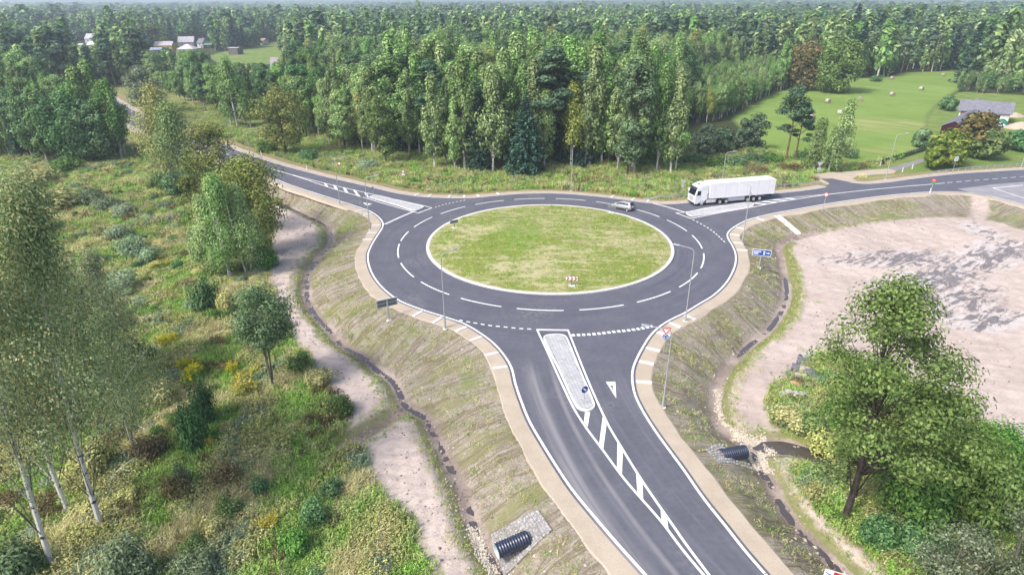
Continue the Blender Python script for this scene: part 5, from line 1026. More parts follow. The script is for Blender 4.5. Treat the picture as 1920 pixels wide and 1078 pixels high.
def leafq(P, size, rng, asp=.55, up=.5, D=None, O=None):
    """rhombic leaves (or leaf sprays) at points P; D: long-axis directions"""
    n = len(P); N = rng.normal(size=(n, 3)); N /= np.linalg.norm(N, axis=1)[:, None]; N[:, 2] = np.abs(N[:, 2]) + up
    if O is not None: N = N * .55 + O
    N /= np.linalg.norm(N, axis=1)[:, None]
    a = rng.normal(size=(n, 3)) if D is None else D + .35 * rng.normal(size=(n, 3)); a -= N * (a * N).sum(1)[:, None]; a /= np.linalg.norm(a, axis=1)[:, None] + 1e-9; b = np.cross(N, a)
    s = (size * (.65 + .7 * rng.rand(n)))[:, None]
    V = np.stack([P + a * s, P + b * s * asp, P - a * s, P - b * s * asp], 1).reshape(-1, 3); return V, np.arange(4 * n).reshape(-1, 4)
def limb(g, pts, r0, r1, sides=5, mi=0):
    pts = np.asarray(pts, float); m = len(pts); T_ = np.gradient(pts, axis=0); T_ /= np.linalg.norm(T_, axis=1)[:, None] + 1e-9
    a = np.cross(T_, [.3, .9, .1]); a /= np.linalg.norm(a, axis=1)[:, None] + 1e-9; b = np.cross(T_, a); th = np.arange(sides) * 6.28319 / sides; r = np.linspace(r0, r1, m)[:, None, None]
    V = (pts[:, None] + (a[:, None] * np.cos(th)[None, :, None] + b[:, None] * np.sin(th)[None, :, None]) * r).reshape(-1, 3)
    i, k = np.meshgrid(np.arange(m - 1), np.arange(sides), indexing='ij'); k2 = (k + 1) % sides
    g.add(V, np.stack([i * sides + k, i * sides + k2, (i + 1) * sides + k2, (i + 1) * sides + k], -1).reshape(-1, 4), mi)
def bez(p0, p1, p2, n=6):
    t = np.linspace(0, 1, n)[:, None]; return (1 - t) ** 2 * np.asarray(p0) + 2 * t * (1 - t) * np.asarray(p1) + t * t * np.asarray(p2)
def make_tree(kind, h, r, seed, nleaf, ls, base=.25, bare=False, lean=0.0, tr=None, nclump=None, stems=1, fill=.6, twigs=True, limbs=99, cs=.25, skew=0.0):
    """-> (trunk Geo, crown Geo): tapered trunk with limbs, and a crown of leaf sprays gathered in clumps"""
    rng = np.random.RandomState(seed); wood, crown = Geo(), Geo(); tr = tr or h * .012 + .03; lmi = 1 if kind in ('birch', 'column') else 0
    if kind in ('spruce', 'fir'):
        limb(wood, [(0, 0, -.3), (0, 0, h * .5), (0, 0, h * .98)], tr * 1.2, .02, 6); nw = max(10, int(h * 2.0)); pts, dirs = [], []
        for w in range(nw):
            f = (w + .5) / nw; z = h * (base * .35 + (1 - base * .35) * f); L = r * (1 - f) ** .82 * (.8 + .4 * rng.rand()) + .12; nb = 7 if f < .8 else 5; a0 = rng.rand() * 6.28
            for k in range(nb):
                th = a0 + 6.283 * k / nb + rng.normal() * .2; Lk = L * (.75 + .45 * rng.rand()); q = max(3, int(nleaf / (nw * nb) * (L / r + .25) * 1.7)); t = rng.rand(q) ** .7
                x = t * Lk; zz = z - .28 * x + .16 * x * x / max(Lk, .1) + rng.normal(size=q) * .06 * Lk; lat = rng.normal(size=q) * .13 * Lk * (1.2 - t)
                pts.append(np.c_[x * math.cos(th) - lat * math.sin(th), x * math.sin(th) + lat * math.cos(th), zz]); dirs.append(np.tile((math.cos(th), math.sin(th), -.3), (q, 1)))
            if twigs and w % 2 == 0: limb(wood, [(0, 0, z), (L * .6 * math.cos(a0), L * .6 * math.sin(a0), z - .1 * L)], .03, .01, 3)
        P = np.concatenate(pts); V, F = leafq(P, ls, rng, .45, .9, np.concatenate(dirs)); crown.add(V, F, 0); return wood, crown
    top = np.array((lean * h, 0, h)); stems_ = []
    for s in range(stems):
        o = np.array((rng.normal() * .5, rng.normal() * .5, 0)) if stems > 1 else np.zeros(3); wob = rng.normal(size=3) * h * .02; wob[2] = 0
        e = np.array((lean * h + o[0] * 2.5, o[1] * 2.5, h * (.93 if kind != 'pine' else .96))); p = bez(o + (0, 0, -.3), (o + e) / 2 + wob - np.array((lean * h * .25, 0, 0)), e, 9); stems_.append(p); limb(wood, p, tr * 1.15, max(.015, tr * .12), 8 if h > 9 else 6)
    nc = nclump or (26 if kind in ('pine',) else 46); C, S = [], []
    lob = rng.normal(size=(5, 3)); lob /= np.linalg.norm(lob, axis=1)[:, None]; la = rng.uniform(-.28, .34, 5) * (.4 if kind == 'cone' else 1)
    for k in range(nc):
        u = rng.rand(); th = rng.rand() * 6.283
        if kind == 'birch': f = base + (1 - base) * (u ** .8); prof = (math.sin(min(1, (f - base) / (1 - base) * 1.15 + .12) * math.pi) ** .75) * (1.1 - .45 * f)
        elif kind == 'column': f = base + (1 - base) * u; prof = (math.sin(min(1, (f - base) / (1 - base) * .96 + .08) * math.pi) ** .5)
        elif kind == 'pine': f = base + (1 - base) * u ** .7; prof = math.sin(min(1, (f - base) / (1 - base) * .8 + .25) * math.pi) ** .6
        elif kind == 'cone': u = u ** 1.35; f = base + (1 - base) * u; prof = min(1, (u + .22) / .42) ** .6 * (1 - max(0, u - .22) / .80) ** .75
        else: f = base + (1 - base) * u; x = 2 * (f - base) / (1 - base) - 1; prof = math.sqrt(max(0, 1 - abs(x) ** 2.3))
        q = (fill + (1 - fill) * rng.rand() ** .6) * (1 if rng.rand() < .8 else .45); d = np.array((math.cos(th), math.sin(th), (f - .5) * 1.6)); d /= np.linalg.norm(d); lobe = 1 + sum(a * max(0, d @ b) ** 3 for a, b in zip(la, lob))
        rad = r * prof * q * lobe; c = np.array((math.cos(th) * rad + lean * h * f ** 1.6 + skew * r * prof, math.sin(th) * rad, h * f)); C.append(c); S.append(r * (.20 if kind == 'column' else cs) * (.7 + .6 * rng.rand()) * (1.15 if kind == 'pine' else 1))
    C = np.array(C); S = np.array(S)
    if kind in ('birch', 'column', 'pine'): C = np.concatenate([C, [top - (0, 0, S[0] * .3)]]); S = np.r_[S, S.mean() * .7]
    if twigs:
        for k in range(min(len(C), limbs)):
            p = stems_[k % stems]; fz = max(.12, C[k][2] / h - (.22 if kind in ('birch', 'column') else .14 if kind != 'pine' else .03) - .08 * rng.rand()); i = min(len(p) - 1, int(fz * 8.5)); s0 = p[i]; mid = (s0 + C[k]) / 2 + (0, 0, .12 * np.linalg.norm(C[k] - s0))
            limb(wood, bez(s0, mid, C[k], 5), tr * (.34 if k % 3 == 0 else .22) * (1 - .6 * fz), .012, 4, 0 if k % 3 == 0 else lmi)
            if bare:
                for _ in range(4): e = C[k] + rng.normal(size=3) * r * .3; limb(wood, bez(C[k], (C[k] + e) / 2 + rng.normal(size=3) * .1, e, 3), .018, .006, 3)
    if nleaf:
        w = S ** 2 / (S ** 2).sum(); idx = rng.choice(len(C), nleaf, p=w); off = rng.normal(size=(nleaf, 3)); l_ = np.linalg.norm(off, axis=1)[:, None]; off = off / l_ * np.minimum(l_, 1.9) ** .8
        fl = np.array((1, 1, {'birch': 1.25, 'column': 1.5, 'pine': .42}.get(kind, .72))); P = C[idx] + off * S[idx][:, None] * fl
        if kind == 'birch': P[:, 2] -= np.abs(rng.normal(size=nleaf)) * S[idx] * .9
        D = None
        if kind in ('birch',): D = np.tile((.25, 0, -1.0), (nleaf, 1))
        if kind == 'column': D = np.tile((.35, 0, .9), (nleaf, 1))
        O = off * (.75, .75, .8) + (P - (0, 0, h * .5)) * (1, 1, .5) / max(r, .1) * .45; V, F = leafq(P, ls, rng, .5 if D is not None else .62, .35, D, O); crown.add(V, F, 0)
    else: crown = None
    return wood, crown
def make_bush(r, h, seed, n, ls, kind='round'):
    rng = np.random.RandomState(seed); g = Geo(); nc = 14; C = []
    for k in range(nc): th = rng.rand() * 6.283; q = rng.rand() ** .6 * .75; C.append((math.cos(th) * r * q, math.sin(th) * r * q, h * (.25 + .55 * rng.rand()) * (1 - .35 * q)))
    C = np.array(C); idx = rng.randint(nc, size=n); off = rng.normal(size=(n, 3)); off /= np.maximum(1, np.linalg.norm(off, axis=1) / 1.7)[:, None]; P = C[idx] + off * (r * .27, r * .27, h * .2); P[:, 2] = np.maximum(P[:, 2], .05)
    D = None
    if kind == 'spray': D = P * (1, 1, .3) + (0, 0, h * .9)
    V, F = leafq(P, ls, rng, .5, .4, D, off * .7 + (P - (0, 0, h * .4)) / r * .4); g.add(V, F, 0); w = Geo()
    for k in range(nc): limb(w, bez((0, 0, -.1), C[k] * (.5, .5, .7), C[k], 4), .04, .012, 4)
    return w, g
def make_tuft(r, h, seed, n, w, bend=.5, stemmy=0, flower=0.0, fl_size=.12):
    """a clump of blades; stemmy: leaves up the stems; flower: heads on top (second material)"""
    rng = np.random.RandomState(seed); g = Geo(); b = rng.normal(size=(n, 2)) * r * .5; th = rng.rand(n) * 6.283; L = h * (.55 + .6 * rng.rand(n)); k = bend * L * (.3 + rng.rand(n)); d = np.c_[np.cos(th), np.sin(th)]; pw = np.c_[-np.sin(th), np.cos(th)]
    wv = w * (.7 + .6 * rng.rand(n)); p0 = np.c_[b, np.zeros(n)]; m = np.c_[b + d * (k * .35)[:, None], L * .6]; e = np.c_[b + d * k[:, None], L * (1 - .25 * bend)]; W3 = np.c_[pw * wv[:, None], np.zeros(n)]
    V = np.stack([p0 - W3, p0 + W3, m + W3 * .8, m - W3 * .8, e + W3 * .15, e - W3 * .15], 1).reshape(-1, 3); i = np.arange(n)[:, None] * 6; g.add(V, np.concatenate([i + (0, 1, 2, 3), i + (3, 2, 4, 5)], 0), 0)
    if stemmy:
        q = rng.randint(n, size=n * stemmy); t = rng.rand(n * stemmy)[:, None]; P = p0[q] * (1 - t) ** 2 + 2 * t * (1 - t) * m[q] + t * t * e[q] + rng.normal(size=(n * stemmy, 3)) * .06; P[:, 2] = np.maximum(P[:, 2], .03); V, F = leafq(P, w * 3.2, rng, .42, .5); g.add(V, F, 0)
    if flower:
        q = rng.rand(n) < flower; P = np.repeat(e[q], 7, 0) + rng.normal(size=(q.sum() * 7, 3)) * (fl_size, fl_size, fl_size * .7); V, F = leafq(P, fl_size * .8, rng, .7, .9); g.add(V, F, 1)
    return g
# ------------------------------------------------------------------ placing: copies and scatters
def scatter(name, meshes, x, y, z, scl, idx, seed, tilt=.0):
    """one object of kind stuff: the meshes spread over given points"""
    hid = bpy.data.collections.new(name + ' pieces'); 
    for k, m in enumerate(meshes): hid.objects.link(bpy.data.objects.new('%s_piece_%02d' % (name, k), m))
    rng = np.random.RandomState(seed); n = len(x); me = bpy.data.meshes.new(name); me.vertices.add(n); me.vertices.foreach_set('co', np.c_[x, y, z].astype(np.float32).ravel())
    def at(nm, typ, v): a = me.attributes.new(nm, typ, 'POINT'); a.data.foreach_set('vector' if typ == 'FLOAT_VECTOR' else 'value', np.ascontiguousarray(v, np.int32 if typ == 'INT' else np.float32).ravel())
    at('turn', 'FLOAT_VECTOR', np.c_[rng.normal(size=n) * tilt, rng.normal(size=n) * tilt, rng.rand(n) * 6.283]); at('size', 'FLOAT_VECTOR', scl if np.ndim(scl) == 2 else np.c_[scl, scl, scl]); at('pick', 'INT', idx)
    ng = bpy.data.node_groups.new(name, 'GeometryNodeTree'); ng.interface.new_socket('Geometry', in_out='INPUT', socket_type='NodeSocketGeometry'); ng.interface.new_socket('Geometry', in_out='OUTPUT', socket_type='NodeSocketGeometry')
    N = ng.nodes; gi, go = N.new('NodeGroupInput'), N.new('NodeGroupOutput'); ci = N.new('GeometryNodeCollectionInfo'); ci.inputs[0].default_value = hid; ci.inputs['Separate Children'].default_value = True; ci.inputs['Reset Children'].default_value = True
    ip = N.new('GeometryNodeInstanceOnPoints'); ip.inputs['Pick Instance'].default_value = True
    def na(nm, dt): a = N.new('GeometryNodeInputNamedAttribute'); a.data_type = dt; a.inputs[0].default_value = nm; return a.outputs[0]
    L = ng.links.new; L(gi.outputs[0], ip.inputs['Points']); L(ci.outputs[0], ip.inputs['Instance']); L(na('pick', 'INT'), ip.inputs['Instance Index']); L(na('turn', 'FLOAT_VECTOR'), ip.inputs['Rotation']); L(na('size', 'FLOAT_VECTOR'), ip.inputs['Scale']); L(ip.outputs[0], go.inputs[0])
    o = obj(name, me); md = o.modifiers.new('scatter', 'NODES'); md.node_group = ng; return tag(o, kind='stuff')
def jitter(x0, x1, y0, y1, s, seed):
    rng = np.random.RandomState(seed); X, Y = np.meshgrid(np.arange(x0, x1, s), np.arange(y0, y1, s)); X = X.ravel() + rng.uniform(-.5, .5, X.size) * s; Y = Y.ravel() + rng.uniform(-.5, .5, Y.size) * s; return X, Y
def view(X, Y, m=12): return (np.abs(X) < .88 * Y + m + 14) & (Y > 24)
def to_px(X, Y, Z):
    d = np.stack([X, Y, Z - CAM_H], -1); f = d[..., 1] * CP - d[..., 2] * SP; u = d[..., 0] / f; v = -(d[..., 1] * SP + d[..., 2] * CP) / f
    return 960 + FOC * (u * CR + v * SR), 539 + FOC * (-u * SR + v * CR)
LIVE = {}
def tree_proto(key, name, leaf, bk, *a, **k):
    w, c = make_tree(*a, **k); LIVE[key] = (name, w.mesh('trunk', [BK[bk], BK['grey']]), c.mesh('crown', [LM[leaf]]) if c else None, a[1])
def plant(key, x, y, h, label, cat, group=None, rz=0.0, z=None, wide=1.0, name=None):
    nm, wm, cm, h0 = LIVE[key]; z = float(tz(x, y)[0]) if z is None else z; r = thing(name or nm, label, cat, (x, y, z - .05), rz, group); s = h / h0; r.scale = (s * wide, s * wide, s)
    obj('trunk', wm, r)
    if cm: obj('crown', cm, r)
    return r
# ------------------------------------------------------------------ trees one can point at
def depth_at(y, z): return y * CP + (CAM_H - z) * SP
def own_tree(name, label, cat, leaf, bk, kind, foot, top, half, seed, nleaf, ls, group=None, hmax=None, **k):
    x, y, z = spot(*foot); h = top_z(y, *top) - z; h = min(h, hmax) if hmax else h; r = half * depth_at(y, z + h * .5) / FOC
    w, c = make_tree(kind, h, r, seed, nleaf, ls, **k); t = thing(name, label, cat, (x, y, z - .05)); obj('trunk', w.mesh('trunk', [BK[bk], BK['grey']]), t)
    if c: obj('crown', c.mesh('crown', [LM[leaf]]), t)
    return t
own_tree('maple_tree', 'big leafy maple with a bare leaning trunk foot beside the pipe heap', 'maple tree', 'maple', 'dark', 'cone', (1582, 975), (1655, 526), 176, 11, 27000, .12, lean=-.07, skew=.34, base=.38, tr=.25, nclump=125, fill=.15, limbs=80, cs=.115)
own_tree('willow_tree', 'pale thin willow in the lower corner of the photo', 'willow tree', 'willow', 'grey', 'broad', (1900, 1125), (1900, 880), 70, 13, 8000, .085, base=.1, tr=.1, nclump=46, fill=.4, stems=3)
own_tree('willow_tree', 'bushy grey willow under the maples near the route board', 'willow tree', 'willow', 'grey', 'broad', (1770, 1125), (1778, 985), 62, 14, 7000, .085, base=.05, tr=.08, nclump=40, fill=.4, stems=3)
for b, t, hf, sd, hm, ln, lab in (((190, 990), (60, 330), 225, 21, 28, .11, 'tall white-stemmed birch with thin olive crown, nearest the fallen branch'), ((128, 958), (20, 340), 200, 22, 26, .10, 'middle white-stemmed birch of the three thin olive ones'), ((96, 1058), (-30, 400), 190, 23, 26, .12, 'birch with a thick pale foot standing nearest the camera'),
                          ((40, 800), (90, 330), 150, 24, 19, .06, 'thin olive birch behind the three white stems'), ((255, 850), (195, 490), 115, 26, 14, .05, 'olive birch leaning over the fallen branch, behind the white stems'), ((120, 760), (75, 335), 150, 27, 18, .05, 'tall olive birch farthest back of the thin ones'), ((225, 700), (175, 430), 105, 28, 14, .05, 'olive birch beside the overgrown track, crown like a plume'), ((205, 735), (195, 500), 80, 25, 9, .05, 'short grey-brown birch scrub tree beside the overgrown track')):
    own_tree('birch_tree', lab, 'birch tree', 'greybirch', 'birch', 'birch', b, t, hf, sd, 31000 if hm > 15 else 12000, .09, hmax=hm, lean=ln, base=.36 if hm > 18 else .3, tr=.17 if hm > 15 else .09, nclump=190, fill=.1, stems=1, limbs=44, cs=.105)
for b, t, hf, sd, lab in (((438, 522), (398, 330), 42, 31, 'light green birch in front of the oaks on the left bank'), ((408, 515), (372, 372), 34, 32, 'smaller birch leaning out left of the light green one'), ((470, 512), (446, 350), 36, 33, 'birch with white stem showing beside the sandy bench')):
    own_tree('birch_tree', lab, 'birch tree', 'birch', 'birch', 'birch', b, t, hf, sd, 14000, .13, base=.12, tr=.12, nclump=56, stems=2)
own_tree('oak_tree', 'yellowing oak crown over the forest road', 'oak tree', 'oak', 'dark', 'broad', (418, 440), (422, 240), 60, 41, 10000, .18, base=.15, nclump=60, fill=.45, cs=.2)
own_tree('oak_tree', 'dark green oak reaching a branch over the sandy bench', 'oak tree', 'oak', 'dark', 'broad', (482, 478), (462, 296), 66, 42, 11000, .18, base=.15, nclump=60, fill=.4, lean=.04)
own_tree('alder_tree', 'small alder with three bare thin stems beside the sandy bench', 'alder tree', 'alder', 'grey', 'broad', (514, 724), (500, 545), 54, 43, 10000, .115, base=.5, stems=3, tr=.08, nclump=50, fill=.4)
own_tree('birch_tree', 'gold-topped weeping birch hanging over the forest road', 'birch tree', 'goldbirch', 'birch', 'birch', (326, 338), (314, 160), 58, 44, 9000, .22, base=.25, nclump=56, fill=.35)
own_tree('birch_tree', 'weeping green birch right under the gold-topped one', 'birch tree', 'birch', 'birch', 'birch', (348, 352), (345, 200), 52, 45, 8000, .22, base=.2, nclump=46, fill=.35)
for i, (b, t, hf) in enumerate((((92, 302), (88, 172), 34), ((140, 306), (136, 180), 40), ((184, 303), (182, 196), 36), ((42, 288), (40, 176), 34), ((118, 285), (112, 168), 30), ((214, 292), (205, 210), 26))):
    own_tree('alder_tree', ('dark dense alder, tallest of the left clump', 'broadest dark alder in the left clump', 'dark alder nearest the dead birch', 'dark alder with pale stems at the photo edge', 'dark alder peeping from behind the left clump', 'low dark alder beside the dead birch foot')[i], 'alder tree', 'alder', 'pale' if i == 3 else 'dark', 'broad', b, t, hf, 50 + i, 6000, .30, base=.12, nclump=60, fill=.55)
own_tree('dead_tree', 'bare dead birch with pale twigs at the end of the dark alders', 'dead tree', 'dry', 'birch', 'birch', (235, 290), (216, 176), 16, 57, 500, .12, base=.25, bare=True, nclump=30, lean=-.04)
own_tree('linden_tree', 'round olive-brown linden standing alone on the verge', 'linden tree', 'oak', 'dark', 'broad', (538, 291), (530, 166), 45, 58, 8000, .24, base=.2, nclump=50, fill=.5, cs=.2)
own_tree('willow_tree', 'round silver-grey willow beyond the forest road', 'willow tree', 'willow', 'grey', 'broad', (283, 212), (281, 130), 25, 59, 4500, .34, base=.05, nclump=50)
for i, (b, t, hf) in enumerate((((446, 240), (426, 112), 24), ((434, 238), (408, 130), 20), ((470, 238), (462, 150), 17))):
    own_tree('birch_tree', ('tall olive birch with white stems beyond the forest road', 'olive birch leaning from the white-stemmed group', 'slender birch before the bright glade')[i], 'birch tree', 'birch', 'birch', 'birch', b, t, hf, 60 + i, 4500, .3, base=.25, nclump=46)
own_tree('spruce_tree', 'broad blue-green spruce at the front of the birch forest', 'spruce tree', 'spruce', 'dark', 'spruce', (985, 328), (994, 176), 42, 64, 9000, .34, base=.10)
own_tree('maple_tree', 'bright green young maple at the foot of the forest wall', 'maple tree', 'maple', 'grey', 'broad', (724, 308), (722, 184), 27, 65, 4500, .27, base=.2, nclump=50)
own_tree('birch_tree', 'airy pale birch standing free before the glade', 'birch tree', 'birch', 'birch', 'column', (1180, 290), (1186, 116), 36, 66, 8000, .28, base=.2, nclump=80, lean=.03)
for i, (b, t, hf) in enumerate((((1472, 305), (1490, 163), 27), ((1490, 302), (1482, 195), 20), ((1412, 280), (1406, 216), 22), ((1388, 284), (1392, 226), 16), ((1318, 296), (1312, 238), 24), ((1352, 290), (1348, 244), 18))):
    own_tree('pine_tree', ('tallest open-crowned pine before the hay bales', 'pine twin close against the tallest one', 'young bushy pine at the field corner', 'small pine just beside the young bushy pine', 'dark young pine above the lorry trailer', 'dark pine between two shrubs above the lorry')[i], 'pine tree', 'pine', 'pine', 'pine' if i < 2 else 'broad', b, t, hf, 70 + i, 3600, .26, base=.38 if i < 2 else .1, nclump=34 if i < 2 else 40, fill=.35)
for i, (b, t, hf) in enumerate((((1524, 322), (1540, 226), 20), ((1553, 324), (1556, 240), 20), ((1563, 322), (1590, 190), 23))):
    own_tree('birch_tree', ('first roadside birch beside the pull-out', 'middle roadside birch with white foot beside the pull-out', 'taller wind-bent birch beside the pull-out')[i], 'birch tree', 'birch', 'birch', 'birch', b, t, hf, 80 + i, 4200, .22, base=.22, nclump=46, lean=.04 if i == 2 else .0)
own_tree('chestnut_tree', 'tall brown chestnut at the corner of the mown field', 'chestnut tree', 'rust', 'dark', 'broad', (1500, 168), (1503, 78), 32, 84, 6000, .55, base=.06, nclump=70, fill=.6)
own_tree('linden_tree', 'large bright green linden standing on the mown field', 'linden tree', 'maple', 'dark', 'broad', (1567, 174), (1570, 80), 39, 85, 7000, .55, base=.08, nclump=70, fill=.55)
for lab, nm, lf, b, t, hf, sd in (('small yellow-green tree at the driveway mouth', 'apple_tree', 'oak', (1747, 318), (1750, 274), 15, 90), ('green oak covering the barn gable', 'oak_tree', 'oak', (1771, 309), (1786, 250), 34, 91), ('orange-brown chestnut before the farmhouse', 'chestnut_tree', 'rust', (1818, 293), (1824, 215), 29, 92), ('spreading grey-green apple tree on the lawn', 'apple_tree', 'bush', (1848, 299), (1860, 250), 30, 93),
                         ('dark tree at the photo edge beyond the lawn', 'alder_tree', 'alder', (1908, 282), (1912, 246), 22, 94), ('round dark tree on the drain bank by the barn', 'alder_tree', 'alder', (1725, 276), (1725, 245), 13, 95), ('round bush-like tree behind the farmhouse corner', 'alder_tree', 'alder', (1776, 207), (1775, 183), 13, 96),
                         ('round dark green tree among the village roofs', 'linden_tree', 'alder', (357, 86), (357, 46), 18, 97), ('broad brownish tree left of the ochre house', 'linden_tree', 'oak', (293, 90), (293, 50), 22, 98), ('dark tree at the head of the village meadow', 'linden_tree', 'alder', (471, 89), (470, 56), 17, 99), ('small dark bush-tree before the ochre house', 'alder_tree', 'alder', (315, 112), (315, 92), 10, 100), ('pale rust-coloured dying tree on the far slope', 'dead_tree', 'dry', (255, 52), (255, 24), 13, 101)):
    own_tree(nm, lab, nm.replace('_', ' '), lf, 'dark', 'broad', b, t, hf, sd, 3000, .42 if sd < 97 else .9, base=.1 if sd > 94 else .2, nclump=46, fill=.5)

# ------------------------------------------------------------------ the woods
SPEC = [('birch', 'birch_tree', 'birch', 'birch', 'birch', 2.7, .22, 'pale green birch'), ('column', 'aspen_tree', 'aspen', 'pale', 'column', 2.25, .2, 'narrow aspen'), ('alder', 'alder_tree', 'alder', 'dark', 'broad', 3.2, .12, 'dark green alder'), ('pine', 'pine_tree', 'pine', 'pine', 'pine', 2.7, .45, 'dark-needled pine'), ('spruce', 'spruce_tree', 'spruce', 'dark', 'spruce', 2.7, .1, 'dark pointed spruce')]
MID, FARM = [], []
for i, (kd, nm, lf, bk, shp, rr_, bs, lk) in enumerate(SPEC):
    for v in range(4 if i < 3 else 2):
        lf_ = {('birch', 3): 'goldbirch', ('column', 1): 'birch', ('alder', 2): 'aspen', ('column', 2): 'birch', ('alder', 3): 'birch'}.get((kd, v), lf)
        w, c = make_tree(shp, 20, rr_ * (.9 + .15 * v), 200 + i * 10 + v, 6200 if shp != 'spruce' else 5200, .27, base=bs + .04 * v, nclump=46, lean=.035 if shp == 'column' else .01, tr=.2); wm, cm = w.mesh('trunk', [BK[bk], BK['grey']]), c.mesh('crown', [LM[lf_]])
        both = Geo(); both.V = w.V + [c.V[0]]; both.F = w.F + [c.F[0] + w.n]; both.M = w.M + [np.full(len(c.F[0]), 2)]; MID.append((i, wm, cm, both.mesh(nm, [BK[bk], BK['grey'], LM[lf_]])))
    for v in range(2):
        lf_ = 'birch' if (kd == 'column' and v) else lf; w, c = make_tree(shp, 20, rr_ * 1.15, 300 + i * 10 + v, 420, .95, base=bs, nclump=30, tr=.25, twigs=False); both = Geo(); both.add(np.concatenate(w.V), np.concatenate(w.F), 0); both.add(np.concatenate(c.V), np.concatenate(c.F), 1); FARM.append((i, both.mesh(nm, [BK[bk], LM[lf_]])))
YOUNG = GL([(1190, 318), (1200, 262), (1290, 235), (1375, 222), (1430, 268), (1500, 298), (1500, 322), (1300, 325)], -1); YBIRCH = GL([(1280, 240), (1285, 172), (1475, 124), (1492, 157), (1430, 186), (1372, 222)], -1); PLANT = GL([(1794, 172), (1800, 150), (1802, 131), (1830, 125), (1960, 112), (2100, 150), (2060, 190), (1950, 182), (1800, 174)], -1)
KEEP = [(276, 398, 98, 102), (394, 545, 97, 126), (140, 205, 88, 90), (60, 95, 88, 90), (505, 526, 140, 138), (300, 350, 150, 140)]           # gaps through which the village shows
def clear_of(X, Y):
    ok = np.ones(len(X), bool)
    for P in [FIELD, LAWN, VILLAGE, PULLOUT, DRIVE, MEAD_CUT] + NOTREES + GLADES + FARLIGHT: ok &= ~inside(X, Y, P)
    return ok
def wood(s, r0, r1, seed, halfx=None):
    X, Y = jitter(-r1 * .95, r1 * .95, 20, r1, s, seed); R = np.hypot(X, Y); ok = (R > r0) & (R <= r1) & view(X, Y, 25); X, Y = X[ok], Y[ok]; ok = clear_of(X, Y); return X[ok], Y[ok]
rng = np.random.RandomState(77)
X, Y = wood(3.7, 118, 345, 5); d = tm('d_road', X, Y); sd = tm('side', X, Y); fw_ = tm('farw', X, Y); lush_w = sines(X, Y, 60, 41, 2)
north = (sd > 1.5) & (d > 21 + 3 * sines(X, Y, 14, 4)) ; west = (fw_ > .5) & (d > 13) & (Y > 152 + 6 * sines(X, Y, 20, 6))
north &= ~((X < -20) & (d < 26) & (Y < 150)); ok = north | west; ok &= ~inside(X, Y, YOUNG) & ~inside(X, Y, YBIRCH) & ~inside(X, Y, PLANT); X, Y = X[ok], Y[ok]
H_ = 20.5 + 3.0 * sines(X, Y, 45, 9, 2) + rng.normal(size=len(X)) * 2.8; H_ *= np.where(X < -40, .86, 1) * np.where(np.hypot(X, Y) > 192, .86, 1); a1, a2 = sines(X, Y, 38, 12, 2), sines(X, Y, 30, 15, 2); u = rng.rand(len(X))
sp = np.where(u < .38 + .25 * a1, 0, np.where(u < .78 + .12 * a1, 1, np.where(u < .88 + .05 * a2, 2, np.where(u < .94 + .03 * a2, 3, 4)))); sp = np.where((X < -35) & (u < .28 + .25 * a2), 2, sp)
Xb, Yb = jitter(0, 260, 100, 400, 3.4, 9); ok = inside(Xb, Yb, YBIRCH); Xb, Yb = Xb[ok], Yb[ok]; Xp, Yp = jitter(100, 420, 180, 480, 4.2, 10); ok = inside(Xp, Yp, PLANT); Xp, Yp = Xp[ok], Yp[ok]
X = np.r_[X, Xb, Xp]; Y = np.r_[Y, Yb, Yp]; H_ = np.r_[H_, rng.uniform(8, 11.5, len(Xb)), rng.uniform(5, 8, len(Xp))]; sp = np.r_[sp, rng.choice([0, 1, 1], len(Xb)), rng.choice([0, 1, 2], len(Xp))]
Z = tz(X, Y)
def limit(X, Y, Z, H_):
    bx, by = to_px(X, Y, Z)
    for x0, x1, yb, yt in KEEP:
        k = (bx > x0) & (bx < x1) & (by > yb); 
        for i in np.nonzero(k)[0]: H_[i] = min(H_[i], top_z(Y[i], bx[i], yt) - Z[i] + 1.0)
    return bx, by, H_
bx, by, H_ = limit(X, Y, Z, H_)
ok = (H_ > 3.2); X, Y, Z, H_, sp, bx, by = (v[ok] for v in (X, Y, Z, H_, sp, bx, by))
order = np.argsort(np.hypot(X, Y)); used = [0] * 5; rest = []; firsts = {}
WHERE = [(-999, 60, 'at the left photo edge'), (60, 160, 'above the left meadow'), (160, 250, 'behind the bare dead birch'), (250, 340, 'near the silver-grey willow'), (340, 450, 'under the village'), (450, 560, 'between road glade and lone linden'), (560, 640, 'just right of the lone linden'), (640, 720, 'behind the first round verge sign'), (720, 800, 'around the bright young maple'),
         (800, 880, 'behind the left half of the ring'), (880, 960, 'left of the blue-green spruce'), (960, 1030, 'behind the blue-green spruce'), (1030, 1110, 'behind the back lamp'), (1110, 1200, 'around the airy pale birch'), (1200, 1290, 'behind the shrubs before the lorry'), (1290, 1380, 'above the lorry'), (1380, 1500, 'left of the brown chestnut'), (1500, 1620, 'behind the bright linden'), (1620, 1720, 'behind the mown field'), (1720, 1820, 'behind the farthest hay bale'), (1820, 9999, 'in the wood behind the farmhouse')]
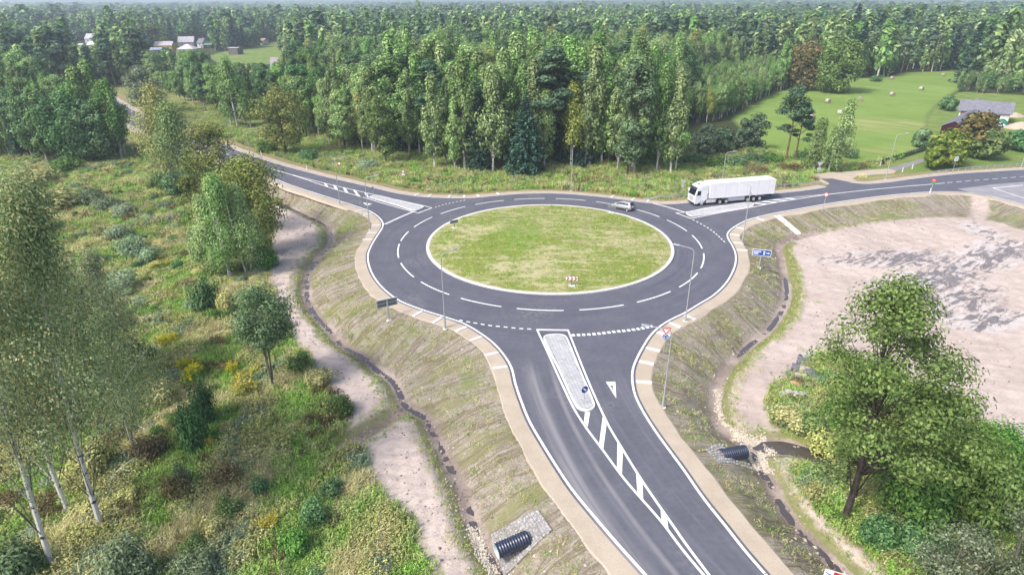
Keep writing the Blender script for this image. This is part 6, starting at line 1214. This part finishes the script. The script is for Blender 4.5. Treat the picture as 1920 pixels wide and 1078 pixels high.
for i in order:
    s = int(sp[i]); vs = [m for m in MID if m[0] == s]; m = vs[int(rng.randint(len(vs)))]; m = vs[0] if m[2].materials[0].name == 'yellowing birch leaves' and rng.rand() < .7 else m; h = H_[i]; k = h / 20; wd = rng.uniform(.85, 1.2)
    if used[s] < 285 and -60 < bx[i] < 1980:
        used[s] += 1; D_ = math.hypot(X[i], Y[i]); wh = next(w for a_, b_, w in WHERE if a_ <= bx[i] < b_)
        row = 'at the wood edge' if (D_ < 158 and bx[i] > 560) or D_ < 175 and bx[i] <= 560 else 'in the second ranks' if D_ < 200 else 'deeper in the wood' if D_ < 270 else 'far back'
        sz = 'tall' if h > 22.5 else 'low' if h < 16 else 'middling'; sz += ' slim' if wd < .95 else ' broad' if wd > 1.1 else ''; gold = (m[2].materials[0].name == 'yellowing birch leaves'); look = ('yellow-tinged birch' if gold else SPEC[s][7]); lab = f"{sz} {look} {row} {wh}"; grp = f"{SPEC[s][1].replace('_', ' ')}s {row} {wh}"
        if D_ < 190: r = thing(SPEC[s][1], lab, SPEC[s][1].replace('_', ' '), (X[i], Y[i], Z[i] - .05), rng.uniform(-.5, .5), grp); obj('trunk', m[1], r); obj('crown', m[2], r)
        else: r = obj(SPEC[s][1], m[3], None, (X[i], Y[i], Z[i] - .05), rng.uniform(-.5, .5)); tag(r, lab, SPEC[s][1].replace('_', ' '), grp)
        r.scale = (k * wd, k * wd, k)
    else: rest.append((X[i], Y[i], Z[i], k, wd, next(j for j, q in enumerate(MID) if q is m)))
if rest:
    rest = np.array(rest); scatter('forest', [m[3] for m in MID], rest[:, 0], rest[:, 1], rest[:, 2], np.c_[rest[:, 3] * rest[:, 4], rest[:, 3] * rest[:, 4], rest[:, 3]], rest[:, 5].astype(int), 3, .03)
def far_wood(name, s, r0, r1, seed, k0, wide):
    X, Y = wood(s, r0, r1, seed); H_ = (20 + 3.5 * sines(X, Y, 120, seed, 2) + rng.normal(size=len(X)) * 3.4) * k0; Z = tz(X, Y); 
    if r0 < 900: _, _, H_ = limit(X, Y, Z, H_)
    bare = (sines(X, Y, 420, seed + 3, 2) > .86) & (r0 > 700); a1 = sines(X, Y, 110, 22, 2); u = rng.rand(len(X)); sp = np.where(u < .25 + .2 * a1, 0, np.where(u < .45 + .2 * a1, 1, np.where(u < .56, 2, np.where(u < .78, 3, 4)))); ok = (H_ > 3.5) & ~bare & (rng.rand(len(X)) > .10 + .10 * sines(X, Y, 90, seed + 8, 2))
    k = H_ / 20; pick = sp * 2 + rng.randint(2, size=len(X)); scatter(name, [m[1] for m in FARM], X[ok], Y[ok], Z[ok] - .3, np.c_[k * wide, k * wide, k][ok], pick[ok], seed, .02)
far_wood('far_forest', 6.4, 345, 820, 51, 1.0, 1.15); far_wood('far_forest', 11, 820, 1900, 52, 1.05, 1.7); far_wood('far_forest', 24, 1900, 5200, 53, 1.15, 3.4)
# ------------------------------------------------------------------ shrubs one can point at
def bush_proto(leaf, n, ls, seed, kind='round'):
    w, g = make_bush(1.0, 1.6, seed, n, ls, kind); return w.mesh('stems', [BK['grey']]), g.mesh('foliage', [LM[leaf]])
BP = {'bright': [bush_proto('maple', 8000, .045, 12)], 'lush': [bush_proto('bush', 8000, .045, 13), bush_proto('bush', 8000, .045, 14)], 'green': [bush_proto('bush', 2600, .08, 1), bush_proto('bush', 2600, .08, 2)], 'dark': [bush_proto('alder', 2600, .08, 3), bush_proto('alder', 2600, .08, 4)], 'grey': [bush_proto('willow', 3400, .058, 5, 'spray'), bush_proto('willow', 3400, .058, 6, 'spray')], 'olive': [bush_proto('olive', 1700, .08, 7, 'spray'), bush_proto('olive', 1700, .08, 8)], 'brown': [bush_proto('brown', 1500, .07, 9, 'spray')], 'glau': [bush_proto('glau', 2600, .07, 10), bush_proto('glau', 2600, .07, 11)]}
def shrub(px, py, half, top, kind, lab, v=0, name='shrub', grp='shrubs of the rough ground'):
    x, y, z = spot(px, py); dpt = depth_at(y, z + .6); r = half * dpt / FOC; h = max(.5, top_z(y, px, top) - z); ps = BP[kind]; wm, gm = ps[v % len(ps)]; t = thing(name, lab, 'shrub', (x, y, z - .04), px * .37, grp); t.scale = (r, r, h / 1.6); obj('stems', wm, t); obj('foliage', gm, t)
for a in ((392, 580, 27, 515, 'dark', 'dark green bush below the left birches'), (430, 588, 22, 538, 'olive', 'yellowish bush beside the dark one under the birches'), (372, 840, 30, 742, 'dark', 'dark sapling bush, lower of the pair in the left meadow'), (392, 790, 22, 705, 'dark', 'dark sapling bush, upper of the pair in the left meadow'), (346, 915, 20, 868, 'grey', 'small silvery bush under the dark sapling pair'),
          (590, 985, 30, 935, 'dark', 'deep green bush in straw grass by the bench edge'), (622, 930, 24, 896, 'dark', 'small deep green bush above the straw grass'), (555, 1035, 32, 985, 'green', 'leafy green bush lowest in the straw grass'), (250, 1085, 58, 1000, 'grey', 'large silvery spray bush at the lower photo edge'), (365, 1090, 46, 1038, 'grey', 'second silvery bush beside the large spray'),
          (365, 1030, 24, 996, 'green', 'bright green bush above the second silvery one'), (408, 1000, 26, 960, 'olive', 'olive bush right of the bright green one'), (490, 925, 19, 890, 'dark', 'dark bush above the brown weed patch'), (430, 968, 26, 930, 'green', 'low green bush right of the brown weed patch'), (330, 935, 30, 890, 'brown', 'brown dry bush among fallen twigs'), (425, 905, 34, 868, 'brown', 'brown weed thicket in the mid meadow'),
          (255, 482, 36, 440, 'glau', 'grey-green bush in the trampled meadow'), (235, 405, 26, 380, 'glau', 'grey-green bush above the flattened grass'), (205, 392, 30, 364, 'grey', 'pale bush beside the cut grass'), (225, 448, 26, 420, 'glau', 'small grey-green bush in flattened grass'), (285, 492, 24, 462, 'glau', 'grey-green bush nearest the yellow flowers'), (40, 1075, 50, 1010, 'dark', 'dark bush in the lower corner behind the birch foot'),
          (125, 322, 30, 290, 'green', 'fresh green bush under the left alders'), (70, 345, 44, 310, 'olive', 'pale olive bush under the left alders'), (20, 385, 46, 330, 'olive', 'pale olive bush at the photo edge'), (115, 395, 44, 350, 'olive', 'pale olive bush in the middle of the left thicket'), (170, 385, 34, 350, 'grey', 'silvery bush at the right end of the left thicket'), (60, 440, 52, 385, 'olive', 'large pale olive bush behind the thin birches'),
          (400, 470, 40, 415, 'dark', 'dark bush between the left birches and the oaks'), (500, 500, 24, 460, 'green', 'green bush at the oak foot on the bench edge'), (332, 368, 30, 312, 'dark', 'dark bush round the foot of the weeping birches'), (300, 352, 22, 322, 'green', 'green bush beside the weeping birch foot'), (640, 775, 28, 735, 'green', 'leafy bush on the lip of the sandy bench'), (600, 720, 30, 685, 'olive', 'olive bush behind the bench lip'), (560, 690, 26, 660, 'green', 'green bush just past the small alder'), (280, 855, 36, 815, 'brown', 'dry bush behind the fallen branch'), (180, 880, 46, 820, 'olive', 'olive scrub between the birch stems'),
          (250, 690, 44, 630, 'brown', 'grey-brown scrub beside the overgrown track'), (300, 760, 36, 712, 'olive', 'olive scrub right of the overgrown track'), (110, 800, 50, 730, 'brown', 'brown scrub behind the birch stems'), (235, 545, 36, 505, 'glau', 'grey-green scrub above the straw patch'), (195, 620, 44, 560, 'olive', 'olive scrub at the crown edge of the thin birches'),
          (1225, 302, 24, 268, 'green', 'green shrub at the left end of the hedge before the lorry'), (1262, 306, 24, 276, 'dark', 'dark shrub behind the grey-backed signs'), (1300, 310, 24, 284, 'dark', 'dark shrub above the lorry cab'), (1340, 312, 24, 288, 'green', 'green shrub above the lorry trailer'), (1375, 312, 22, 286, 'dark', 'dark shrub above the trailer rear'), (1415, 308, 24, 284, 'dark', 'dark shrub left of the tall pines'), (1445, 306, 22, 280, 'green', 'green shrub at the tall pine feet'),
          (1510, 302, 20, 280, 'dark', 'dark shrub between pines and roadside birches'), (1595, 296, 12, 276, 'dark', 'small dark conifer-like bush right of the roadside birches'), (1642, 153, 13, 140, 'dark', 'dark bush at the forest edge of the field'), (1190, 312, 22, 280, 'green', 'green shrub below the airy pale birch'), (1485, 320, 30, 306, 'brown', 'tawny weeds behind the trailer rear'), (1420, 325, 30, 312, 'brown', 'tawny weeds along the trailer top'),
          (500, 286, 20, 262, 'green', 'green shrub left of the lone linden'), (580, 300, 22, 276, 'dark', 'dark shrub right of the lone linden'), (690, 318, 22, 298, 'glau', 'grey-green shrub on the tall-grass verge'), (640, 322, 18, 304, 'olive', 'olive shrub on the tall-grass verge'),
          (1478, 790, 40, 762, 'olive', 'yellow-green bush in front of the row of half-buried pipes'), (1522, 808, 36, 778, 'green', 'green bush right of the half-buried pipes'), (1578, 790, 40, 745, 'green', 'green bush under the maple crown edge'), (1545, 850, 40, 805, 'olive', 'reedy bush above the muddy pool'), (1620, 880, 46, 820, 'lush', 'bush behind the bare maple trunk'), (1560, 900, 34, 862, 'green', 'bush on the pool bank left of the maple trunk'),
          (1680, 960, 50, 890, 'lush', 'bush right of the bare maple trunk'), (1640, 1020, 40, 965, 'dark', 'dark bush below the maple trunk foot'), (1720, 1040, 50, 975, 'dark', 'dark bush toward the silver willow'), (1860, 1000, 66, 870, 'lush', 'tall green bush between the maple and the silver willow'), (1850, 890, 56, 790, 'lush', 'green bush at the yard edge'), (1700, 985, 80, 850, 'lush', 'wide green thicket right of the maple trunk'), (1790, 970, 80, 815, 'bright', 'wide bright thicket under the outer maple branches'), (1650, 770, 44, 720, 'lush', 'green bush in the shade behind the maple trunk'), (1740, 800, 46, 740, 'lush', 'green bush behind the maple toward the yard')):
    shrub(*a[:5], a[5], int(a[0]) % 2)
# row of dwarf conifers along the driveway
cw, cc = make_tree('spruce', 1.3, .42, 5, 500, .09, base=.02, twigs=False); cwm, ccm = cw.mesh('trunk', [BK['dark']]), cc.mesh('crown', [LM['spruce']])
for k in range(20):
    x, y, z = spot(1654 + k * 4.85, 308 - k * 1.55); t = thing('dwarf_conifer', ('first' if k == 0 else 'last' if k == 19 else 'one') + ' of the dark dwarf conifers in the row along the driveway', 'conifer', (x, y, z), k, 'dwarf conifer row'); obj('trunk', cwm, t); obj('crown', ccm, t)
# flowering clumps
gl = [make_tuft(.55, 1.15, 20 + k, 70, .02, .3, 5, .7, .085).mesh('goldenrod', [LM['herb'], LM['gold']]) for k in range(2)]
for i, (px, py, s, wh) in enumerate(((365, 712, 1.5, 'in the open meadow left of the small alder'), (350, 696, 1.1, 'just behind the largest yellow clump'), (462, 742, 1.5, 'below the small alder stems'), (452, 722, 1.1, 'left of the alder stems'), (292, 508, 1.1, 'next to the grey-green bush'), (318, 502, 1.0, 'beside the overgrown track'), (306, 650, 1.1, 'by the track, nearer of the two'), (326, 644, 1.0, 'by the track, farther of the two'),
                                    (398, 838, .9, 'below the dark sapling pair'), (498, 992, .8, 'in the straw grass, upper'), (514, 985, .8, 'in the straw grass, lower'), (300, 492, .9, 'among grey bushes'), (480, 706, .9, 'at the foot of the alder'), (436, 700, 1.0, 'between alder and sapling'))):
    x, y, z = spot(px, py); t = thing('goldenrod_clump', 'clump of yellow goldenrod ' + wh, 'flower clump', (x, y, z), i * 1.3, 'goldenrod clumps in the left meadow'); t.scale = (s, s, s); obj('flower_stems', gl[i % 2], t)
# fallen branches
for pts, lab in ((((196, 832), (212, 806), (222, 798), (262, 808), (292, 822)), 'long pale fallen branch lying in the meadow'), (((200, 918), (228, 890), (252, 893)), 'forked fallen branch near the birch stems'), (((300, 925), (318, 915), (345, 900)), 'grey fallen branch in the brown brush')):
    P = [spot(*p) for p in pts]; o0 = Vector(P[0]); t = thing('fallen_branch', lab, 'branch', o0); Q = [Vector(p) - o0 + Vector((0, 0, .55 + .1 * (i % 2))) for i, p in enumerate(P)]; MB().tube(Q, [.07 - .01 * i for i in range(len(Q))], 7).build('bough', BK['birch'], t)
    MB().tube([Q[1], Q[1] + Vector((.7, .8, .35)), Q[1] + Vector((1.3, 1.5, .3))], [.04, .03, .015], 6).build('side_twig', BK['birch'], t)

# ------------------------------------------------------------------ grass and herbs, past counting
rng = np.random.RandomState(5)
TUF = [make_tuft(.5, .75, 1, 70, .028, .55).mesh('straw_tuft', [LM['straw']]), make_tuft(.5, .6, 2, 60, .03, .6).mesh('grass_tuft', [LM['herb']]), make_tuft(.55, .85, 3, 34, .022, .35, 6).mesh('herb_tuft', [LM['herb']]), make_tuft(.55, .9, 4, 36, .022, .35, 6).mesh('olive_tuft', [LM['olive']]), make_tuft(.55, .8, 6, 34, .022, .3, 7).mesh('glaucous_tuft', [LM['glau']]), make_tuft(.5, .85, 7, 40, .02, .4, 4).mesh('brown_tuft', [LM['brown']]), make_tuft(.6, .7, 8, 70, .028, .85).mesh('lying_tuft', [LM['straw']])]
def meadow(name, X, Y, big, seed, wts=None, grow=1.0):
    Z = tz(X, Y); n = len(X); a, b, c = sines(X, Y, 13, seed, 3), sines(X, Y, 9, seed + 1, 3), sines(X, Y, 5, seed + 2, 2); u = rng.rand(n) * .5
    pick = np.where(a + u > .78, 0, np.where(a + u > .55, 6, np.where(b + u > .85, 4, np.where(b + u > .42, 3, np.where(c + u > .75, 5, np.where(rng.rand(n) < .55, 2, 1)))))); 
    if wts is not None: k = rng.rand(n) < .75; pick = np.where(k, rng.choice(7, n, p=wts), pick)
    s = rng.uniform(.6, 1.25, n) * big * (1 + .25 * b) * grow; scatter(name, TUF, X, Y, Z - .03, np.c_[s * 1.15, s * 1.15, s], pick, seed, .12)
def west(X, Y, m=.4):
    k = view(X, Y, 6) & (tm('farw', X, Y) > .5) & (tm('bench', X, Y) < -m + .5 * sines(X, Y, 2.2, 17, 2)) & (tm('d_road', X, Y) > 5) & (tm('ditch', X, Y) > 1.6); return X[k], Y[k]
X, Y = jitter(-60, 12, 24, 66, .50, 1); X, Y = west(X, Y); meadow('meadow_grass', X, Y, .95, 61)
X, Y = jitter(-95, 0, 66, 100, .68, 2); X, Y = west(X, Y); meadow('meadow_grass', X, Y, 1.05, 62)
X, Y = jitter(-150, -5, 100, 165, 1.05, 3); X, Y = west(X, Y); k = (tm('cut', X, Y) < 0) | (rng.rand(len(X)) < .3); meadow('meadow_grass', X[k], Y[k], 1.2, 63)
X, Y = jitter(-130, 190, 105, 240, 1.0, 4); d = tm('d_road', X, Y); k = view(X, Y, 6) & (tm('side', X, Y) > 1.5) & (d > 4.6 + .9 * sines(X, Y, 8, 4, 2)) & (d < 34) & (tm('lawn', X, Y) < -.5) & (tm('field', X, Y) < -.5) & (tm('cut', X, Y) < -.5); X, Y = X[k], Y[k]; k = ~inside(X, Y, PULLOUT) & ~inside(X, Y, DRIVE); X, Y = X[k], Y[k]
meadow('verge_grass', X, Y, 1.25, 64, (.10, .20, .34, .20, .06, .06, .04))
X, Y = jitter(5, 60, 24, 72, .5, 5); k = view(X, Y, 6) & (tm('side', X, Y) > .5) & (tm('side', X, Y) < 1.5) & (tm('slope', X, Y) < .3) & (tm('yard', X, Y) < -.3 + .5 * sines(X, Y, 2, 18, 2)) & (tm('ditch', X, Y) > 2.0) & (tm('d_road', X, Y) > 7); X, Y = X[k], Y[k]; meadow('undergrowth', X, Y, 1.05, 65, (.03, .30, .42, .15, .06, .02, .02))
SCR = [BP[q][0][1] for q in ('green', 'olive', 'glau', 'brown', 'dark', 'olive')]
X, Y = jitter(-120, 5, 26, 150, 1.7, 31); X, Y = west(X, Y, .9); k = (sines(X, Y, 11, 95, 3) + rng.rand(len(X)) * .9 > .55) & (tm('cut', X, Y) < 1); X, Y = X[k], Y[k]; s = rng.uniform(.28, .85, len(X)) * (1 + .5 * (X < -25)); scatter('scrub', SCR, X, Y, tz(X, Y) - .05, np.c_[s, s, s * rng.uniform(.45, .8, len(X))], rng.choice(6, len(X), p=(.28, .24, .12, .12, .10, .14)), 96, .2)
X, Y = jitter(8, 60, 24, 66, 1.6, 32); k = view(X, Y, 6) & (tm('side', X, Y) > .5) & (tm('side', X, Y) < 1.5) & (tm('slope', X, Y) < .3) & (tm('yard', X, Y) < -1) & (tm('ditch', X, Y) > 3) & (tm('d_road', X, Y) > 8) & (rng.rand(len(X)) < .6); X, Y = X[k], Y[k]; s = rng.uniform(.4, 1.0, len(X)); scatter('scrub', SCR, X, Y, tz(X, Y) - .05, np.c_[s, s, s * .7], rng.choice(6, len(X), p=(.5, .14, .06, .04, .2, .06)), 97, .2)
X, Y = jitter(-70, 70, 115, 175, 2.4, 33); d = tm('d_road', X, Y); k = view(X, Y, 6) & (tm('side', X, Y) > 1.5) & (d > 9) & (d < 22) & (rng.rand(len(X)) < .28); X, Y = X[k], Y[k]; s = rng.uniform(.5, 1.2, len(X)); scatter('scrub', SCR, X, Y, tz(X, Y) - .05, np.c_[s, s, s * .7], rng.choice(6, len(X), p=(.4, .16, .1, .08, .2, .06)), 98, .2)
# thin young grass on the embankments, round the ring island, along the ditch lips
LOW = [make_tuft(.5, .22, 30, 46, .016, .9).mesh('thin_tuft', [LM['olive']]), make_tuft(.45, .2, 31, 46, .018, .7).mesh('thin_tuft', [LM['herb']]), make_tuft(.5, .2, 32, 46, .016, .9).mesh('thin_tuft', [LM['straw']])]
def low(name, X, Y, Z, seed, p): s = rng.uniform(.5, 1.15, len(X)); scatter(name, LOW, X, Y, Z - .02, s, rng.choice(3, len(X), p=p), seed, .2)
X, Y = jitter(-40, 75, 24, 128, .62, 6); d = tm('d_road', X, Y); g = sines(X, Y, 6, 71, 3); k = view(X, Y, 4) & (tm('slope', X, Y) > .6) & (d > 1.9) & (d < 15) & (tm('yard', X, Y) < -.3) & (tm('ditch', X, Y) > 1.1) & (g + rng.rand(len(X)) * .8 > .25); X, Y = X[k], Y[k]; low('embankment_grass', X, Y, tz(X, Y), 72, (.5, .2, .3))
X, Y = jitter(-15, 27, 68, 110, .5, 7); r_ = np.hypot(X - RC[0], Y - RC[1]); k = (r_ < 18.2) & (rng.rand(len(X)) < .55); X, Y, r_ = X[k], Y[k], r_[k]; low('island_grass', X, Y, .14 + .75 * (1 - (r_ / 18.62) ** 2) ** 1.2, 73, (.35, .45, .2))
X, Y = jitter(-40, 45, 24, 110, .5, 8); dt = tm('ditch', X, Y); k = view(X, Y, 3) & (dt > 1.2) & (dt < 2.3) & (tm('slope', X, Y) < .5) & (tm('d_road', X, Y) > 4); X, Y = X[k], Y[k]; low('ditch_bank_grass', X, Y, tz(X, Y), 74, (.55, .35, .1))
X, Y = jitter(-45, 60, 24, 80, .8, 9); k = view(X, Y, 3) & ((tm('bench', X, Y) > .3) | ((tm('yard', X, Y) > .2) & (tm('yard', X, Y) < 6))) & (sines(X, Y, 4, 81, 3) > .75); X, Y = X[k], Y[k]; low('sparse_weeds', X, Y, tz(X, Y), 75, (.35, .55, .1))

# clods and stones on the bare soil
rnd = random.Random(9); CL = []
for k in range(4):
    mb = MB(); stone(mb, (0, 0, 0), 1.0, rnd, 0, None, .8); CL.append(mb.mesh('clod', plain('soil clod', ((.30, .25, .215), (.42, .37, .33), (.20, .165, .14), (.52, .48, .44))[k], .95, 0, .1, .2, 4)))
X, Y = jitter(-45, 75, 24, 112, .42, 21); bn, yd, dt = tm('bench', X, Y), tm('yard', X, Y), tm('ditch', X, Y); cl_ = sines(X, Y, 3.5, 88, 3); sl_ = (tm('slope', X, Y) > .6) & (tm('d_road', X, Y) > 2.2)
k = view(X, Y, 3) & (((bn > -.2) & (cl_ + rng.rand(len(X)) > .75)) | ((yd > -.2) & (cl_ + rng.rand(len(X)) > 1.05)) | ((dt < 1.6) & (rng.rand(len(X)) < .4)) | (sl_ & (rng.rand(len(X)) < .10)) | ((tm('side', X, Y) > 1.5) & (tm('d_road', X, Y) > 1.9) & (tm('d_road', X, Y) < 4.5) & (rng.rand(len(X)) < .6))) & (tm('d_road', X, Y) > 1.8); X, Y = X[k], Y[k]
s = .035 + .11 * rng.rand(len(X)) ** 2.5; scatter('soil_clods', CL, X, Y, tz(X, Y) + .005, np.c_[s * 1.2, s, s * .8], rng.choice(4, len(X), p=(.38, .26, .24, .12)), 91, .3)

# ------------------------------------------------------------------ the air
hz = MB().box((0, 2950, 24), (9200, 6200, 64)).mesh('haze', [])
hm = bpy.data.materials.new('haze'); hm.use_nodes = True; t = hm.node_tree; t.nodes.clear(); ov_ = t.nodes.new('ShaderNodeOutputMaterial'); pv = t.nodes.new('ShaderNodeVolumePrincipled')
pv.inputs['Color'].default_value = (.74, .85, 1, 1); pv.inputs['Density'].default_value = .00030; pv.inputs['Anisotropy'].default_value = .2
t.links.new(pv.outputs[0], ov_.inputs['Volume']); hz.materials.append(hm);
HZ = obj('haze', hz); tag(HZ, kind='stuff')
